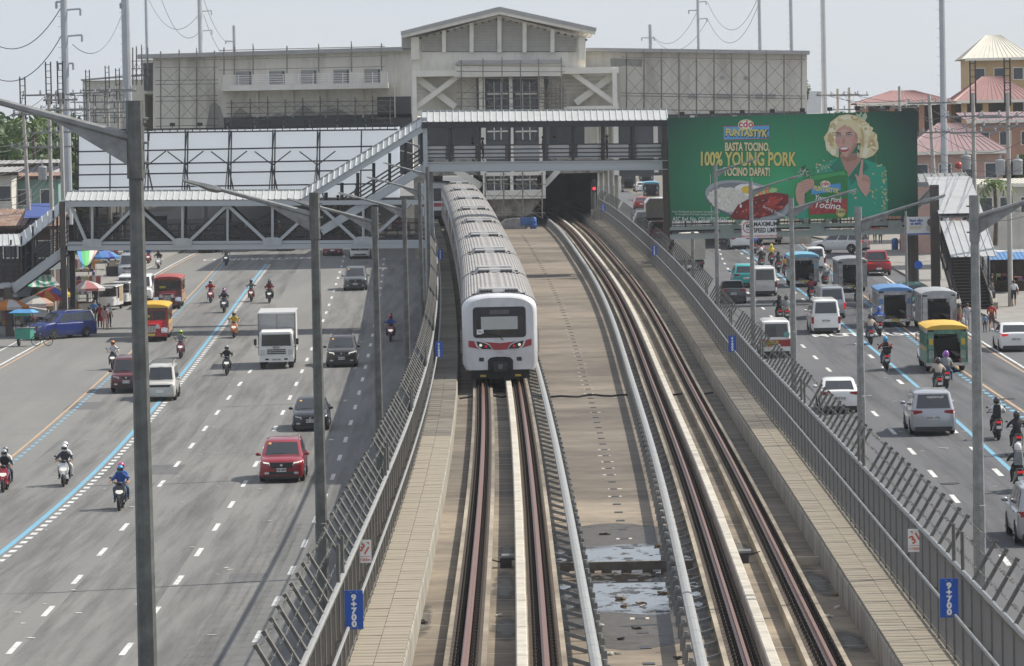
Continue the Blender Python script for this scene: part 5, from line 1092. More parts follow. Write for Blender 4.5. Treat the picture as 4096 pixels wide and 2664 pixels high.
for lab, pts, d in (('dark torn net sheet standing in for the gloom below the balcony', [(840, 425), (858, 408), (880, 425), (905, 500), (960, 428), (1010, 470), (1060, 480), (1110, 450), (1160, 465), (1215, 420), (1270, 455), (1340, 430), (1430, 470), (1560, 480), (1560, 520), (820, 522)], -2.0), ('green safety net hanging at the top of the right wing scaffold', [(2440, 232), (2570, 236), (2568, 268), (2500, 262), (2445, 275)], -2.0), ('green safety net wrapped round scaffold at the right end of the station', [(3228, 365), (3285, 365), (3284, 452), (3228, 455)], -2.)):  # first sheet's dark colour stands in for the shade below the balcony
    n = len(pts); b = MB().prism(pts, lambda a, c, t_: tuple(s(a, c, d)+Vector((0, t_+.15*math.sin(a*.07), 0))), 0, .02); tag(b.build('safety_net', net_g), lab, 'net', 'safety nets on the station')
# drums, crates and signal by the tunnel
dr = mat('blue_plastic', (.03, .11, .32), .45, 0, .1, 3)
def drum(x, y, Y, z, lab, h=.95):
    t = T('plastic_drum', lab, 'drum', (x, Y, z), 'blue plastic drums'); MB().lathe([(.25, 0), (.29, .06), (.29, .3), (.305, .33), (.29, .36), (.29, .62), (.305, .65), (.29, .68), (.28, .88), (.2, h)], 14).build('body', dr, t, 50); MB().lathe([(.2, h-.01), (.2, h+.03), (.15, h+.04)], 12).build('lid', dr, t); return t
q = G(2134, 915, lambda Y: zt(Y)+SL); drum(q.x, 0, q.y, zt(q.y)+SL, 'blue plastic drum standing on the slab beside the tunnel mouth', 1.0)
q = G(3580, 1005, zr); drum(q.x, 0, q.y, zr(q.y)+.14, 'blue plastic drum on the right pavement beyond the red pickup'); drum(q.x+.7, 0, q.y+.2, zr(q.y)+.14, 'dark blue drum touching the lamp base on the right pavement')
q = G(2060, 915, lambda Y: zt(Y)+SL); t = T('covered_pile', 'grey tarpaulin covered pile with blue sheet under the scaffolding', 'pile', (q.x, q.y, zt(q.y)+SL)); MB().loft([[(k*x, j, z) for x, z in ((-1.4, 0), (1.2, 0), (1.1, .7), (.3, .95), (-.9, .85), (-1.35, .5))] for j, k in ((-.8, .8), (-.3, 1), (.8, .9))]).build('tarpaulin', mat('grey_tarp', (.24, .24, .25), .7, 0, .3, 3), t); MB().box(.5, 1.3, -.85, .2, .3, .98).build('blue_sheet', dr, t)
sg = T('railway_signal', 'railway signal with a lit red lamp beside the tunnel mouth', 'signal', (xb(356)+1.95, 356, zt(356)+SL)); MB().tube((0, 0, 0), (0, 0, 4.3), .06, 6).build('post', galv_dk, sg); MB().box(-.2, .2, -.2, .1, 3.2, 4.2).build('housing', dark_plastic, sg); MB().tube((0, -.28, 3.5), (0, -.2, 3.5), .13, 12).build('red_lamp', mat('signal_red', (.6, .01, .02), .3, 0, 0, emit=(1, .03, .05), es=2.), sg)
gt = T('tunnel_fence', 'grey picket gate fence beside the tunnel mouth', 'fence', (xb(362)+2.0, 362, zt(362)+WK))
for k in range(14): rod('picket', gt.location+Vector((k*.16, 0, .9)), gt.location+Vector((k*.16, 0, 2.9)), .03, galv, gt)
MB().box(-.1, 2.3, -.1, .1, -.2, .9).build('base_wall', conc_wall, gt)
# second train standing in the left bay of the station
t2 = T('stabled_train', 'white train with red stripe standing in the left bay behind the moving train', 'train', (P(1745, 850, 372).x, 372, zt(372)))
bd = MB().loft([[(a_*k, y, .5+(b_-.5)*k2) for a_, b_ in train_section()] for y, k, k2 in ((0, .9, .955), (.3, .985, .99), (.6, 1, 1), (22, 1, 1))]).build('car_body', t_white, t2, 35)
MB().box(-1.05, 1.05, -.02, .0, 1.86, 3.0).build('windscreen', glass_m, bd); MB().box(-1.3, 1.3, -.02, 0, 1.35, 1.68).build('stripe', t_red, bd); MB().box(-.5, .5, -.02, 0, .5, 1.0).build('coupler_recess', black_m, bd)
# ---------------------------------------------------------------- steel transmission poles and wires
pole_st = mat('pole_galvanised', (.42, .44, .46), .5, .3, .08, .6); wire_m = mat('cable_black', (.09, .09, .095), .6, 0, 0); insul = mat('insulator_grey', (.40, .41, .42), .4, 0, .1, 4)
def wire(name_l, pts, sag, r=.03, label=None, grp='overhead cables', seg=14):
    b = MB(); allp = []
    for i in range(len(pts)-1):
        a, c = Vector(pts[i]), Vector(pts[i+1])
        for k in range(seg+(i == len(pts)-2)):
            t_ = k/seg; p = a.lerp(c, t_); p.z -= sag*4*t_*(1-t_); allp.append(p)
    return tag(b.pipe(allp, r, 4).build('cable', wire_m), label or name_l, 'cable', grp)
def steel_pole(label, px, w, ytop, Y, arms=(), left=True, ybot=None):
    s_ = FPX/Y; zt_ = P(px, ytop, Y).z; x = P(px, 300, Y).x; fz = zl if left else zr; zb = fz(Y)-.3; H = zt_-zb; rb = w/s_/2*1.12
    t = T('power_pole', label, 'power pole', (x, Y, zb), 'tall steel power poles'); MB().lathe([(rb*1.05, 0), (rb*.82, H)], 10).build('shaft', pole_st, t, 20)
    for k in range(int(H/1.2)): z = zb+3+k*.9; 
    n = int(min(26, H/.8))
    for k in range(n): z = H-.4-k*.75; rod('step_bolt', (-rb*.85, 0, z), (-rb*.85-.22, 0, z), .02, pole_st, t, world=False, n=4)
    for ya, ln in arms:
        z = P(px, ya, Y).z-zb; L_ = ln/s_; rod('cross_arm', (0, 0, z), (L_, 0, z+abs(L_)*.06), .08, pole_st, t, world=False); rod('insulator', (L_, 0, z+abs(L_)*.06), (L_, 0, z+abs(L_)*.06-.5), .09, insul, t, world=False)
    return t
steel_pole('thickest steel power pole left of the white hoarding', 262, 30, -40, 300, ((40, 66), (145, 70), (8, -30), (255, 32), (255, -30)))
steel_pole('thick steel power pole right behind the nearest lamp arm', 508, 36, -30, 398, ((14, -20),))
steel_pole('thin steel power pole above the left end of the station', 591, 13, -20, 560); steel_pole('steel power pole with two arms above the left wing', 806, 20, -20, 470, ((46, 46), (124, 46)))
steel_pole('short far steel power pole above the left wing', 940, 13, 102, 640, ((165, -34),)); steel_pole('short far steel power pole above the right wing', 2604, 14, 98, 640, ((152, -34), (152, 16)), False)
steel_pole('thin steel power pole with three arms above the right wing', 2796, 11, -20, 560, ((8, 34), (42, -36), (76, 36)), False); steel_pole('steel power pole at the middle of the right wing', 3042, 14, -20, 500, (), False); steel_pole('steel power pole near the right end of the station', 3168, 15, -20, 460, (), False)
steel_pole('steel power pole just right of the station', 3296, 21, -20, 400, (), False); steel_pole('thick steel power pole right of the green billboard', 3772, 25, -20, 330, (), False)
for lab, a, c, sg_ in (('cable sagging at the top left corner, upper', (-40, 165, 300), (250, 20, 300), 1.6), ('cable sagging at the top left corner, lower', (-40, 300, 300), (250, 135, 300), 1.6), ('cable between the two thick left poles', (290, 178, 300), (500, 20, 398), 2.2), ('cable from the thin pole to the pole with two arms', (591, -10, 560), (800, 50, 470), 3.), ('cable crossing between left poles, lower', (640, -20, 500), (800, 125, 470), 2.5), ('cable from the two armed pole to the short far pole, upper', (812, -10, 470), (935, 160, 640), 2.), ('cable from the two armed pole to the short far pole, lower', (815, 60, 470), (915, 215, 640), 1.5), ('upper cable left of the right thin pole', (2612, 145, 640), (2790, 45, 560), 2.5), ('lower cable left of the right thin pole', (2612, 148, 640), (2830, 80, 560), 3.), ('upper cable right of the right thin pole', (2830, 8, 560), (3036, -20, 500), 4.), ('lower cable right of the right thin pole', (2830, 76, 560), (3036, 12, 500), 4.)):
    wire(lab, [P(a[0], a[1], a[2]), P(c[0], c[1], c[2])], sg_, .032)
# ---------------------------------------------------------------- trees
leaf_ms = [translucent(mat('leaf_%d' % k, c, .6, 0, .25, 1.5), .25, [min(1, x*2) for x in c]) for k, c in enumerate(((.035, .075, .018), (.055, .10, .025), (.085, .13, .03), (.025, .05, .015)))]
bark = mat('bark', (.11, .085, .06), .9, 0, .25, 3)
def tree(label, x, Y, z, H, Rr, seed, n=2600, leaf=.34, mset=(0, 1, 2, 3), grp='trees', cy=.62):
    r = random.Random(seed); t = T('tree', label, 'tree', (x, Y, z), grp)
    th = H*.45; trunk = MB().pipe([(0, 0, 0), (r.uniform(-.1, .1), 0, th*.5), (r.uniform(-.3, .3), r.uniform(-.2, .2), th), (0, 0, H*.75)], [H*.03, H*.024, H*.018, H*.006], 7)
    cl = []
    for k in range(11):
        a = r.uniform(0, 6.28); rr = Rr*r.uniform(.15, .75); c = Vector((rr*math.cos(a), rr*math.sin(a), H*cy+r.uniform(-.24, .30)*H)); cl.append((c, Rr*r.uniform(.28, .48))); trunk.pipe([(0, 0, th*r.uniform(.6, 1)), c*.55+Vector((0, 0, th*.4)), c], [H*.012, H*.008, H*.003], 5)
    trunk.build('trunk', bark, t, 60); bs = [MB() for _ in mset]
    for k in range(n):
        c, cr = r.choice(cl); d = Vector((r.gauss(0, 1), r.gauss(0, 1), r.gauss(0, .8))).normalized()*cr*(r.random()**.4); p = c+d
        u = Vector((r.gauss(0, 1), r.gauss(0, 1), r.gauss(0, .6))).normalized(); v = u.cross(Vector((r.gauss(0, 1), r.gauss(0, 1), r.gauss(0, 1)))).normalized(); s1, s2 = leaf*r.uniform(.6, 1.3), leaf*r.uniform(.3, .7)
        bs[r.randrange(len(mset))].add([p-u*s1, p-v*s2, p+u*s1, p+v*s2], [(0, 1, 2, 3)])
    for b, mi in zip(bs, mset): b.build('crown', leaf_ms[mi], t, kind='stuff')
    return t
rt = random.Random(21)
for k, (px, ptop, Y, Rr, lab) in enumerate(((20, 395, 390, 5, 'dark leafy tree at the left edge behind the shacks'), (110, 400, 400, 5, 'leafy tree behind the thickest power pole'), (190, 370, 410, 5, 'tall leafy tree above the market roofs'), (250, 420, 380, 4.5, 'bushy tree just left of the white hoarding'), (150, 520, 360, 4, 'lower green tree behind the palm'), (-60, 450, 380, 5, 'tree cut by the left edge'), (290, 430, 420, 5, 'tree half hidden by the station side block'), (60, 560, 350, 3.5, 'small green tree among the shacks'))):
    zb = zl(Y)-.3; p = P(px, ptop, Y); tree(lab, p.x, Y, zb, (p.z-zb)*.86, Rr, k+30, grp='trees behind the market', leaf=.42)
for k, (px, ptop, Y, Rr, lab) in enumerate(((3330, 385, 430, 4, 'dark leafy tree right of the station end'), (3420, 360, 445, 4.5, 'leafy tree behind the top of the green billboard'), (3500, 400, 430, 3.5, 'bushy tree left of the red roofed pavilion'), (3130, 235, 520, 3, 'tree top peeking over the right wing roof'), (4085, 300, 470, 4, 'tree at the right edge beside the cream tower'), (3960, 420, 410, 3, 'small tree under the right pavilion'), (4060, 600, 350, 2.5, 'small bush tree beside the right concrete poles'), (3640, 430, 420, 3., 'bush under the red roofed pavilion'), (3740, 440, 420, 3, 'bush between the two pavilions'))):
    zb = zr(Y)-.3; p = P(px, ptop, Y); tree(lab, p.x, Y, zb, (p.z-zb)*.86, Rr, k+60, grp='trees behind the houses', leaf=.40, cy=.7)
def palm(label, px, py, Y, H, seed, fr=16, fl=2.4, cols=(1, 2)):
    r = random.Random(seed); p = P(px, py, Y); t = T('palm_tree', label, 'palm tree', (p.x, Y, p.z-H), 'palms'); MB().pipe([(0, 0, 0), (.1, 0, H*.5), (0, 0, H)], [.2, .15, .12], 7).build('trunk', bark, t, 60)
    for k in range(fr):
        a = 2*math.pi*k/fr+r.uniform(-.2, .2); el = r.uniform(.1, 1.0); b = MB(); pts = [Vector((math.cos(a)*fl*s_*.9, math.sin(a)*fl*s_*.9, H+el*fl*s_*1.1-1.6*fl*s_*s_*.75)) for s_ in np.linspace(0, 1, 8)]
        for i in range(7):
            d = (pts[i+1]-pts[i]); sd = d.cross(Vector((0, 0, 1))).normalized()*.42*(1-i/9)
            for s_ in (-1, 1): b.add([pts[i], pts[i]+d*.55, pts[i]+d*.9+sd*s_-Vector((0, 0, .12)), pts[i]+d*.45+sd*s_*1.0-Vector((0, 0, .14))], [(0, 1, 2, 3)])
        b.build('frond', leaf_ms[r.choice(cols)], t)
palm('palm with drooping fronds left of the white hoarding', 130, 500, 340, 7, 3, 18, 2.8); palm('yellow green palm beside the right transformers', 3978, 735, 300, 4.5, 5, 18, 1.9, (2, 2, 1))
# ---------------------------------------------------------------- houses
def wallm(k, c): return mat('house_wall_'+k, c, .85, 0, .08, 1, dirt=[x*.5 for x in c], dirt_amt=.4, dscale=.7)
rr_red = mat('red_ribbed_roof', (.30, .165, .15), .55, .05, .08, 1); rr_pink = mat('faded_purple_roof', (.30, .20, .20), .55, .05, .08, 1); rr_pale = mat('pale_ribbed_roof', (.62, .59, .50), .55, .05, .06, 1); rust = mat('rusty_corrugated', (.22, .13, .09), .8, .1, .5, 2.5, dirt=(.3, .28, .26), dirt_amt=.6, dscale=1.2); tin = mat('grey_tin_sheet', (.34, .34, .34), .6, .3, .25, 2, dirt=(.2, .12, .08), dirt_amt=.6, dscale=1); wood_dk = mat('dark_wood', (.07, .05, .04), .9, 0, .3, 4)
def house(label, px0, px1, yeave, yapex, Y, dep, wm_, rm_, left, kind='hip', nwin=3, yfloor=None, grp='houses', cat='house', open_=False, ov=.6):
    fz = zl if left else zr; zb = fz(Y)-.3; a, c = P(px0, yeave, Y), P(px1, yeave, Y); ze = (a.z+c.z)/2; za = P((px0+px1)/2, yapex, Y+dep/2).z; w = (c.x-a.x)/2; xm_ = (a.x+c.x)/2
    t = T('house' if cat == 'house' else cat.replace(' ', '_'), label, cat, (xm_, Y, zb), grp); H = ze-zb; A = za-zb
    if open_:
        for x in (-w+.3, -w/3, w/3, w-.3):
            for y in (.3, dep-.3): MB().box(x-.25, x+.25, y-.25, y+.25, 0, H).build('column', wm_, t)
        MB().box(-w+.4, w-.4, dep*.6, dep-.3, 0, H-.2).build('wall', dark_in, t); MB().box(-w, w, .1, .3, 0, H*.72).build('parapet', wm_, t)
    else:
        MB().box(-w, w, 0, dep, 0, H).build('wall', wm_, t)
        for k in range(nwin):
            x = -w+2*w*(k+.5)/nwin; zz = H-2.3
            f = MB().box(x-.55, x+.55, -.05, .0, zz, zz+1.3).build('window', cream_lt, t); MB().box(x-.48, x+.48, -.07, -.051, zz+.07, zz+1.23).build('pane', win_m, f)
    o0 = Vector((-w-ov, -ov, H)); o1 = Vector((w+ov, -ov, H)); o2 = Vector((w+ov, dep+ov, H)); o3 = Vector((-w-ov, dep+ov, H))
    L0 = t.location
    def rb(p, q, r_, s_, pitch=.5): o = ribbed(p+L0, q+L0, r_+L0, s_+L0, pitch, rm_, 'roof_slope', t, .04); return o
    if kind == 'hip':
        i_ = min(w*.75, dep*.45); r0_, r1_ = Vector((-w+i_, dep/2, A)), Vector((w-i_, dep/2, A))
        rb(o0, o1, r1_, r0_); rb(o1, o2, r1_+Vector((0, .05, 0)), r1_); rb(o3, o0, r0_, r0_+Vector((0, .05, 0))); rb(o2, o3, r0_, r1_)
    else: rb(o0, o1, o2+Vector((0, 0, A-H)), o3+Vector((0, 0, A-H)), .35)
    MB().box(-w-ov, w+ov, -ov-.04, -ov, H-.25, H+.02).build('fascia', cream_lt if rm_ is not rust and rm_ is not tin else wood_dk, t)
    return t
salmon = wallm('salmon', (.42, .24, .17)); ochre = wallm('ochre', (.50, .36, .20)); pinkw = wallm('pink', (.46, .30, .25)); whit = wallm('white', (.55, .53, .48)); tealw = wallm('teal', (.20, .32, .29)); lilac = wallm('lilac', (.40, .40, .45))
house('tall ochre house with a pale hipped roof at the top right', 3880, 4110, 232, 140, 430, 9, ochre, rr_pale, False, nwin=3)
house('open pavilion with a dusty red roof behind the billboard corner', 3450, 3805, 410, 362, 400, 9, salmon, rr_red, False, open_=True)
house('open pavilion with a red roof at the right edge', 3845, 4140, 400, 305, 396, 10, ochre, rr_red, False, open_=True)
house('house with a wide faded purple red roof right of the billboard', 3640, 4010, 605, 492, 345, 10, pinkw, rr_pink, False, nwin=4)
house('salmon house behind the concrete poles at the right edge', 3890, 4150, 480, 445, 372, 8, salmon, rr_pink, False, 'shed', 3)
house('low pale roofed building beside the yellow green palm', 3900, 4150, 735, 715, 318, 7, whit, rr_pale, False, 'shed', 3)
house('lilac shack with rust stained roof at the far left', -60, 205, 655, 640, 330, 6, lilac, tin, True, 'shed', 3, cat='shack', grp='shacks')
house('teal walled shack with a rusty roof left of the hoarding', 50, 232, 705, 690, 322, 5, tealw, rust, True, 'shed', 2, cat='shack', grp='shacks')
house('pale shack with blue painted wall at the left edge', -70, 45, 690, 668, 318, 5, whit, tin, True, 'shed', 2, cat='shack', grp='shacks')
house('added row of dark shops beyond the left footbridge span', 300, 640, 868, 852, 432, 9, wood_dk, tin, True, 'shed', 6, cat='shop row', grp='added shop rows')  # both shop rows are added to darken the view through the truss
house('low added dark shop row between the station piers', 120, 420, 872, 858, 402, 9, wood_dk, rust, True, 'shed', 5, cat='shop row', grp='added shop rows')
for k in range(7):
    x = -50+k*44; house('low market shed with %s roof, %s' % (('rusty', 'grey tin', 'brown')[k % 3], ('leftmost', 'second from left', 'third from left', 'fourth from left', 'fifth from left', 'sixth from left', 'nearest the brown column')[k]), x-30, x+34, 868+k % 3*18, 838+k % 2*14, 300-k % 3*4, 5, wood_dk, (rust, tin, rust)[k % 3], True, 'shed', 1, cat='market shed', grp='market sheds')
# ---------------------------------------------------------------- concrete poles with crossarms, transformers and cables
conc_p = mat('concrete_pole', (.40, .38, .35), .85, 0, .1, 2)
def conc_pole(label, px, ytop, Y, left, arms, cans=0, lean=0., r=.17, fork=False):
    fz = zl if left else zr; p = P(px, ytop, Y); zb = fz(Y); H = p.z-zb; t = T('utility_pole', label, 'utility pole', (p.x, Y, zb), 'concrete utility poles'); MB().pipe([(lean, 0, 0), (0, 0, H)], [r, r*.72], 8).build('shaft', conc_p, t, 60)
    pts = []
    for ya, hw_ in arms:
        z = P(px, ya, Y).z-zb; MB().box(-hw_, hw_, -.2, -.08, z-.06, z+.06).build('cross_arm', galv, t)
        for k in range(4):
            x = -hw_+.15+(2*hw_-.3)*k/3; MB().lathe([(.05, 0), (.09, .05), (.05, .1), (.09, .15), (.05, .2), (.08, .26), (.02, .3)], 7, (x, -.14, z+.06)).build('insulator', insul, t); pts.append(Vector((p.x+x, Y-.14, zb+z+.3)))
    for k in range(cans): x = (-.55, .55)[k % 2]; c = MB().lathe([(.28, 0), (.31, .05), (.31, .85), (.33, .88), (.30, .98), (.1, 1.02)], 12, (x, -.2, H*.62)).build('transformer', insul, t, 40); MB().lathe([(.05, 0), (.08, .1), (.04, .3)], 6, (x, -.2, H*.62+1.0)).build('bushing', insul, c)
    if fork:
        for s_ in (-.18, .18): rod('extension', (s_, 0, H-.8), (s_, 0, H+2.2), .05, steel_dk, t, world=False)
        for k in range(5): rod('rung', (-.18, 0, H+.2+k*.45), (.18, 0, H+.2+k*.45), .025, steel_dk, t, world=False)
    return pts
LP_ = [conc_pole('concrete utility pole with three crossarms left of the thickest pole', 195, 372, 292, True, ((380, 1.9), (530, 1.6), (588, 1.7)), 1, fork=True), conc_pole('leaning concrete utility pole at the left market', 92, 430, 296, True, ((458, .8), (590, 1.0)), 0, .5, fork=True), conc_pole('concrete utility pole touching the thickest steel pole', 242, 370, 288, True, ((400, 1.2), (440, 1.5)), 0, fork=True), conc_pole('concrete utility pole in the left substation rack', 352, 372, 392, True, ((372, 2.2), (440, 2.0)), 0, fork=True), conc_pole('concrete utility pole in the middle of the left rack', 430, 355, 394, True, ((360, 2.4), (408, 1.8), (450, 2.)), 0, fork=True), conc_pole('concrete utility pole at the right of the left rack', 472, 365, 396, True, ((365, 1.8), (410, 1.2), (470, 1.5)), 0, fork=True)]
RP_ = [conc_pole('concrete utility pole with twin transformers at the right edge', 4030, 372, 262, False, ((505, 1.7), (468, 1.9)), 2, fork=True), conc_pole('concrete utility pole with one transformer beside the right stair roof', 3892, 372, 280, False, ((465, 1.9), (530, 1.6)), 1, fork=True), conc_pole('leaning concrete utility pole just right of the billboard', 3716, 380, 300, False, ((412, 1.6), (530, 1.5)), 0, .6), conc_pole('concrete pole seen above the billboard, left of the pavilion', 3350, 355, 380, False, ((380, 2.0),), 0), conc_pole('concrete pole seen above the billboard, right of the first', 3396, 350, 385, False, ((382, 1.8), (438, 1.6)), 0), conc_pole('concrete pole rising in front of the red pavilion', 3597, 345, 370, False, ((430, 1.8),), 0)]
rwz = random.Random(9); cnt = 0
nm = ['upper', 'middle', 'lower', 'lowest', 'outer', 'inner', 'slack', 'taut', 'thin', 'thick', 'crossing', 'looping']
for grp_, S_ in (('left', LP_), ('right', RP_)):
    for i in range(len(S_)-1):
        A_, B_ = S_[i], S_[i+1]
        for k in range(0, min(len(A_), len(B_)), 2):
            wire('', [A_[k], B_[k % len(B_)]], rwz.uniform(.3, 1.2), .022, label='black cable strung between the %s side concrete poles' % grp_, grp='pole cables on the %s side' % grp_, seg=8)
for k in range(9):
    a = P(3680+rwz.uniform(-30, 60), 440+k*34, 298); c = P(4140, 470+k*52+rwz.uniform(-60, 60), 250); wire('', [a, c], rwz.uniform(.6, 2.2), .02, label='sagging black cable across the red roofed houses', grp='cables across the houses', seg=10)
for k in range(8):
    a = P(-40, 560+k*45+rwz.uniform(-20, 20), 285); c = P(200+rwz.uniform(0, 50), 470+k*34, 290); wire('', [a, c], rwz.uniform(.3, 1.2), .02, label='sagging black cable above the left market', grp='cables above the market', seg=10)
rb_ = P(3834, 662, 285); tag(MB().ball(rb_, .26, 14, 10).build('marker_ball', mat('marker_red', (.42, .03, .02), .4), smooth=60), 'red marker ball on a cable right of the billboard', 'marker ball')
wire('', [P(3672, 640, 298), rb_, P(3990, 690, 262)], .5, .02, label='cable carrying the red marker ball', grp='cables across the houses')
for k, (x, lab) in enumerate(((300, 'left'), (420, 'right'))):
    p = P(x, 440, 398); t = T('substation_rack', 'tangle of insulators and struts on the %s part of the left rack' % lab, 'power rack', (p.x, 398, zl(398)), 'power racks')
    H = p.z-zl(398)
    for j in range(5): beam('post', p+Vector((j*.9-1.8, 0, -H)), p+Vector((j*.9-1.8, 0, 1.6)), .1, .1, galv_dk, t)
    for j in range(5): beam('strut', p+Vector((-2.2, 0, -1.2+j*.65)), p+Vector((2.2, 0, -1.2+j*.65)), .09, .09, galv, t)
    for j in range(16): q_ = p+Vector((rwz.uniform(-2, 2), -.1, rwz.choice((-1.2, -.55, .1, .75, 1.4)))); rod('insulator', q_, q_+Vector((rwz.uniform(-.2, .2), 0, .45)), .07, insul, t)
    MB().box(p.x-1.2, p.x+1.2, 397.5, 398.4, p.z-2.8, p.z-1.3).build('louvre_box', louv_m, t, world=True)
# ---------------------------------------------------------------- market: umbrellas, tarpaulins, stalls
def um(label, px, py, ry, cols, H=2.3, rad=1.35, tilt=(0, 0)):
    q_ = GL(px, py); t = T('market_umbrella', label, 'umbrella', (q_.x, q_.y, zl(q_.y)), 'market umbrellas'); n = 8; rod('pole', (0, 0, 0), (tilt[0]*.5, tilt[1]*.5, H), .025, galv_lt, t, world=False); top = Vector((tilt[0]*.6, tilt[1]*.6, H+.25))
    for i in range(n):
        a0, a1 = 2*math.pi*i/n, 2*math.pi*(i+1)/n; e = [Vector((rad*math.cos(a)+tilt[0], rad*math.sin(a)+tilt[1], H-.32-tilt[0]*.2*math.cos(a))) for a in (a0, a1)]; m0, m1 = top.lerp(e[0], .55)+Vector((0, 0, .1)), top.lerp(e[1], .55)+Vector((0, 0, .1)); lw = Vector((0, 0, -.14))
        c = cols[i % len(cols)]; mm = translucent(mat('canopy_%02x%02x%02x' % tuple(int(255*x) for x in c), c, .7, 0, .06, 3), .35, c) if 'canopy_%02x%02x%02x' % tuple(int(255*x) for x in c) not in MATS else MATS['canopy_%02x%02x%02x' % tuple(int(255*x) for x in c)]
        MB().add([top, m0, m1, e[0], e[1], e[0]*.97+lw, e[1]*.97+lw], [(0, 1, 2), (1, 3, 4, 2), (3, 5, 6, 4)]).build('canopy_panel', mm, t)
PU, ORG, WT, RE, GN, BU, YE = (.22, .05, .14), (.62, .24, .06), (.62, .60, .60), (.42, .03, .05), (.05, .30, .16), (.10, .12, .42), (.6, .45, .06)
um('purple and orange market umbrella at the left edge', 40, 1345, 0, (PU, ORG, WT, ORG)); um('green, red and blue market umbrella behind the blue minivan', 215, 1290, 0, (GN, RE, BU, YE)); um('red and white market umbrella by the brown column', 350, 1262, 0, (RE, WT, (.5, .2, .2), WT)); um('pink white umbrella draped with clear plastic sheet', 140, 1330, 0, (WT, (.55, .35, .28), WT)); um('orange market umbrella behind the draped one', 185, 1300, 0, (ORG, RE), 2.2, 1.1); um('blue market umbrella near the far kerb', 425, 1120, 0, (BU, (.1, .3, .6)), 2.3, 1.2)
def tarp(label, pts, cols, grp='market tarpaulins', cat='tarpaulin', stripes=1):
    """pts: four (px, py, Y) corners in order; stripes across the first edge"""
    c = [P(*p) for p in pts]; t = T('tarpaulin', label, cat, c[3], grp)
    for i in range(stripes):
        u0, u1 = i/stripes, (i+1)/stripes; col = cols[i % len(cols)]; k = 'canopy_%02x%02x%02x' % tuple(int(255*x) for x in col); mm = MATS.get(k) or translucent(mat(k, col, .7, 0, .06, 3), .35, col)
        rows = []
        for j in range(6):
            v = j/5; A = c[0].lerp(c[3], v); B = c[1].lerp(c[2], v); rows.append([A.lerp(B, u0)-Vector((0, 0, .35*math.sin(v*3.14)*math.sin(u0*3.14)+.1*v*(1-v))), A.lerp(B, u1)-Vector((0, 0, .35*math.sin(v*3.14)*math.sin(u1*3.14)+.1*v*(1-v)))])
        MB().loft(rows, caps=False, closed=False).build('cloth_panel', mm, t, world=True)
    return t
tarp('green, blue and white striped sun tarp hung beside the brown column', [(308, 1005, 289), (392, 1000, 295), (360, 1055, 284), (330, 1072, 281)], ((.10, .30, .62), (.10, .45, .16), (.15, .55, .2), (.7, .68, .6), (.66, .5, .4)), stripes=5)
tarp('green and white striped market tarp under the left stair', [(125, 1100, 284), (205, 1098, 290), (240, 1140, 280), (110, 1150, 278)], ((.12, .42, .26), WT), stripes=8)
tarp('blue tarp over the market roofs at the left', [(110, 815, 300), (205, 812, 302), (215, 868, 292), (95, 872, 290)], ((.07, .12, .36),)); tarp('grey tarp strip over stalls below the stair landing', [(170, 1045, 292), (240, 1040, 294), (245, 1075, 286), (160, 1085, 284)], ((.20, .21, .22),)); tarp('white plastic sheet hung over the market near the kerb', [(100, 1195, 280), (175, 1190, 282), (195, 1270, 276), (95, 1262, 275)], ((.58, .56, .55),)); tarp('blue tarp rolled over the far stall', [(395, 1005, 300), (430, 1003, 302), (440, 1030, 296), (405, 1030, 296)], ((.08, .2, .5),)); tarp('dark tarp over the stall behind the umbrellas', [(60, 1150, 286), (130, 1145, 288), (120, 1185, 280), (40, 1190, 280)], ((.06, .065, .07),))
goods = [mat('goods_%d' % k, c, .7, 0, .3, 5) for k, c in enumerate(((.30, .05, .06), (.06, .12, .28), (.34, .28, .2), (.05, .05, .055), (.25, .3, .12), (.5, .48, .44), (.42, .2, .06), (.12, .2, .2), (.3, .12, .22)))]
rm = random.Random(17); wl_ = ['corner', 'front', 'back', 'middle', 'end', 'side']
stalls = [(30, 1345), (85, 1330), (150, 1300), (205, 1268), (255, 1240), (20, 1290), (90, 1265), (160, 1235), (300, 1215), (345, 1195), (330, 1120), (390, 1085), (420, 1060), (60, 1215), (470, 1050)]
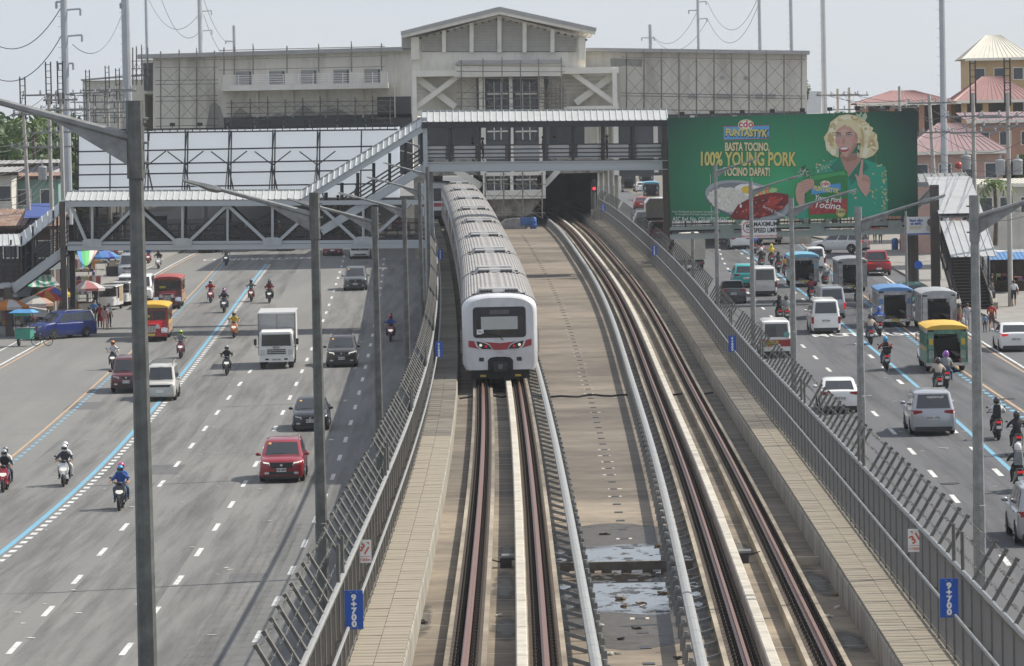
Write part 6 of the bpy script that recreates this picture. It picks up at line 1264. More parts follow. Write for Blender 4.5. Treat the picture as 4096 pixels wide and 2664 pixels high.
for k, (px, py) in enumerate(stalls):
    q_ = GL(px, py); t = T('market_stall', 'market stall table with heaped goods and hung clothes, %s' % ('at the left edge', 'left of the food cart', 'behind the food cart', 'behind the blue minivan hood', 'behind the blue minivan roof', 'second row at the left edge', 'second row under the purple umbrella', 'second row under the green umbrella', 'right of the brown column', 'by the red and white umbrella', 'under the striped sun tarp', 'beyond the striped sun tarp', 'by the far kerb', 'third row at the left', 'farthest by the pavement')[k], 'stall', (q_.x, q_.y+.6, zl(q_.y)), 'market stalls')
    MB().box(-1.0, 1.0, -.5, .5, .68, .75).build('table_top', wood_dk, t)
    for sx in (-.9, .9):
        for sy in (-.42, .42): MB().box(sx-.04, sx+.04, sy-.04, sy+.04, 0, .68).build('leg', wood_dk, t)
    for j in range(12): s_ = rm.uniform(.10, .24); x, y = rm.uniform(-.8, .8), rm.uniform(-.35, .35); MB().loft([[(x+a*s_*w_, y+b_*s_*w_, z) for a, b_ in ((-1, -.8), (1, -1), (.9, 1), (-1, .9))] for z, w_ in ((.75, 1), (.75+s_, 1.05), (.75+s_*1.5, .6))]).build('goods', rm.choice(goods), t)
    rod('clothes_rail', (-1.1, .55, 1.75), (1.1, .55, 1.75), .02, galv, t, world=False)
    for sx in (-1.05, 1.05): rod('rail_post', (sx, .55, 0), (sx, .55, 1.8), .02, galv, t, world=False)
    for j in range(7): x = -.95+j*.3; w_ = rm.uniform(.12, .18); MB().loft([[(x-w_*f, .5, z), (x+w_*f, .5, z), (x+w_*f, .6, z), (x-w_*f, .6, z)] for z, f in ((rm.uniform(.75, 1.0), .9), (1.4, 1.1), (1.68, 1.0), (1.74, .3))]).build('hung_garment', rm.choice(goods), t)
for k, (px, py, c, lab) in enumerate(((462, 1085, 2, 'brown wooden crate at the far end of the market'), (327, 1258, 6, 'orange brown box beside the brown column'), (345, 1262, 5, 'white box beside the orange one'), (450, 1110, 3, 'dark sack pile by the silver van'))):
    q_ = GL(px, py); t = T('crate', lab, 'crate', (q_.x, q_.y, zl(q_.y)), 'market boxes'); MB().box(-.5, .5, -.4, .4, 0, .9).build('box', goods[c], t); MB().box(-.52, .52, -.42, .42, .9, .96).build('lid', wood_dk, t)
# right side: sheds, kerb goods, low wall with balusters
bw0 = T('balustrade_wall', 'tan baluster wall along the right slope', 'wall', (33, 290, zr(290)), None); MB().box(0, 14, -.2, .2, 0, .8).build('base', ochre, bw0); MB().box(0, 14, -.22, .22, 2.3, 2.5).build('coping', ochre, bw0)
for k in range(28): MB().lathe([(.1, .8), (.14, 1.2), (.08, 1.6), (.13, 2.3)], 8, (.25+k*.5, 0, 0)).build('baluster', ochre, bw0)
for k, (px, py, lab, c) in enumerate(((3990, 1180, 'dark stall shed with blue roof on the right pavement', (.10, .22, .42)), (4075, 1165, 'stall shed with grey roof at the right edge', (.3, .31, .32)), (4090, 1060, 'stall shed with pale blue roof farther up the pavement', (.25, .34, .42)))):
    q_ = GR(px, py); t = T('pavement_stall', lab, 'stall', (q_.x+1, q_.y+1, zr(q_.y)+.14), 'pavement stalls')
    for sx in (-1.2, 1.2):
        for sy in (-.9, .9): MB().box(sx-.05, sx+.05, sy-.05, sy+.05, 0, 2.3).build('post', wood_dk, t)
    MB().box(-1.2, 1.2, .85, .9, 0, 2.2).build('back_wall', wood_dk, t); MB().box(-1.1, 1.1, -.6, .6, .7, .8).build('counter', wood_dk, t); L0 = t.location; ribbed(L0+Vector((-1.5, -1.3, 2.25)), L0+Vector((1.5, -1.3, 2.25)), L0+Vector((1.5, 1.2, 2.7)), L0+Vector((-1.5, 1.2, 2.7)), .3, mat('stall_roof_%d' % k, c, .6, .1, .1, 2), 'roof', t, .03)
    for j in range(9): x = rm.uniform(-1, 1); MB().box(x-.14, x+.14, -.45, .1, .8, .8+rm.uniform(.15, .5)).build('goods', rm.choice(goods), t)
q_ = GR(3535, 1048); t = T('lamp_base', 'grey lamp post on a concrete block at the right pavement corner', 'street lamp', (P(3626, 1040, 252).x, 252, zr(252)+.14)); MB().box(-.35, .35, -.35, .35, 0, .6).build('block', conc, t); MB().tube((0, 0, .6), (0, 0, 6.5), .1, 8, .07).build('pole', galv, t)
for k in range(60):
    fz = zl if k < 40 else zr; px, py = (rm.uniform(50, 1250), rm.uniform(1500, 2600)) if k < 40 else (rm.uniform(3300, 4000), rm.uniform(1500, 2100))
    q_ = G(px, py, fz); s_ = rm.uniform(.04, .09); o = MB().prism(blob(0, 0, s_*1.5, s_, 0, 7, k, .5), lambda a, b_, t_: (a, b_, t_), 0, .012).build('road_litter', lit_cols[0]); o.location = (q_.x, q_.y, fz(q_.y)+.008); tag(o, 'tiny pale scrap of paper on the %s road' % ('left' if k < 40 else 'right'), 'litter', 'paper scraps on the %s road' % ('left' if k < 40 else 'right'))
# ---------------------------------------------------------------- vehicles (local front = -Y)
def paint(key, col, met=.0): return mat('paint_'+key, col, .3, met, .03, 2, coat=.7, spec=.5)
pl_white = mat('number_plate', (.66, .66, .63), .5, 0, .05); lamp_w = mat('lamp_glass', (.55, .57, .58), .12, .3, 0); lamp_on = mat('lamp_lit', (.8, .8, .75), .2, 0, 0, emit=(1, .95, .82), es=.5); lamp_r = mat('tail_lamp_glass', (.30, .012, .014), .18, 0, 0); lamp_ron = mat('brake_lamp_lit', (.45, .012, .014), .2, 0, 0, emit=(1, .04, .03), es=.3); amber = mat('amber_lamp', (.55, .2, .03), .2, 0, 0, emit=(1, .4, .05), es=.5)
_wc = {}
def wheel_meshes(r, w, alloy):
    k = (r, w, alloy)
    if k not in _wc:
        ty = MB().lathe([(r*.62, -w/2), (r*.9, -w/2), (r, -w*.32), (r, w*.32), (r*.9, w/2), (r*.62, w/2)], 16, axis='X').mesh('tyre', black_m, 40)
        rm = MB(); rm.lathe([(r*.62, -w*.42), (r*.60, -w*.30), (r*.15, -w*.36), (r*.12, w*.36), (r*.60, w*.30), (r*.62, w*.42)], 14, axis='X')
        for s_ in (-1, 1):
            for i in range(5): a = 2*math.pi*i/5; rm.bar((s_*w*.45, 0, 0), (s_*w*.45, r*.6*math.cos(a), r*.6*math.sin(a)), .05, .09, up=(1, 0, 0))
        _wc[k] = (ty, rm.mesh('rim', chrome if alloy else steel_dk))
    return _wc[k]
def put_wheel(root, x, y, r, w=.2, alloy=True, name='wheel'):
    ty, rm = wheel_meshes(r, w, alloy); o = link(name, ty, root, (x, y, r)); link('rim', rm, o); return o
def place(px, py, fz, L, front_near=True, tw=0.):
    """ground point of the end nearest the camera -> vehicle centre, heading, slope"""
    q = G(px, py, fz)
    c = blueL if fz is zl else blueR
    h = math.atan((c(q.y+6)-c(q.y-6))/12); Y = q.y+L/2*math.cos(h); x = q.x+L/2*math.sin(h); sl = math.atan((fz(Y+3)-fz(Y-3))/6)
    rz = -h+(0 if front_near else math.pi)+tw
    return (x, Y, fz(Y)+.006), rz, sl*math.cos(rz)
def root_at(name, label, cat, pl, group):
    t = T(name, label, cat, pl[0], group, pl[1]); t.rotation_euler = (pl[2], 0, pl[1]); return t
def car(label, cat, pl, col, L=4.4, W=1.8, H=1.6, hood=1.0, hz=1.02, nose=.88, ws=.75, rt=.35, rr=.35, deck=None, belt=.98, gc=.2, wr=.33, fo=.85, ro=.85, tum=.14, panes=((.03, .34), (.37, .64), (.67, .93)), plate=None, lights='', grille=(.5, .16), black_low=True, rails=False, spare=False, bed=None, name=None, roofcol=None, alloy=True, mirror=True, group='cars on the roads', emblem=True, sticker=False, rack=False, back_glass=(.14, .9)):
    t = root_at(name or cat.replace(' ', '_'), label, cat, pl, group); h = L/2; w = W/2; m_ = col
    hoodm = m_
    def ring(y, k, zb, z1, kb=.9):
        a = w*k; half = [(a*kb, zb), (a*.985, zb+.1), (a, zb+(z1-zb)*.55), (a*.985, z1-.10), (a*.90, z1-.02), (a*.45, z1+.015)]
        return [(-x, y, z) for x, z in half]+[(0, y, z1+.02)]+[(x, y, z) for x, z in reversed(half)]
    yb0 = -h+hood; yrb = h-(deck[0] if deck else .06)
    st = [(-h, .84, gc+.12, nose-.16), (-h+.05, .92, gc+.04, nose-.07), (-h+.16, .975, gc, nose), (-h+.4, 1, gc, nose+(hz-nose)*.45), (yb0, 1, gc, hz), (yb0+.15, 1, gc, belt)]
    dz = deck[1] if deck else belt
    st += [(yrb-.1, 1, gc, belt), (yrb+.02 if deck else h-.3, 1, gc, dz if deck else belt), (h-.16, .985, gc, dz), (h-.05, .95, gc+.05, dz-.04), (h, .88, gc+.14, dz-.12)]
    st = sorted(st, key=lambda q_: q_[0])
    body = MB().loft([ring(*s_) for s_ in st]).build('body', m_, t, 38)
    # cabin
    wb = w*.94; wt = wb-tum; zr0 = H-.07; b0, b1 = yb0-.02, yrb; t0, t1 = yb0+ws, yrb-rr
    if bed: b1 = bed; t1 = bed-rr
    def cring(z, x, y0, y1, c): return [(-x, y0+c, z), (-x+c*.8, y0, z), (0, y0-.05, z), (x-c*.8, y0, z), (x, y0+c, z), (x, y1-c, z), (x-c*.8, y1, z), (0, y1+.03, z), (-x+c*.8, y1, z), (-x, y1-c, z)]
    B = cring(belt-.03, wb, b0, b1, .12); Tp = cring(zr0, wt, t0, t1, .10); C = cring(H, wt-.12, t0+.16, t1-.14, .1)
    cab = MB().loft([B, Tp, C]).build('cabin', roofcol or m_, t, 38)
    def pane(nm, i, j, u0, u1, v0, v1, m2=glass_m, off=.012):
        Ba, Bb, Ta, Tb = map(Vector, (B[i], B[j], Tp[i], Tp[j])); f = lambda u, v: (Ba.lerp(Bb, u)).lerp(Ta.lerp(Tb, u), v)
        q_ = [f(u0, v0), f(u1, v0), f(u1, v1), f(u0, v1)]; n = (q_[1]-q_[0]).cross(q_[3]-q_[0]).normalized(); cc = sum(q_, Vector())/4; ctr = Vector((0, (b0+b1)/2, belt+.2))
        if n.dot(cc-ctr) < 0: n = -n; q_ = q_[::-1]
        return [p+n*off for p in q_]
    wsm = MB().add(pane('w', 1, 2, .07, 1, .1, .93), [(0, 1, 2, 3)]).add(pane('w', 2, 3, 0, .93, .1, .93), [(0, 1, 2, 3)]).build('windscreen', glass_m, cab)
    v0, v1 = back_glass; MB().add(pane('r', 6, 7, .08, 1, v0, v1), [(0, 1, 2, 3)]).add(pane('r', 7, 8, 0, .92, v0, v1), [(0, 1, 2, 3)]).build('rear_window', glass_m, cab)
    for i, j in ((4, 5), (9, 0)):
        for u0, u1 in panes:
            if i == 9: u0, u1 = 1-u1, 1-u0
            MB().add(pane('s', i, j, u0, u1, .12, .9), [(0, 1, 2, 3)]).build('side_window', glass_m, cab)
    for s_ in (-1, 1):
        for ay in (-h+fo, h-ro):
            arc = [(ay+wr*1.17*math.cos(R(a)), wr+wr*1.17*math.sin(R(a))) for a in range(-10, 191, 20)]; arc = [(a, max(b_, gc+.01)) for a, b_ in arc]
            MB().prism(arc, lambda a, b_, x: (s_*x, a, b_), w-.06, w+.006).build('wheel_arch', black_m, t)
            put_wheel(t, s_*(w-.09), ay, wr, .2, alloy)
        MB().loft([[(s_*(w-.02), y, z) for y, z in ((-h+hood+.25, belt-.01), (-h+hood+.29, belt-.01), (-h+hood+.29, belt+.03))], [(s_*(w+.03), y, z) for y, z in ((-h+hood+.25, belt), (-h+hood+.29, belt), (-h+hood+.29, belt+.04))]]).build('mirror_arm', dark_plastic, t)
        if mirror: MB().ball((s_*(w+.10), -h+hood+.28, belt+.06), (.11, .06, .075), 8, 6).build('mirror', m_, t, 60)
        lm = lamp_on if 'h' in lights else lamp_w
        MB().loft([[(s_*x, -h+y, z) for x, y, z in ((w*.44, -.012, nose-.22), (w*.80, .03, nose-.19), (w*.80, .03, nose-.07), (w*.46, -.006, nose-.12))], [(s_*x, -h+y, z) for x, y, z in ((w*.44, .2, nose-.22), (w*.985, .3, nose-.17), (w*.985, .3, nose-.03), (w*.46, .2, nose-.10))]][::s_]).build('headlight', lm, t)
        MB().box(s_*w*.66-.09, s_*w*.66+.09, -h-.02, -h+.1, gc+.17, gc+.25).build('fog_lamp', lamp_w, t)
        tz = dz if deck else belt
        rl = lamp_ron if 'b' in lights else lamp_r
        if cat in ('van', 'jeep', 'utility van'): MB().box(s_*(w*.9)-.07, s_*(w*.9)+.07, h-.1, h+.012, .62, 1.02).build('tail_light', rl, t)
        else: MB().loft([[(s_*x, h+.012, z) for x, z in ((w*.48, tz-.13), (w*.86, tz-.20), (w*.88, tz-.04), (w*.50, tz-.05))], [(s_*x, h-.3, z) for x, z in ((w*.5, tz-.13), (w*.99, tz-.20), (w*.985, tz-.04), (w*.5, tz-.05))]][::-s_]).build('tail_light', rl, t)
        for k, u in enumerate((.44, .68)): MB().box(s_*w-.012, s_*w+.014, -h+L*u-.08, -h+L*u+.08, belt-.16, belt-.12).build('door_handle', m_ if not rails else chrome, t)
        if rails: MB().pipe([(s_*(wt-.03), t0+.2, H-.06), (s_*(wt-.06), t0+.35, H+.04), (s_*(wt-.06), t1-.35, H+.04), (s_*(wt-.03), t1-.2, H-.06)], .022, 5).build('roof_rail', galv_lt, t)
    gw, gh = grille
    MB().prism([(-w*gw, nose-.10), (w*gw, nose-.10), (w*gw*.86, nose-.10-gh), (-w*gw*.86, nose-.10-gh)], lambda a, b_, y: (a, y, b_), -h-.02, -h+.1).build('grille', dark_plastic, t)
    if emblem: MB().tube((0, -h-.035, nose-.10-gh*.45), (0, -h-.01, nose-.10-gh*.45), .055, 10).build('emblem', chrome, t)
    if black_low:
        MB().box(-w*.62, w*.62, -h-.012, -h+.1, gc+.13, gc+.27).build('air_intake', dark_plastic, t); MB().box(-w*.80, w*.80, -h+.02, -h+.3, gc-.03, gc+.12).build('bumper_lip', dark_plastic, t); MB().box(-w*.82, w*.82, h-.3, h+.01, gc-.02, gc+.17).build('rear_bumper', dark_plastic, t)
    for y, sg_, rot in ((-h-.03, -1, (RXF, 0, 0)), (h+.02, 1, (RXF, 0, math.pi))):
        zz = gc+.33 if sg_ < 0 else (dz-.34 if not bed else .55)
        p_ = MB().box(-.2, .2, y-.008, y+.008, zz-.075, zz+.075).build('number_plate', pl_white, t)
        if plate and ((sg_ < 0) == (abs(pl[1]) < 1.7)): letter(plate, (0, y+sg_*.014, zz), .12, ink, t, .95, .002, rot)
    if sticker: MB().add(pane('k', 1, 2, .12, .3, .78, .9, off=.02), [(0, 1, 2, 3)]).build('sticker', mat('sticker_orange', (.7, .38, .12), .6, 0, 0), cab)
    MB().bar((-.45, yb0-.06, hz+.05), (.1, yb0-.04, hz+.06), .03, .02).build('wiper', black_m, t)
    if spare: MB().lathe([(.1, .0), (.28, .0), (.32, .06), (.32, .14), (.26, .18), (.1, .18)], 16, (0, h, 1.05), 'Y').build('spare_wheel', black_m, t)
    if rack:
        for x in (-wt+.05, wt-.05): rod('roof_rack', (x, t0, H+.12), (x, t1, H+.12), .02, galv_lt, t, world=False)
        for k in range(6): y = t0+(t1-t0)*k/5; rod('roof_rack', (-wt+.05, y, H+.12), (wt-.05, y, H+.12), .016, galv_lt, t, world=False)
        for x in (-wt+.05, wt-.05):
            for y in (t0+.1, t1-.1): rod('roof_rack', (x, y, H-.05), (x, y, H+.12), .016, galv_lt, t, world=False)
    if bed: MB().box(-w*.86, w*.86, bed+.08, h-.1, belt-.05, belt+.045).build('load_bed', black_m, t)
    return t
MPV = dict(L=4.73, W=1.83, H=1.79, hood=1.05, hz=1.12, nose=.98, ws=.85, rt=.3, rr=.30, belt=1.08, wr=.34, fo=.9, ro=1.0)
SED = dict(L=4.42, W=1.73, H=1.48, hood=1.05, hz=.98, nose=.80, ws=.85, rr=.75, deck=(.62, 1.02), belt=.96, wr=.31, fo=.85, ro=1.0, gc=.17, panes=((.03, .42), (.46, .80)))
SUV = dict(L=4.35, W=1.82, H=1.66, hood=1.0, hz=1.08, nose=.94, ws=.75, rr=.42, belt=1.04, wr=.34)
VAN = dict(L=4.7, W=1.72, H=1.99, hood=.42, hz=1.16, nose=1.0, ws=.75, rr=.12, belt=1.12, wr=.33, fo=.95, ro=1.15, tum=.12, panes=((.03, .28), (.31, .62), (.65, .95)))
BOX = dict(L=4.4, W=1.68, H=1.98, hood=.25, hz=1.05, nose=.95, ws=.45, rr=.05, belt=1.02, wr=.30, fo=.9, ro=1.0, tum=.08, panes=((.03, .24), (.28, .60), (.64, .95)), alloy=False, grille=(.3, .08))
FX = dict(L=4.3, W=1.66, H=1.82, hood=1.0, hz=1.05, nose=.97, ws=.42, rr=.12, belt=1.04, wr=.33, fo=.75, ro=1.0, tum=.1, alloy=False, grille=(.72, .12))
def mk(spec, **kw): d = dict(spec); d.update(kw); return d
Lp = lambda x, y, L, tw=0., near=True: place(x, y, zl, L, near, tw)
Rp = lambda x, y, L, tw=0., near=False: place(x, y, zr, L, near, tw)
p_red = paint('ruby_red', (.26, .008, .018)); p_blk = paint('black', (.012, .011, .012)); p_brn = paint('dark_bronze', (.028, .022, .018)); p_gry = paint('grey_green', (.10, .115, .115), .3); p_wht = paint('white', (.72, .72, .70)); p_mar = paint('maroon', (.10, .012, .018)); p_fx = paint('old_white', (.50, .49, .46)); p_blu = paint('blue', (.012, .030, .17)); p_sil = paint('silver', (.40, .41, .43), .4); p_teal = paint('teal', (.03, .38, .36)); p_grn = paint('dark_green', (.01, .12, .09)); p_dgr = paint('dark_grey', (.055, .06, .065), .3); p_hil = paint('bright_red', (.30, .006, .012))
car('glossy red crossover with NIB 8897 plate, nearest car on the left road', 'car', Lp(1127, 1932, 4.3), p_red, **mk(SUV, rails=True, plate='NIB 8897', lights='h', sticker=True, grille=(.55, .24)))
car('black sedan with NKI 1035 plate just behind the red crossover', 'car', Lp(1242, 1726, 4.4), p_blk, **mk(SED, plate='NKI 1035', sticker=True))
car('dark bronze seven seater with lit headlights beside the white box truck', 'car', Lp(1367, 1470, 4.45), p_brn, **mk(MPV, L=4.45, W=1.78, H=1.71, rails=True, lights='h', plate='NGK 6430', sticker=True))
car('grey green minivan alone in the lane beside the viaduct shadow', 'car', Lp(1422, 1163, 4.7), p_gry, **mk(MPV, plate='NHI 3695', sticker=True, grille=(.55, .26)))
car('old white utility wagon with a roof rack on the blue lane line', 'utility van', Lp(640, 1606, 4.3), p_fx, **mk(FX, rack=True, black_low=False, emblem=False))
car('dark maroon off-road wagon half hidden by the nearest lamp post', 'car', Lp(506, 1574, 4.6), p_mar, **mk(MPV, L=4.6, W=1.72, H=1.85, hz=1.12, nose=1.02, tum=.09, ws=.5, grille=(.3, .14), plate='XLV 130', gc=.3, wr=.38, alloy=False))
q = G(248, 1352, zl); car('bright blue minivan parked at an angle by the umbrella stalls', 'car', ((q.x, q.y, zl(q.y)), R(-44), .01), p_blu, **mk(MPV, rails=True))
car('white off-road car with lit round headlights emerging under the footbridge', 'car', Lp(1440, 1036, 4.3), p_wht, **mk(FX, L=4.3, W=1.85, H=1.85, hz=1.15, nose=1.08, lights='h', wr=.38, grille=(.95, .2)))
car('red sport utility car emerging under the footbridge', 'car', Lp(1330, 1024, 4.4), p_red, **mk(SUV))
car('black sedan under the middle of the left footbridge span', 'car', Lp(1143, 1004, 4.4), p_blk, **SED)
car('black utility car coming out under the left footbridge span', 'car', Lp(830, 1012, 4.6), p_blk, **mk(MPV))
car('silver van parked by the left kerb under the footbridge', 'van', Lp(512, 1112, 4.7), p_sil, **VAN)
car('white jeepney van parked behind the white tricycles', 'van', Lp(512, 1218, 4.8), p_wht, **mk(BOX, L=4.8, H=2.15, W=1.85))
car('white van partly hidden behind the nearest lamp post', 'van', Lp(566, 1208, 4.7), p_wht, **VAN)
for lab, px, py, sp, cc, ct in (('far white car seen through the truss near the raised span', 1409, 945, MPV, p_wht, 'car'), ('far white van seen through the truss beside a lamp post', 1195, 955, VAN, p_wht, 'van'), ('far red car seen through the truss at the right end', 1600, 925, SUV, p_red, 'car'), ('far red car seen through the middle of the truss', 1083, 948, SUV, p_hil, 'car'), ('far green car seen through the truss', 950, 950, SED, p_grn, 'car'), ('far silver car seen through the truss left of the green one', 800, 960, SED, p_sil, 'car'), ('far dark car between white cars behind the truss', 1305, 938, SED, p_dgr, 'car')):
    car(lab, ct, Lp(px, py, 4.5), cc, **sp)
# right carriageway, seen from behind
sv = car('silver minivan with NGS 1676 plate on the right road', 'car', Rp(3735, 1744, 4.7), p_sil, **mk(MPV, plate='NGS 1676', back_glass=(.1, .92))); letter('respicare.ph', (-.1, 2.16, 1.57), .14, sign_white, sv, 1, .002, (RXF, 0, math.pi))
car('white sedan with NCZ 5121 plate beside the right fence', 'car', Rp(3363, 1656, 4.4), p_wht, **mk(SED, plate='NCZ 5121'))
car('white van with NEV 3506 plate and wide rear window', 'van', Rp(3305, 1337, 4.7), p_wht, **mk(VAN, plate='NEV 3506'))
car('grey white van just ahead of the NEV 3506 van', 'van', Rp(3330, 1277, 4.7), p_sil, **mk(VAN, lights='b'))
fbv = car('white utility van with red and yellow painted rear stripe', 'utility van', Rp(3107, 1433, 4.4), p_wht, **mk(BOX))
MB().box(-.80, .80, 2.2, 2.222, .62, .98).build('red_stripe', p_hil, fbv); MB().box(-.1, .76, 2.222, 2.228, .66, .94).build('yellow_stripe', mat('yellow_paint', (.45, .32, .05), .6), fbv); letter('BUSY GAYA', (.33, 2.236, .86), .13, p_mar, fbv, .9, .003, (RXF, 0, math.pi)); letter('SAN ILDEFONSO', (.33, 2.236, .73), .11, p_mar, fbv, .8, .003, (RXF, 0, math.pi)); MB().tube((-.55, 2.19, 1.25), (-.55, 2.22, 1.25), .16, 16).build('round_seal', mat('seal_green', (.15, .35, .3), .5), fbv)
car('green mini truck facing the camera beside the silver jeepney', 'utility van', Rp(3652, 1254, 3.6, 0, True), p_grn, **mk(BOX, L=3.6, W=1.6, H=1.85, lights='h'))
car('bright red pickup with raised tailgate waiting by the right kerb', 'pickup', Rp(3517, 1104, 5.2), p_hil, **mk(MPV, L=5.2, W=1.86, H=1.82, bed=.75, rr=.3, wr=.39, gc=.3, lights='b', panes=((.04, .45), (.5, .9))))
q = G(3362, 1012, zr); car('white sport utility car turning sideways across the right road', 'car', ((q.x, q.y, zr(q.y)), R(-118), .0), p_wht, **mk(MPV, L=4.8, W=1.86, H=1.84, wr=.38, gc=.28, rails=True, lights='b'))
car('white jeep with a spare wheel on its back door', 'jeep', Rp(3263, 1084, 3.8), p_wht, **mk(FX, L=3.8, W=1.6, spare=True))
car('boxy white van beside the motorcycles on the right road', 'van', Rp(3061, 1186, 4.5), p_wht, **BOX)
car('teal taxi half hidden by the boxy white van', 'car', Rp(2985, 1152, 4.4), p_teal, **mk(SUV))
car('dark grey sedan behind the fence beside the boxy white van', 'car', Rp(2935, 1216, 4.4), p_dgr, **mk(SED, plate='NAI 6841'))
car('white pickup under the speed limit sign', 'pickup', Rp(2963, 998, 5.), p_wht, **mk(MPV, L=5., bed=.6, rr=.2))
car('white sedan at the right edge beside the kerb', 'car', Rp(4066, 1408, 4.4), p_wht, **mk(SED, lights='b', plate='NAP 2121'))
car('silver sport utility car cut off by the right edge of the picture', 'car', Rp(4192, 2185, 4.7), p_sil, **mk(MPV))
car('far red sedan on the rising right road beyond the footbridge', 'car', Rp(2566, 838, 4.4), p_hil, **SED)
car('red car half hidden behind the brown footbridge column', 'car', Rp(2632, 962, 4.4), p_red, **MPV)
car('dark car just ahead of the brown footbridge column', 'car', Rp(2575, 905, 4.4), p_blk, **SED)
car('far white car beside the dark jeepneys on the rising road', 'car', Rp(2568, 770, 4.4), p_wht, **SED)
# ---------------------------------------------------------------- jeepneys
def jeepney(label, pl, body, roofm, front, trim=chrome, lights=''):
    t = root_at('jeepney', label, 'jeepney', pl, 'jeepneys'); L, w = 6.0, 1.0; h = L/2; zf, zw, zr_ = .45, 1.28, 2.2
    for s_ in (-1, 1):
        MB().box(s_*w-.03, s_*w+.03, -h+1.75, h, zf, zw).build('side_panel', body, t); MB().box(s_*w-.034, s_*w+.034, -h+1.8, h-.02, zw-.22, zw-.10).build('side_stripe', roofm, t)
        for k in range(7): y = -h+1.85+k*(L-1.9)/6; MB().box(s_*w-.03, s_*w+.03, y-.035, y+.035, zw, zr_-.1).build('window_pillar', body, t)
        MB().box(s_*w-.03, s_*w+.03, -h+1.75, h, zr_-.22, zr_-.02).build('cornice', trim, t)
        for k in range(3): rod('window_bar', (s_*w, -h+1.9, zw+.15+k*.14), (s_*w, h-.1, zw+.15+k*.14), .012, trim, t, world=False)
        MB().loft([[(s_*x, y, z) for x, y, z in ((.62, -h+.05, .55), (1.02, -h+.05, .50), (1.02, -h+.05, .58), (.62, -h+.05, .72))], [(s_*x, y, z) for x, y, z in ((.62, -h+.5, .78), (1.04, -h+.5, .78), (1.04, -h+.5, .86), (.62, -h+.5, .92))], [(s_*x, y, z) for x, y, z in ((.62, -h+1.3, .5), (1.04, -h+1.3, .45), (1.04, -h+1.3, .53), (.62, -h+1.3, .6))]][::s_]).build('fender', trim, t, 40)
        for ay in (-h+.75, h-1.35): put_wheel(t, s_*.84, ay, .38, .24, False)
        MB().tube((s_*.42, -h-.06, .98), (s_*.42, -h+.04, .98), .13, 12).build('headlight', lamp_on if 'h' in lights else lamp_w, t)
        MB().box(s_*.80-.14, s_*.80+.14, h-.01, h+.03, zf, zw+.75).build('rear_pillar', body, t); MB().box(s_*.80-.10, s_*.80+.10, h+.03, h+.045, zw+.1, zw+.42).build('rear_panel', roofm, t)
        for k in range(4): MB().box(s_*(.70+k*.06)-.015, s_*(.70+k*.06)+.015, h+.03, h+.05, .70, 1.1).build('rear_slat', trim, t)
        MB().tube((s_*.62, h+.02, .62), (s_*.62, h+.06, .62), .07, 10).build('tail_light', lamp_ron if 'b' in lights else lamp_r, t)
        MB().box(s_*.45, s_*.94, -h+1.9, h-.3, .75, .85).build('bench', dark_plastic, t)
        MB().box(s_*1.18-.02, s_*1.18+.12*0+.02, -h+1.55, -h+1.6, 1.35, 1.75).build('mirror', dark_plastic, t); rod('mirror_arm', (s_*.98, -h+1.6, 1.4), (s_*1.18, -h+1.58, 1.45), .015, trim, t, world=False)
    MB().box(-w, w, -h+1.6, h, zf-.1, zf+.03).build('floor', dark_plastic, t)
    hd = MB().loft([[(-.56, y, .55), (.56, y, .55), (.56*k, y, z), (.3*k, y, z+.09), (-.3*k, y, z+.09), (-.56*k, y, z)] for y, k, z in ((-h, .92, 1.06), (-h+.15, .98, 1.13), (-h+1.3, 1.25, 1.28))]).build('hood', front, t, 40)
    MB().box(-.3, .3, -h-.03, -h+.02, .62, 1.02).build('grille', trim, t)
    for k in range(6): MB().box(-.25+k*.1-.02, -.25+k*.1+.02, -h-.05, -h-.03, .65, 1.0).build('grille_slat', dark_plastic, t)
    MB().box(-1.0, 1.0, -h-.16, -h-.04, .35, .58).build('bumper', front, t); MB().box(-1.05, 1.05, h+.02, h+.22, .34, .50).build('rear_bumper', trim, t)
    MB().box(-.25, .25, -h-.18, -h-.165, .39, .54).build('number_plate', mat('plate_yellow', (.5, .42, .08), .5), t); MB().box(-.25, .25, h+.222, h+.235, .36, .50).build('number_plate', mat('plate_yellow', (.5, .42, .08), .5), t)
    MB().box(-w, w, -h+1.25, -h+1.75, zf, 1.3).build('cowl', front, t)
    fr = MB().box(-.98, .98, -h+1.40, -h+1.48, 1.30, 1.36).box(-.98, .98, -h+1.40, -h+1.48, 1.92, 2.1).box(-.98, -.86, -h+1.40, -h+1.48, 1.36, 1.92).box(.86, .98, -h+1.40, -h+1.48, 1.36, 1.92).box(-.03, .03, -h+1.40, -h+1.48, 1.36, 1.92).build('windscreen_frame', front, t); MB().box(-.86, .86, -h+1.43, -h+1.45, 1.36, 1.92).build('windscreen', glass_m, fr)
    MB().box(-.9, .9, -h+1.30, -h+1.37, 1.98, 2.22).build('destination_board', mat('signboard_dark', (.12, .09, .06), .6, 0, .5, 9), t); MB().box(-.6, -.15, -h+1.42, -h+1.425, 1.5, 1.66).build('route_card', mat('card_yellow', (.55, .5, .08), .6), t)
    rr_ = []
    for y, k in ((-h+1.2, .9), (-h+1.3, 1), (h-.05, 1), (h+.06, .94)):
        rr_.append([(-1.06*k, y, zr_-.06), (1.06*k, y, zr_-.06), (1.06*k, y, zr_+.03), (.8*k, y, zr_+.13*k), (.3*k, y, zr_+.18*k), (-.3*k, y, zr_+.18*k), (-.8*k, y, zr_+.13*k), (-1.06*k, y, zr_+.03)])
    MB().loft(rr_).build('roof', roofm, t, 40); MB().box(-.66, .66, h-.04, h+.02, zr_-.28, zr_-.06).build('rear_header', body, t)
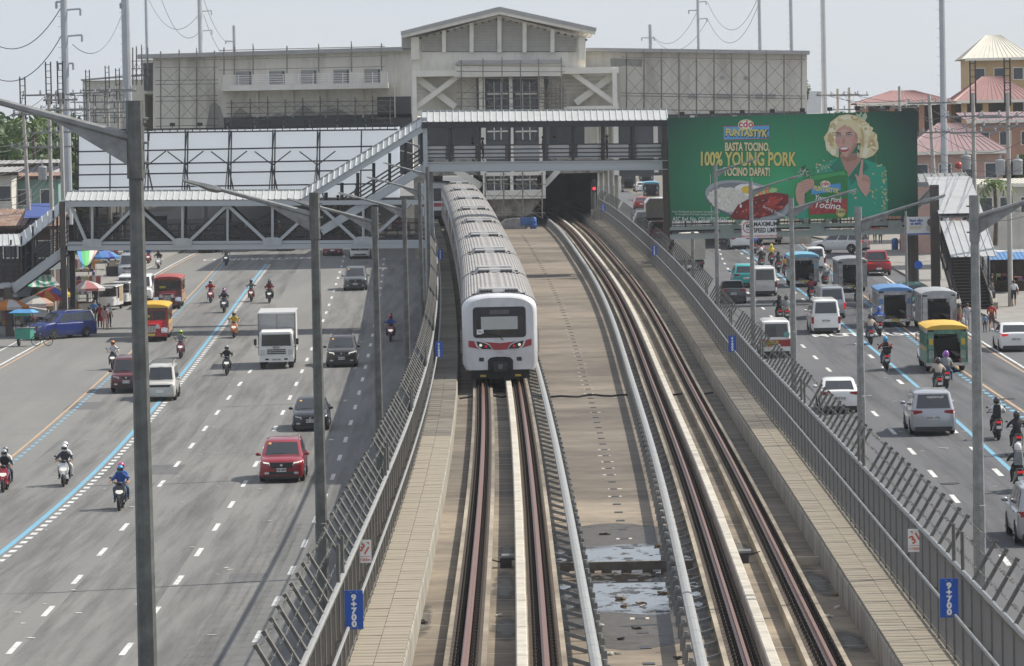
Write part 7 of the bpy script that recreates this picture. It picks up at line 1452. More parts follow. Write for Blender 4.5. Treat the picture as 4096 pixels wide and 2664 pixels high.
    MB().box(-.9, .9, -h+2.4, -h+2.5, .5, 1.5).build('driver_partition', dark_plastic, t)
    return t
steel_body = mat('polished_steel', (.40, .40, .41), .3, .75, .3, 3); r_roof = mat('faded_red_roof', (.30, .055, .05), .6, 0, .2, 2); y_roof = mat('yellow_roof', (.58, .36, .04), .55, 0, .12, 1); b_roof = mat('blue_roof', (.10, .22, .42), .55, 0, .12, 1); c_roof = mat('sky_blue_roof', (.14, .36, .50), .55, 0, .12, 1); s_roof = mat('silver_roof', (.36, .37, .38), .5, .3, .15, 1); art = mat('painted_panel', (.35, .25, .16), .5, 0, .8, 4)
jeepney('red jeepney with a faded red roof between motorcycles on the left road', Lp(668, 1238, 6), art, r_roof, p_mar, lights='')
jeepney('red jeepney with a yellow roof behind the nearest lamp post', Lp(606, 1368, 6), art, y_roof, p_hil)
jeepney('silver and green jeepney with a yellow roof on the right road', Rp(3790, 1490, 6), mat('painted_green_panel', (.10, .22, .16), .4, .3, .5, 3), y_roof, p_grn)
jeepney('silver jeepney with a royal blue roof and passengers inside', Rp(3582, 1309, 6), steel_body, b_roof, p_blu)
jeepney('silver jeepney with lit red tail lamps loading passengers at the kerb', Rp(3757, 1326, 6), steel_body, s_roof, p_sil, lights='b')
jeepney('silver jeepney with a plain silver roof following the red pickup', Rp(3410, 1170, 6), steel_body, s_roof, p_sil)
jeepney('silver jeepney with a pale sky blue roof ahead of the vans', Rp(3219, 1149, 6), steel_body, c_roof, p_sil)
jeepney('far dark jeepney at the top of the rising right road', Rp(2515, 768, 6), p_dgr, p_dgr, p_dgr)
jeepney('far dark jeepney with a blue hood right of the red sedan', Rp(2606, 800, 6), p_dgr, c_roof, p_dgr)
jeepney('farthest jeepney beside the white far car', Rp(2586, 752, 6), p_dgr, s_roof, p_dgr)
# ---------------------------------------------------------------- box truck, canvas truck, tricycles, food cart
tk = root_at('box_truck', 'white box truck with corrugated cargo body on the left road', 'truck', Lp(1107, 1476, 6.2), 'trucks')
alu = mat('corrugated_aluminium', (.50, .50, .49), .45, .3, .08, 2)
MB().loft([[(-x, y, z) if False else (x, y, z) for x, z in ((-.98, .55), (.98, .55), (1.0, 1.3), (.93, 2.0), (.8, 2.14), (-.8, 2.14), (-.93, 2.0), (-1.0, 1.3))] for y in (-3.05,)]+[[(x*1.0, y, z) for x, z in ((-1.0, .5), (1.0, .5), (1.02, 1.35), (.97, 2.1), (.85, 2.24), (-.85, 2.24), (-.97, 2.1), (-1.02, 1.35))] for y in (-2.85, -1.55)]).build('cab', p_wht, tk, 40)
MB().prism([(-.86, 1.34), (.86, 1.34), (.82, 2.0), (-.82, 2.0)], lambda a, c, y: (a, y-.02-.03*(2-c)*0, c), -3.06, -3.04).build('windscreen', glass_m, tk)
for k in range(3): MB().box(-.55, .55, -3.085, -3.05, .86+k*.11, .92+k*.11).build('grille_slot', dark_plastic, tk)
letter('ISUZU', (0, -3.09, 1.24), .13, steel_dk, tk, 1.1, .004)
MB().box(-1.0, 1.0, -3.16, -2.9, .42, .74).build('bumper', p_wht, tk); MB().box(-.28, .28, -3.175, -3.16, .48, .63).build('number_plate', pl_white, tk); letter('NDF 6148', (0, -3.18, .555), .12, ink, tk, .9, .002)
for s_ in (-1, 1):
    MB().box(s_*.80-.13, s_*.80+.13, -3.09, -2.9, .80, 1.12).build('headlight', lamp_w, tk); MB().box(s_*.55-.1, s_*.55+.1, -3.175, -3.1, .52, .62).build('fog_lamp', dark_plastic, tk)
    MB().box(s_*1.22-.08, s_*1.22+.08, -3.0, -2.93, 1.4, 1.75).build('mirror', dark_plastic, tk); MB().pipe([(s_*1.0, -2.9, 1.25), (s_*1.2, -2.96, 1.3), (s_*1.2, -2.96, 1.45)], .02, 5).build('mirror_arm', dark_plastic, tk)
    for y in (-2.25, 1.7): put_wheel(tk, s_*.82, y, .38, .28, False)
    MB().box(s_*1.021-.006, s_*1.0+.03, -2.7, -1.8, 1.4, 2.0).build('side_window', glass_m, tk)
bx = MB(); rings = []
ny = 40
for i in range(ny*2+1):
    pass
cb = MB(); zs = []
prof = [(-1.06, .75)]
for k in range(30): z = .8+k*.0766; prof += [(-1.06, z), (-1.03, z+.03), (-1.06, z+.06)]
prof += [(-1.06, 3.12)]
lft = [(x, -1.4, z) for x, z in prof]; bk_ = [(x, 3.1, z) for x, z in prof]
cb.loft([lft, bk_], caps=False, closed=False); cb.loft([[(-x, y, z) for x, y, z in bk_], [(-x, y, z) for x, y, z in lft]], caps=False, closed=False)
fr_ = [];
for z in [p_[1] for p_ in prof]: pass
rows = [[(-1.06, -1.4+(.03 if i % 3 == 2 else 0), z) , (1.06, -1.4+(.03 if i % 3 == 2 else 0), z)] for i, (x, z) in enumerate(prof)]
cb.loft(rows, caps=False, closed=False); cb.box(-1.06, 1.06, 3.1, 3.14, .75, 3.12); cb.build('cargo_box', alu, tk)
MB().box(-1.1, 1.1, -1.45, 3.18, 3.12, 3.20).build('cargo_roof', white_paint, tk); MB().box(-.012, .012, -1.425, -1.40, .8, 3.1).build('box_seam', galv, tk); MB().box(-.9, .9, -1.5, 3.0, .5, .72).build('chassis', black_m, tk)
for x, z in ((-1.08, 3.0), (1.08, 3.0)): MB().box(x-.03, x+.03, -1.46, -1.38, .7, 3.14).build('corner_post', galv_lt, tk)
def van_truck(label, pl, cover, cargo_h=2.9, cargo_w=1.1):
    t = root_at('cargo_truck', label, 'truck', pl, 'trucks'); rr = random.Random(2)
    rg_ = []
    for y in (-2.0, -1.0, 0, 1.2, 2.4, 3.1):
        rg_.append([(x*(1+rr.uniform(-.05, .05)), y, z+rr.uniform(-.08, .08)) for x, z in ((-cargo_w, .9), (cargo_w, .9), (cargo_w, cargo_h-.5), (.7, cargo_h), (-.7, cargo_h), (-cargo_w, cargo_h-.5))])
    MB().loft(rg_).build('load_cover', cover, t, 30); MB().box(-1.0, 1.0, -3.0, 3.1, .55, .85).build('chassis', black_m, t); MB().box(-1.0, 1.0, -3.3, -2.0, .7, 2.2).build('cab', p_wht, t); MB().box(-1.05, 1.05, 3.12, 3.2, .5, .75).build('rear_bumper', galv_dk, t)
    for s_ in (-1, 1):
        for y in (-2.4, 1.9): put_wheel(t, s_*.85, y, .42, .28, False)
        MB().box(s_*.85-.1, s_*.85+.1, 3.2, 3.23, .56, .68).build('tail_light', lamp_r, t)
    return t
van_truck('truck with a loose beige canvas cover behind the right fence', Rp(2765, 1085, 6.2), mat('beige_canvas', (.46, .43, .37), .9, 0, .15, 1.5, .4))
van_truck('white cargo truck between lamp posts on the rising right road', Rp(2627, 905, 6.2), white_paint, 2.9)
van_truck('low flatbed truck ahead of the motorcycles under the billboard', Rp(3084, 980, 6.2), steel_dk, 1.6)
van_truck('white truck parked behind the right stair by the shops', ((33.5, 285, zr(285)+.14), R(40), 0), white_paint, 2.6)
def tricycle(label, pl, side):
    t = root_at('tricycle', label, 'tricycle', pl, 'white three-wheeled taxis'); w = .68
    MB().loft([[(x*k, y, z) for x, z in ((-w, .35), (w, .35), (w, 1.0), (-w, 1.0))] for y, k in ((-1.35, .62), (-1.2, .85), (-.8, 1))]).build('nose', p_wht, t, 50)
    for s_ in (-1, 1): MB().box(s_*w-.03, s_*w+.03, -.8, 1.3, .35, .85).build('side_panel', p_wht, t); MB().box(s_*w-.03, s_*w+.03, 1.2, 1.3, .85, 1.75).build('rear_pillar', p_wht, t); MB().box(s_*w-.03, s_*w+.03, -.85, -.75, .85, 1.75).build('front_pillar', p_wht, t); put_wheel(t, s_*.58, .95, .25, .14, False); MB().box(s_*w-.01, s_*w+.04, -.1, 1.15, .6, 1.7).build('side_curtain', side, t); MB().prism([(s_*.30, .78), (s_*.56, .86), (s_*.5, .62)][::s_], lambda a, c, y: (a, y, c), -1.3, -1.2).build('headlight', lamp_w, t)
    put_wheel(t, 0, -1.05, .25, .12, False); MB().box(-w, w, 1.25, 1.3, .35, 1.5).build('rear_panel', p_wht, t); MB().box(-w, w, -.9, 1.3, .3, .38).build('floor', dark_plastic, t)
    MB().prism([(-.60, .98), (.60, .98), (.58, 1.62), (-.58, 1.62)], lambda a, c, y: (a, y+.12*(c-1), c), -.98, -.96).build('windscreen', glass_m, t); MB().prism([(-.34, .80), (.34, .80), (.28, .70), (-.28, .70)], lambda a, c, y: (a, y, c), -1.30, -1.2).build('grille', dark_plastic, t)
    MB().loft([[(x*k, y, z) for x, z in ((-.76, 1.72), (.76, 1.72), (.72, 1.80), (-.72, 1.80))] for y, k in ((-1.1, .9), (-.9, 1), (1.35, 1))]).build('roof', p_wht, t)
    for k in range(4): rod('roof_rack', (-.55, -.3+k*.4, 1.88), (.55, -.3+k*.4, 1.88), .015, steel_dk, t, world=False)
    return t
tricycle('white three-wheeled taxi with tan curtain, nearest the standing people', Lp(437, 1242, 2.6, R(-8)), mat('tan_curtain', (.32, .25, .15), .9, 0, .3, 6)); tricycle('white three-wheeled taxi with blue curtain behind the tan curtained one', Lp(489, 1226, 2.6, R(-8)), mat('denim_curtain', (.08, .11, .17), .9, 0, .4, 6))
q = G(105, 1384, zl); ct = T('food_cart', 'green street food cart with blue canopy beside the blue minivan', 'food cart', (q.x, q.y, zl(q.y)), None, R(-15))
teal = mat('cart_green', (.05, .26, .19), .6, 0, .1, 3); MB().box(-.62, .42, -.35, .35, .45, 1.15).build('cabinet', teal, ct); MB().box(-.7, .5, -.4, .4, 1.15, 1.2).build('counter', galv_lt, ct)
for x in (-.58, .38):
    for y in (-.3, .3): rod('canopy_post', (x, y, 1.2), (x, y, 2.15), .02, steel_dk, ct, world=False)
MB().loft([[(-.95, -.6, 2.15), (.75, -.6, 2.15), (.75, .6, 2.15), (-.95, .6, 2.15)], [(-.6, -.3, 2.35), (.45, -.3, 2.35), (.45, .3, 2.35), (-.6, .3, 2.35)]]).build('canopy', mat('canopy_blue', (.08, .28, .55), .6, 0, .1, 2), ct); MB().box(-.7, .5, -.36, -.33, 1.95, 2.12).build('sign_panel', teal, ct)
for s_ in (-1,): put_wheel(ct, -.5, 0, .3, .06, True, 'cart_wheel')
bw = MB(); bw.pipe([(.32*math.cos(R(a)), 0, .32*math.sin(R(a))) for a in range(0, 361, 18)], .024, 5)
for k in range(8): bw.tube((0, 0, 0), (.32*math.cos(R(45*k)), 0, .32*math.sin(R(45*k))), .006, 3)
bw = bw.mesh('bicycle_wheel', black_m)
for x in (.72, 1.55): link('bicycle_wheel', bw, ct, (x, -.1, .34))
MB().pipe([(.72, -.1, .34), (.95, -.1, .85), (1.4, -.1, .8), (1.55, -.1, .34)], .02, 6).pipe([(.95, -.1, .85), (1.15, -.1, .34), (1.4, -.1, .8)], .018, 6).pipe([(.9, -.35, 1.1), (.92, -.1, 1.02), (.9, .15, 1.1)], .015, 6).box(1.3, 1.55, -.18, -.02, .9, .95).build('bicycle_frame', steel_dk, ct)
# ---------------------------------------------------------------- people: one continuous skinned body each
def hand_pts(w, d, side, b, up):
    """palm and five unequal bent fingers from wrist w along d"""
    w = Vector(w); d = Vector(d).normalized(); s_ = Vector(side).normalized(); u = d.cross(s_).normalized()*up
    out = []; palm = w+d*.07; out.append((w, palm, .026, .028, 'skin'))
    for k, (l, o) in enumerate(((.062, -.030), (.072, -.010), (.068, .010), (.052, .029))):
        k0 = palm+s_*o+d*.012; k1 = k0+d*l*.55-u*l*.12; k2 = k1+d*l*.35-u*l*.4; out += [(palm, k0, .022, .0095, 'skin'), (k0, k1, .0095, .009, 'skin'), (k1, k2, .009, .007, 'skin')]
    t0 = w+d*.02-s_*.03*b; t1 = t0-s_*.028*b+d*.03; t2 = t1+d*.028; out += [(w, t0, .024, .013, 'skin'), (t0, t1, .013, .010, 'skin'), (t1, t2, .010, .008, 'skin')]
    return out
def body_mesh(key, J, sleeves=True, shorts=False, skirt=False):
    """J: joint dict. returns a mesh with slots 0 shirt, 1 trousers, 2 skin, 3 shoes"""
    S = []; V = Vector; low = 'skin' if shorts else 'pants'
    S += [(J['pelvis'], J['waist'], .145, .125, 'pants'), (J['waist'], J['chest'], .125, .165, 'shirt'), (J['chest'], J['neck'], .165, .058, 'shirt'), (J['neck'], J['head'], .055, .085, 'skin'), (J['head'], J['crown'], .09, .078, 'skin')]
    hd = V(J['head']); fw = V(J.get('face', (0, -1, 0))).normalized(); S += [(J['head'], tuple(hd+fw*.085+V((0, 0, -.005))), .09, .016, 'skin'), (J['head'], tuple(hd+fw*.05+V((0, 0, -.075))), .09, .04, 'skin')]
    for s_, k in ((-1, 'l'), (1, 'r')):
        S += [(J['chest'], J['sh'+k], .15, .075, 'shirt'), (J['sh'+k], J['el'+k], .062, .047, 'shirt'), (J['el'+k], J['wr'+k], .044, .030, 'shirt' if sleeves else 'skin')]
        d = V(J['wr'+k])-V(J['el'+k]); S += hand_pts(J['wr'+k], J.get('hd'+k, d), J.get('hs'+k, (s_, 0, 0)), s_, s_)
        S += [(J['pelvis'], J['hp'+k], .14, .098, 'pants'), (J['hp'+k], J['kn'+k], .098, .066, 'pants'), (J['kn'+k], J['an'+k], .06, .042, low), (J['an'+k], J['to'+k], .046, .038, 'shoes')]
    verts = []; idx = {}; edges = []; rad = []
    def vi(p, r):
        q_ = tuple(round(c, 4) for c in p)
        if q_ not in idx: idx[q_] = len(verts); verts.append(q_); rad.append(r)
        return idx[q_]
    for a, b, ra, rb, m_ in S: edges.append((vi(a, ra), vi(b, rb)))
    me = bpy.data.meshes.new(key); me.from_pydata(verts, edges, []); o = bpy.data.objects.new(key, me); COL.objects.link(o)
    o.modifiers.new('skin', 'SKIN'); me.update()
    for i, sv in enumerate(me.skin_vertices[0].data): sv.radius = (rad[i], rad[i]); sv.use_root = (i == 0)
    o.modifiers['skin'].use_smooth_shade = True
    sub = o.modifiers.new('sub', 'SUBSURF'); sub.levels = 1; sub.render_levels = 1
    bpy.context.view_layer.update(); dg = bpy.context.evaluated_depsgraph_get(); out = bpy.data.meshes.new_from_object(o.evaluated_get(dg)); bpy.data.objects.remove(o)
    out.name = key; out.materials.clear(); segs = [(V(a), V(b), {'shirt': 0, 'pants': 1, 'skin': 2, 'shoes': 3}[m_]) for a, b, _, _, m_ in S]; mi = []
    for p in out.polygons:
        c = p.center; best = 9; bi = 0
        for a, b, m_ in segs:
            ab = b-a; t_ = max(0, min(1, (c-a).dot(ab)/max(1e-9, ab.length_squared))); d_ = (c-(a+ab*t_)).length
            if d_ < best: best = d_; bi = m_
        mi.append(bi)
    for k in ('shirt', 'pants', 'skin', 'shoes'): out.materials.append(mat('cloth_default_'+k, (.3, .3, .3)))
    out.polygons.foreach_set('material_index', mi); out.polygons.foreach_set('use_smooth', [True]*len(out.polygons)); out.update(); return out
def sym(d, **c):
    J = dict(c)
    for k, v in d.items(): J[k+'l'] = (-v[0], v[1], v[2]); J[k+'r'] = v
    return J
RID = sym(dict(sh=(.19, .08, 1.30), el=(.34, -.10, 1.10), wr=(.33, -.36, 1.05), hp=(.11, .17, .79), kn=(.21, -.24, .74), an=(.20, -.18, .36), to=(.22, -.36, .32)), pelvis=(0, .20, .82), waist=(0, .18, .98), chest=(0, .10, 1.20), neck=(0, .05, 1.41), head=(0, .02, 1.52), crown=(0, .03, 1.59))
PIL = sym(dict(sh=(.18, .48, 1.36), el=(.27, .40, 1.12), wr=(.22, .20, 1.02), hp=(.12, .56, .85), kn=(.27, .20, .80), an=(.26, .36, .42), to=(.28, .20, .38)), pelvis=(0, .60, .88), waist=(0, .58, 1.04), chest=(0, .52, 1.27), neck=(0, .48, 1.48), head=(0, .46, 1.60), crown=(0, .47, 1.67))
STA = sym(dict(sh=(.185, 0, 1.38), el=(.25, .03, 1.10), wr=(.24, -.08, .86), hp=(.10, 0, .88), kn=(.11, -.03, .48), an=(.11, .02, .08), to=(.13, -.13, .05)), pelvis=(0, 0, .92), waist=(0, .0, 1.06), chest=(0, .01, 1.28), neck=(0, 0, 1.46), head=(0, -.02, 1.56), crown=(0, -.01, 1.64))
WAL = dict(STA); WAL.update(knl=(-.11, -.20, .50), anl=(-.11, -.24, .10), tol=(-.13, -.38, .07), knr=(.11, .10, .47), anr=(.11, .32, .13), tor=(.12, .22, .05), ell=(-.26, .14, 1.12), wrl=(-.25, .12, .88), elr=(.26, -.10, 1.12), wrr=(.22, -.30, .98))
BM = {'rider': body_mesh('rider_body', RID), 'rider_bare': body_mesh('rider_body_short_sleeves', RID, False), 'pillion': body_mesh('pillion_body', PIL, False), 'stand': body_mesh('standing_body', STA, False), 'stand_shorts': body_mesh('standing_body_shorts', STA, False, True), 'walk': body_mesh('walking_body', WAL, False), 'walk_shorts': body_mesh('walking_body_shorts', WAL, False, True)}
HEADP = {'rider': RID['head'], 'rider_bare': RID['head'], 'pillion': PIL['head'], 'stand': STA['head'], 'stand_shorts': STA['head'], 'walk': STA['head'], 'walk_shorts': STA['head']}
skin_m = mat('skin', (.34, .19, .125), .6, 0, .06, 4); shoe_m = mat('shoe_dark', (.03, .028, .028), .6); hair_m = mat('hair_black', (.012, .010, .009), .5, 0, .2, 9)
def cloth(c, k=None): return mat('cloth_%02x%02x%02x' % tuple(int(255*x) for x in c), c, .85, 0, .18, 6)
def helmet_mesh():
    b = MB(); rings = []; n = 14
    for j, (z, k) in enumerate(((-.12, .80), (-.10, .95), (-.03, 1.02), (.05, 1.0), (.11, .84), (.15, .5), (.165, .12))): rings.append([(.128*k*math.cos(2*math.pi*i/n), .15*k*math.sin(2*math.pi*i/n)+.005, z) for i in range(n)])
    return b.loft(rings)
HM = helmet_mesh(); VM = MB(); n = 9
vr = [[(.131*math.cos(R(a)), .155*math.sin(R(a))+.003, z) for a in np.linspace(205, 335, 9)] for z in (-.055, .0, .055)]
VM.loft(vr, caps=False, closed=False); VMm = VM.mesh('visor', glass_m, 60)
HRm = MB().ball((0, .015, .04), (.10, .118, .095), 12, 8).mesh('hair', hair_m, 60); HRL = MB().ball((0, .015, .04), (.105, .118, .098), 12, 8).loft([[(.1*k*math.cos(R(a)), .11*k*math.sin(R(a))+.02, z) for a in range(0, 181, 20)] for z, k in ((.05, 1), (-.12, 1.05), (-.22, .8))]).mesh('long_hair', hair_m, 60)
BPm = MB().loft([[(-.16*k, .02+y, -.24), (.16*k, .02+y, -.24), (.17*k, .02+y, .0), (.13*k, .02+y, .22), (-.13*k, .02+y, .22), (-.17*k, .02+y, 0)] for y, k in ((0, .95), (.06, 1), (.15, .8))])
_hm = {}
def person(label, pose, mtx, shirt, pants, group, helmet=None, skin=None, shoes=None, hair='short', pack=None, hat=None, sc=1., name='person'):
    o = bpy.data.objects.new(name, BM[pose]); COL.objects.link(o)
    for i, c in enumerate((cloth(shirt), cloth(pants), skin_m, shoes or shoe_m)): o.material_slots[i].link = 'OBJECT'; o.material_slots[i].material = c
    o.matrix_world = mtx @ Matrix.Diagonal((sc, sc, sc, 1)); tag(o, label, 'person', group); hp = Vector(HEADP[pose])+Vector((0, .0, .02))
    if helmet is not None:
        k = 'helmet_%02x%02x%02x' % tuple(int(255*x) for x in helmet)
        if k not in _hm: _hm[k] = HM.mesh('helmet', mat(k, helmet, .25, 0, .04, coat=.6), 60)
        hl = link('helmet', _hm[k], o, hp); link('visor', VMm, hl)
    elif hat is not None: MB().lathe([(.16, .03), (.155, .05), (.115, .06), (.11, .13), (.05, .15)], 14, hp).build('hat', cloth(hat), o, 50); link('hair', HRm, o, hp-Vector((0, 0, .03)), scale=(.96,)*3)
    else: link('hair', HRL if hair == 'long' else HRm, o, hp)
    if pack is not None:
        kp = 'pack%s' % (pack,)
        if kp not in _hm: _hm[kp] = BPm.mesh('backpack', cloth(pack), 50)
        link('backpack', _hm[kp], o, hp+Vector((0, .12, -.36)))
    return o
# ---------------------------------------------------------------- motorcycles
def scooter_meshes():
    D = {}
    b = MB()                                   # front apron with pointed nose
    b.loft([[(-.05, -.62, .36), (.05, -.62, .36), (.06, -.55, .40), (-.06, -.55, .40)], [(-.15, -.66, .55), (.15, -.66, .55), (.18, -.48, .55), (-.18, -.48, .55)], [(-.20, -.64, .72), (.20, -.64, .72), (.22, -.42, .72), (-.22, -.42, .72)], [(-.18, -.56, .88), (.18, -.56, .88), (.18, -.40, .90), (-.18, -.40, .90)], [(-.10, -.48, 1.0), (.10, -.48, 1.0), (.10, -.40, 1.0), (-.10, -.40, 1.0)]]); D['front_fairing'] = b.mesh('front_fairing', None, 40)
    b = MB().loft([[(-.12, -.35, .30), (.12, -.35, .30), (.12, -.35, .36), (-.12, -.35, .36)], [(-.15, -.05, .28), (.15, -.05, .28), (.15, -.05, .42), (-.15, -.05, .42)], [(-.17, .1, .30), (.17, .1, .30), (.17, .1, .70), (-.17, .1, .70)], [(-.16, .55, .45), (.16, .55, .45), (.16, .55, .74), (-.16, .55, .74)], [(-.08, .85, .66), (.08, .85, .66), (.08, .85, .80), (-.08, .85, .80)]]); D['rear_body'] = b.mesh('rear_body', None, 40)
    b = MB().loft([[(-.10, .02, .70), (.10, .02, .70), (.09, .02, .76), (-.09, .02, .76)], [(-.14, .3, .72), (.14, .3, .72), (.12, .3, .79), (-.12, .3, .79)], [(-.13, .62, .78), (.13, .62, .78), (.11, .62, .86), (-.11, .62, .86)], [(-.08, .80, .80), (.08, .80, .80), (.06, .80, .85), (-.06, .80, .85)]]); D['seat'] = b.mesh('seat', dark_plastic, 40)
    D['fork'] = MB().tube((-.07, -.66, .29), (-.06, -.5, .8), .022, 6).tube((.07, -.66, .29), (.06, -.5, .8), .022, 6).mesh('fork', steel_dk)
    D['handlebar'] = MB().pipe([(-.36, -.36, 1.04), (-.2, -.42, 1.05), (0, -.44, 1.02), (.2, -.42, 1.05), (.36, -.36, 1.04)], .018, 6).ball((0, -.46, 1.03), (.13, .10, .07), 8, 6).mesh('handlebar', dark_plastic, 50)
    D['mirror'] = MB().tube((0, 0, 0), (.06, -.03, .16), .008, 5).ball((.08, -.03, .20), (.06, .02, .035), 8, 5).mesh('mirror', dark_plastic)
    D['front_mudguard'] = MB().prism([(-.92, .34), (-.88, .50), (-.75, .59), (-.60, .55), (-.52, .42), (-.58, .40), (-.64, .50), (-.74, .54), (-.84, .47), (-.87, .34)], lambda a, c, x: (x, a, c), -.055, .055).mesh('front_mudguard', None)
    D['headlight'] = MB().prism([(-.15, .70), (-.05, .64), (.05, .64), (.15, .70), (.12, .78), (-.12, .78)], lambda a, c, y: (a, y, c), -.675, -.62).mesh('headlight', None)
    D['exhaust'] = MB().tube((.17, .35, .33), (.19, .88, .42), .055, 8).mesh('exhaust', steel_dk); D['tail_light'] = MB().box(-.10, .10, .84, .90, .70, .78).mesh('tail_light', None); D['number_plate'] = MB().box(-.10, .10, .94, .955, .48, .60).mesh('number_plate', pl_white); D['rear_mudguard'] = MB().bar((0, .84, .70), (0, .96, .42), .16, .02).mesh('rear_mudguard', dark_plastic); D['top_box'] = MB().loft([[(-.20*k, y*.2+.88, z) for y in (-1, 1) for _ in (0,)]+[(.20*k, y*.2+.88, z) for y in (1, -1)] for z, k in ((.88, .85), (.95, 1), (1.15, 1), (1.22, .85))]).mesh('top_box', None); return D
SM = scooter_meshes(); _cm = {}
def colored(key, m_):
    k = (key, m_.name)
    if k not in _cm: me = SM[key].copy(); me.materials.clear(); me.materials.append(m_); _cm[k] = me
    return _cm[k]
def moto(desc, px, py, fz, col, shirt, pants, helmet, lab_person, near=True, pillion=None, box=None, lights=True, tw=0., bare=True, pack=None, grp=None):
    pl = place(px, py, fz, 1.9, near, tw); m_ = paint('moto_%02x%02x%02x' % tuple(int(255*x) for x in col), col)
    t = root_at('motorcycle', desc, 'motorcycle', pl, 'motorcycles on the left road' if fz is zl else 'motorcycles on the right road')
    for k in ('front_fairing', 'rear_body', 'front_mudguard'): link(k, colored(k, m_), t)
    for k in ('seat', 'fork', 'handlebar', 'exhaust', 'number_plate', 'rear_mudguard'): link(k, SM[k], t)
    link('headlight', colored('headlight', lamp_on if lights else lamp_w), t); link('tail_light', colored('tail_light', lamp_ron if not near else lamp_r), t)
    link('mirror', SM['mirror'], t, (.26, -.40, 1.05)); link('mirror', SM['mirror'], t, (-.26, -.40, 1.05), scale=(-1, 1, 1))
    put_wheel(t, 0, -.70, .29, .10, False, 'front_wheel'); put_wheel(t, 0, .60, .29, .12, False, 'rear_wheel')
    if box: link('top_box', colored('top_box', cloth(box)), t)
    mt = Matrix.Translation(pl[0]) @ Euler((pl[2], 0, pl[1])).to_matrix().to_4x4(); g = 'motorcycle riders'
    person(lab_person, 'rider_bare' if bare else 'rider', mt, shirt, pants, g, helmet, pack=pack)
    if pillion: person(pillion[0], 'pillion', mt, pillion[1], pillion[2], g, pillion[3], pack=pillion[4] if len(pillion) > 4 else None)
    return t
K = (.02, .02, .022); DK = (.05, .055, .065); JN = (.06, .09, .15); WH = (.62, .62, .62); RD = (.40, .02, .03); GY = (.22, .23, .24); BL = (.03, .09, .32); YL = (.60, .42, .05); BE = (.42, .36, .29)
hw = (.7, .7, .7); hk = (.02, .02, .022); hr = (.5, .02, .03)
moto('white scooter nearest the blue line with two riders in white helmets', 252, 1950, zl, WH, DK, K, hw, 'rider in dark jacket and white helmet on the white scooter', bare=False, pillion=('passenger in white top and white helmet behind the white scooter rider', WH, WH, hw))
moto('black scooter right of the blue line with pink helmeted passenger', 476, 2046, zl, K, BL, JN, (.05, .25, .45), 'rider in blue jersey and blue visor helmet on the black scooter', pillion=('passenger with pink helmet behind the blue jersey rider', BL, JN, (.6, .05, .2)))
moto('red scooter cut by the left edge of the picture', 10, 1972, zl, RD, K, JN, (.35, .36, .38), 'rider in black jacket on the red scooter at the left edge', bare=False, pillion=('passenger in white shirt on the red scooter at the left edge', WH, DK, (.2, .2, .22)))
moto('large black scooter behind the maroon wagon', 449, 1482, zl, K, WH, K, (.6, .2, .05), 'rider in white shirt and orange helmet behind the maroon wagon')
moto('red motorcycle behind the old white wagon', 721, 1436, zl, (.2, .02, .03), GY, DK, (.35, .6, .05), 'rider in striped shirt and lime green helmet')
moto('black scooter with lit lamps left of the box truck', 906, 1504, zl, K, (.03, .035, .03), K, (.3, .3, .32), 'rider in black jacket and grey helmet left of the box truck', bare=False)
moto('orange scooter in the footbridge shadow', 935, 1354, zl, (.6, .18, .02), YL, BE, (.3, .2, .18), 'rider in yellow shirt on the orange scooter')
moto('dark grey scooter with two riders near the red jeepney', 895, 1253, zl, DK, DK, JN, (.35, .12, .3), 'rider in charcoal jacket on the dark grey scooter', bare=False, pillion=('passenger with black helmet behind the charcoal jacket rider', DK, DK, hk))
moto('red and black motorcycle ridden by someone in red', 841, 1213, zl, (.3, .03, .05), RD, DK, (.4, .25, .25), 'rider in red shirt and pinkish helmet right of the red jeepney')
moto('red scooter on the blue line with grey shirted rider', 1004, 1209, zl, (.25, .03, .03), GY, K, (.1, .08, .09), 'rider in grey shirt on the blue line')
moto('black scooter above the box truck roof with two riders', 1077, 1214, zl, K, (.2, .03, .04), K, hk, 'rider in red and black top above the box truck', pillion=('passenger raising an arm behind the red and black rider', K, K, hk))
moto('dark scooter just below the truss on the left road', 903, 1064, zl, DK, GY, DK, (.25, .25, .26), 'rider in grey camouflage top just below the truss')
moto('white scooter with a delivery box near the left kerb', 632, 1077, zl, WH, K, K, hk, 'rider in black with a delivery box near the left kerb', box=K, bare=False)
moto('red motorcycle beside the white delivery scooter', 592, 1060, zl, RD, BL, DK, hk, 'rider in blue beside the white delivery scooter')
moto('red scooter with lit lamps in the viaduct shadow', 1563, 1368, zl, (.16, .015, .02), BL, DK, hr, 'rider in blue shirt and red helmet in the viaduct shadow', pillion=('passenger behind the red helmeted rider in the shadow', GY, DK, hk))
moto('yellow motorcycle stopped beside the market umbrellas', 372, 1172, zl, (.6, .45, .05), GY, JN, (.12, .04, .3), 'rider with a purple helmet beside the market umbrellas', tw=R(15))
R_ = False
moto('black scooter ridden in white jersey with black bag', 3997, 1764, zr, K, WH, K, hk, 'rider in white and black jersey right of the silver minivan', R_, pack=K)
moto('black motorcycle ahead of the silver minivan', 3761, 1582, zr, K, BE, DK, hk, 'rider in beige hoodie ahead of the silver minivan', R_, bare=False)
moto('dark scooter beside the beige hoodie rider', 3790, 1556, zr, DK, GY, JN, (.25, .08, .4), 'rider in grey with purple helmet', R_, pillion=('passenger in grey sweater with purple helmet', GY, JN, (.28, .08, .42)))
moto('scooter carrying a big black delivery bag along the blue line', 3549, 1484, zr, DK, (.3, .06, .04), JN, (.04, .3, .5), 'rider with bright blue helmet and big black delivery bag', R_, pack=K, box=K)
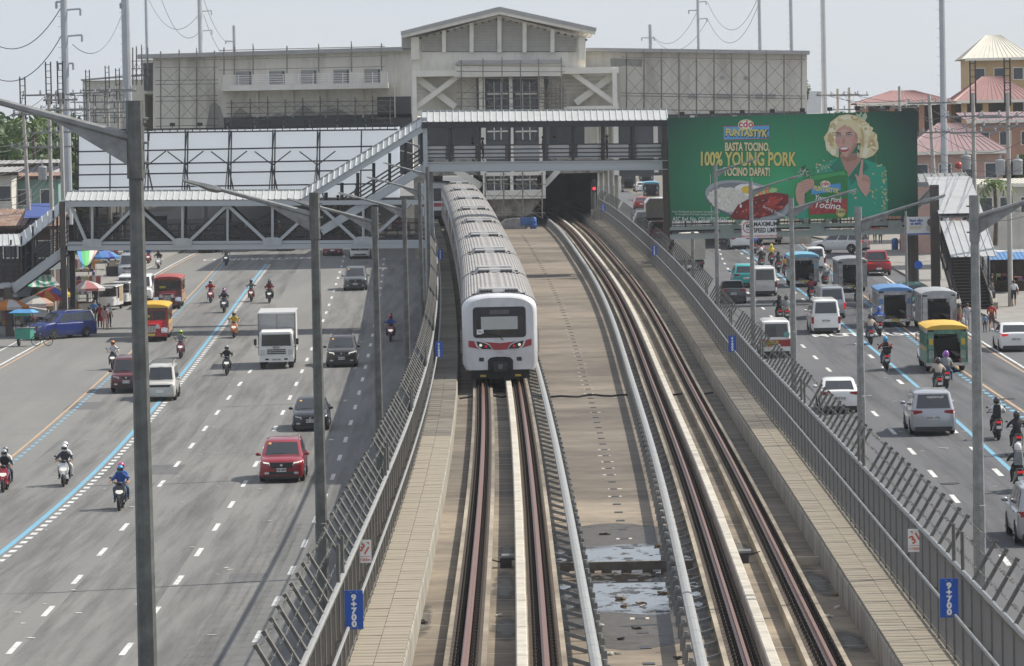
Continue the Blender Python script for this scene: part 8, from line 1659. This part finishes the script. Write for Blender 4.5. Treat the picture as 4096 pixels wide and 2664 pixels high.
moto('black scooter below the royal blue roofed jeepney', 3487, 1380, zr, K, BE, JN, hk, 'rider in beige shirt below the royal blue roofed jeepney', R_)
moto('grey scooter with a metal box close behind the blue roofed jeepney', 3522, 1347, zr, DK, BL, DK, (.04, .12, .4), 'rider in blue with blue helmet behind the jeepney', R_, box=GY, bare=False)
moto('black scooter left of the white vans', 3122, 1292, zr, K, K, K, hk, 'rider in black left of the white vans', R_, bare=False)
moto('dark scooter next to a lamp post left of the white vans', 3150, 1295, zr, DK, GY, BE, hk, 'rider in patterned shirt next to a lamp post', R_)
moto('red lit scooter right of the sky blue roofed jeepney', 3249, 1209, zr, K, (.22, .03, .04), DK, hk, 'rider in dark red jacket', R_, bare=False)
moto('motorcycle with a grey cargo box ahead of the vans', 3305, 1154, zr, DK, GY, DK, hw, 'rider in white helmet with a grey cargo box', R_, box=GY)
moto('red motorcycle half hidden by a right lamp post', 3438, 1226, zr, (.3, .02, .03), DK, DK, hk, 'rider half hidden by a right lamp post', R_, bare=False)
for d, x, y, c, sh, hm in (('farthest scooter in the bunch under the speed sign', 3022, 1016, K, BL, hk), ('scooter with pink topped rider in the bunch', 3051, 1054, K, (.4, .2, .2), hk), ('scooter with yellow clad rider in the bunch', 3089, 1061, K, YL, (.6, .55, .1)), ('scooter with white helmeted rider nearest the L shaped gap', 3049, 1078, DK, K, hw), ('black scooter behind the boxy white van', 3117, 1093, K, DK, hk), ('scooter with orange shirted rider beside the lamp post', 3146, 1112, K, (.6, .3, .05), BL)):
    moto(d.replace(' nearest the L shaped gap', ' beside the teal taxi'), x, y, zr, c, sh, DK, hm, 'rider on the '+d.replace(' nearest the L shaped gap', ' beside the teal taxi'), R_)
moto('black scooter at the right edge below the yellow roofed jeepney', 4078, 1828, zr, K, K, K, hk, 'rider in black at the right edge, upper one', R_, bare=False)
moto('black scooter lowest at the right edge', 4084, 1976, zr, K, K, K, hw, 'rider with white helmet and grey pack lowest at the right edge', R_, bare=False, pack=GY)
# ---------------------------------------------------------------- pedestrians
def ped(label, px, py, fz, pose, shirt, pants, face=0., dz=0., sc=.98, group='pedestrians', **kw):
    q_ = G(px, py, lambda Y: fz(Y)+dz); return person(label, pose, Matrix.Translation((q_.x, q_.y, fz(q_.y)+dz)) @ Matrix.Rotation(face, 4, 'Z'), shirt, pants, group, sc=sc, **kw)
ped('person in white shirt and dark trousers by the blue minivan', 358, 1326, zl, 'stand', WH, K, R(160), pack=None)
ped('person in black with a red backpack near the tricycles', 400, 1312, zl, 'stand', K, K, R(200), pack=RD)
d1 = ped('woman in a floral dress carrying a red bag near the tricycles', 421, 1320, zl, 'stand_shorts', (.45, .28, .27), (.45, .28, .27), R(170), hair='long'); MB().loft([[(-.13*k, -.05, z), (.13*k, -.05, z), (.13*k, .05, z), (-.13*k, .05, z)] for z, k in ((.62, .9), (.72, 1.1), (.95, .8), (1.0, .4))]).build('red_bag', cloth(RD), d1, loc=(.28, 0, 0))
ped('person in white shirt and cap beside the woman in a dress', 437, 1311, zl, 'stand', WH, K, R(150), hat=BE)
ped('person in a blue patterned jersey behind the white shirted person', 376, 1296, zl, 'stand', (.08, .16, .36), DK, R(180), helmet=None)
ped('person in dark shirt beside the first tricycle', 383, 1240, zl, 'stand', K, DK, R(30))
ped('shopper in grey shorts beside the striped tarp', 355, 1105, zl, 'stand_shorts', (.5, .25, .2), GY, R(90), sc=.95)
ped('vendor with a pale cloak behind the blue minivan', 215, 1262, zl, 'stand', GY, DK, R(0), hat=GY)
j = ped('man in red number 15 basketball jersey walking by the kerb', 3968, 1326, zr, 'walk_shorts', RD, (.12, .05, .05), R(170)); letter('15', (0, .20, 1.26), .2, mat('jersey_yellow', (.6, .45, .1), .7), j, 1, .004, (RXF, 0, math.pi))
ped('woman in pale grey clothes and mask crossing toward the jeepney', 3870, 1328, zr, 'walk', (.33, .36, .40), (.36, .38, .41), R(10), hair='long')
bw_ = ped('woman in brown top and maroon trousers carrying a bag behind the jeepney', 3838, 1330, zr, 'walk', (.22, .15, .09), (.14, .02, .03), R(120), hair='long'); MB().ball((-.3, -.05, .72), (.12, .09, .17), 8, 6).build('plastic_bag', cloth((.6, .56, .5)), bw_)
ped('child in blue beside the number 15 jersey man', 3940, 1330, zr, 'stand', (.15, .22, .35), DK, R(180), sc=.62)
ped('man in white shirt and black shorts walking on the right pavement', 4056, 1226, zr, 'walk_shorts', WH, K, R(180), dz=.14)
ped('person in dark shirt and blue jeans by the right shops', 3968, 1196, zr, 'stand', K, (.05, .12, .28), R(90), dz=.14)
for lab, x, y, sh, pa, pk in (('person in pink top walking on the far right slope', 3959, 922, (.5, .25, .25), DK, None), ('person in white top walking on the far right slope', 4020, 944, WH, DK, None), ('person with a yellow backpack under the small advert board', 3663, 1000, (.5, .45, .15), WH, YL), ('person in pale trousers on the pavement beyond the white car', 3470, 974, K, BE, None), ('person in red top beyond the white car', 3500, 972, RD, K, None), ('person in dark clothes beside the lamp base beyond the pickup', 3522, 976, K, K, None)):
    ped(lab, x, y, zr, 'walk', sh, pa, R(180), dz=.14, pack=pk)
a = fbz(1693, 652); zdk = a.z+.02
for lab, x, sh, hat in (('person in dark top leaning by the raised bridge railing', 2427, (.10, .07, .09), GY), ('person in blue top on the raised bridge span', 2218, (.10, .18, .24), None), ('person in dark headscarf on the raised bridge span', 1930, K, None), ('person in black at the left of the raised bridge span', 1890, K, None), ('person near the middle post of the raised bridge span', 2172, (.12, .08, .07), None)):
    p_ = P(x, 560, FB+1.2); person(lab, 'stand', Matrix.Translation((p_.x, FB+1.2, zdk)) @ Matrix.Rotation(R(90), 4, 'Z'), sh, K, 'people on the footbridge', hat=hat, sc=.95)
for lab, x, y, sh in (('person with an orange bag walking up the inclined bridge stair', 1425, 770, (.15, .06, .05)), ('person climbing low on the inclined bridge stair', 1350, 810, K)):
    t_ = (x-1290)/(1695-1290); p_ = fbz(1290, 915).lerp(fbz(1695, 662), t_); person(lab, 'walk', Matrix.Translation((p_.x, FB+1.3, p_.z)) @ Matrix.Rotation(R(90), 4, 'Z'), sh, DK, 'people on the footbridge', sc=.95)
# ---------------------------------------------------------------- haze
hb_ = MB().box(-720, 720, -30, 2640, -1.8, 48).build('haze', None); hb_['kind'] = 'stuff'
hm_ = bpy.data.materials.new('haze_air'); hm_.use_nodes = True; N = hm_.node_tree.nodes; N.remove(N['Principled BSDF'])
pv = N.new('ShaderNodeVolumePrincipled'); pv.inputs['Color'].default_value = (.90, .94, 1, 1); pv.inputs['Density'].default_value = .00012; pv.inputs['Anisotropy'].default_value = .2
hm_.node_tree.links.new(pv.outputs[0], N['Material Output'].inputs['Volume']); hb_.data.materials.clear(); hb_.data.materials.append(hm_)
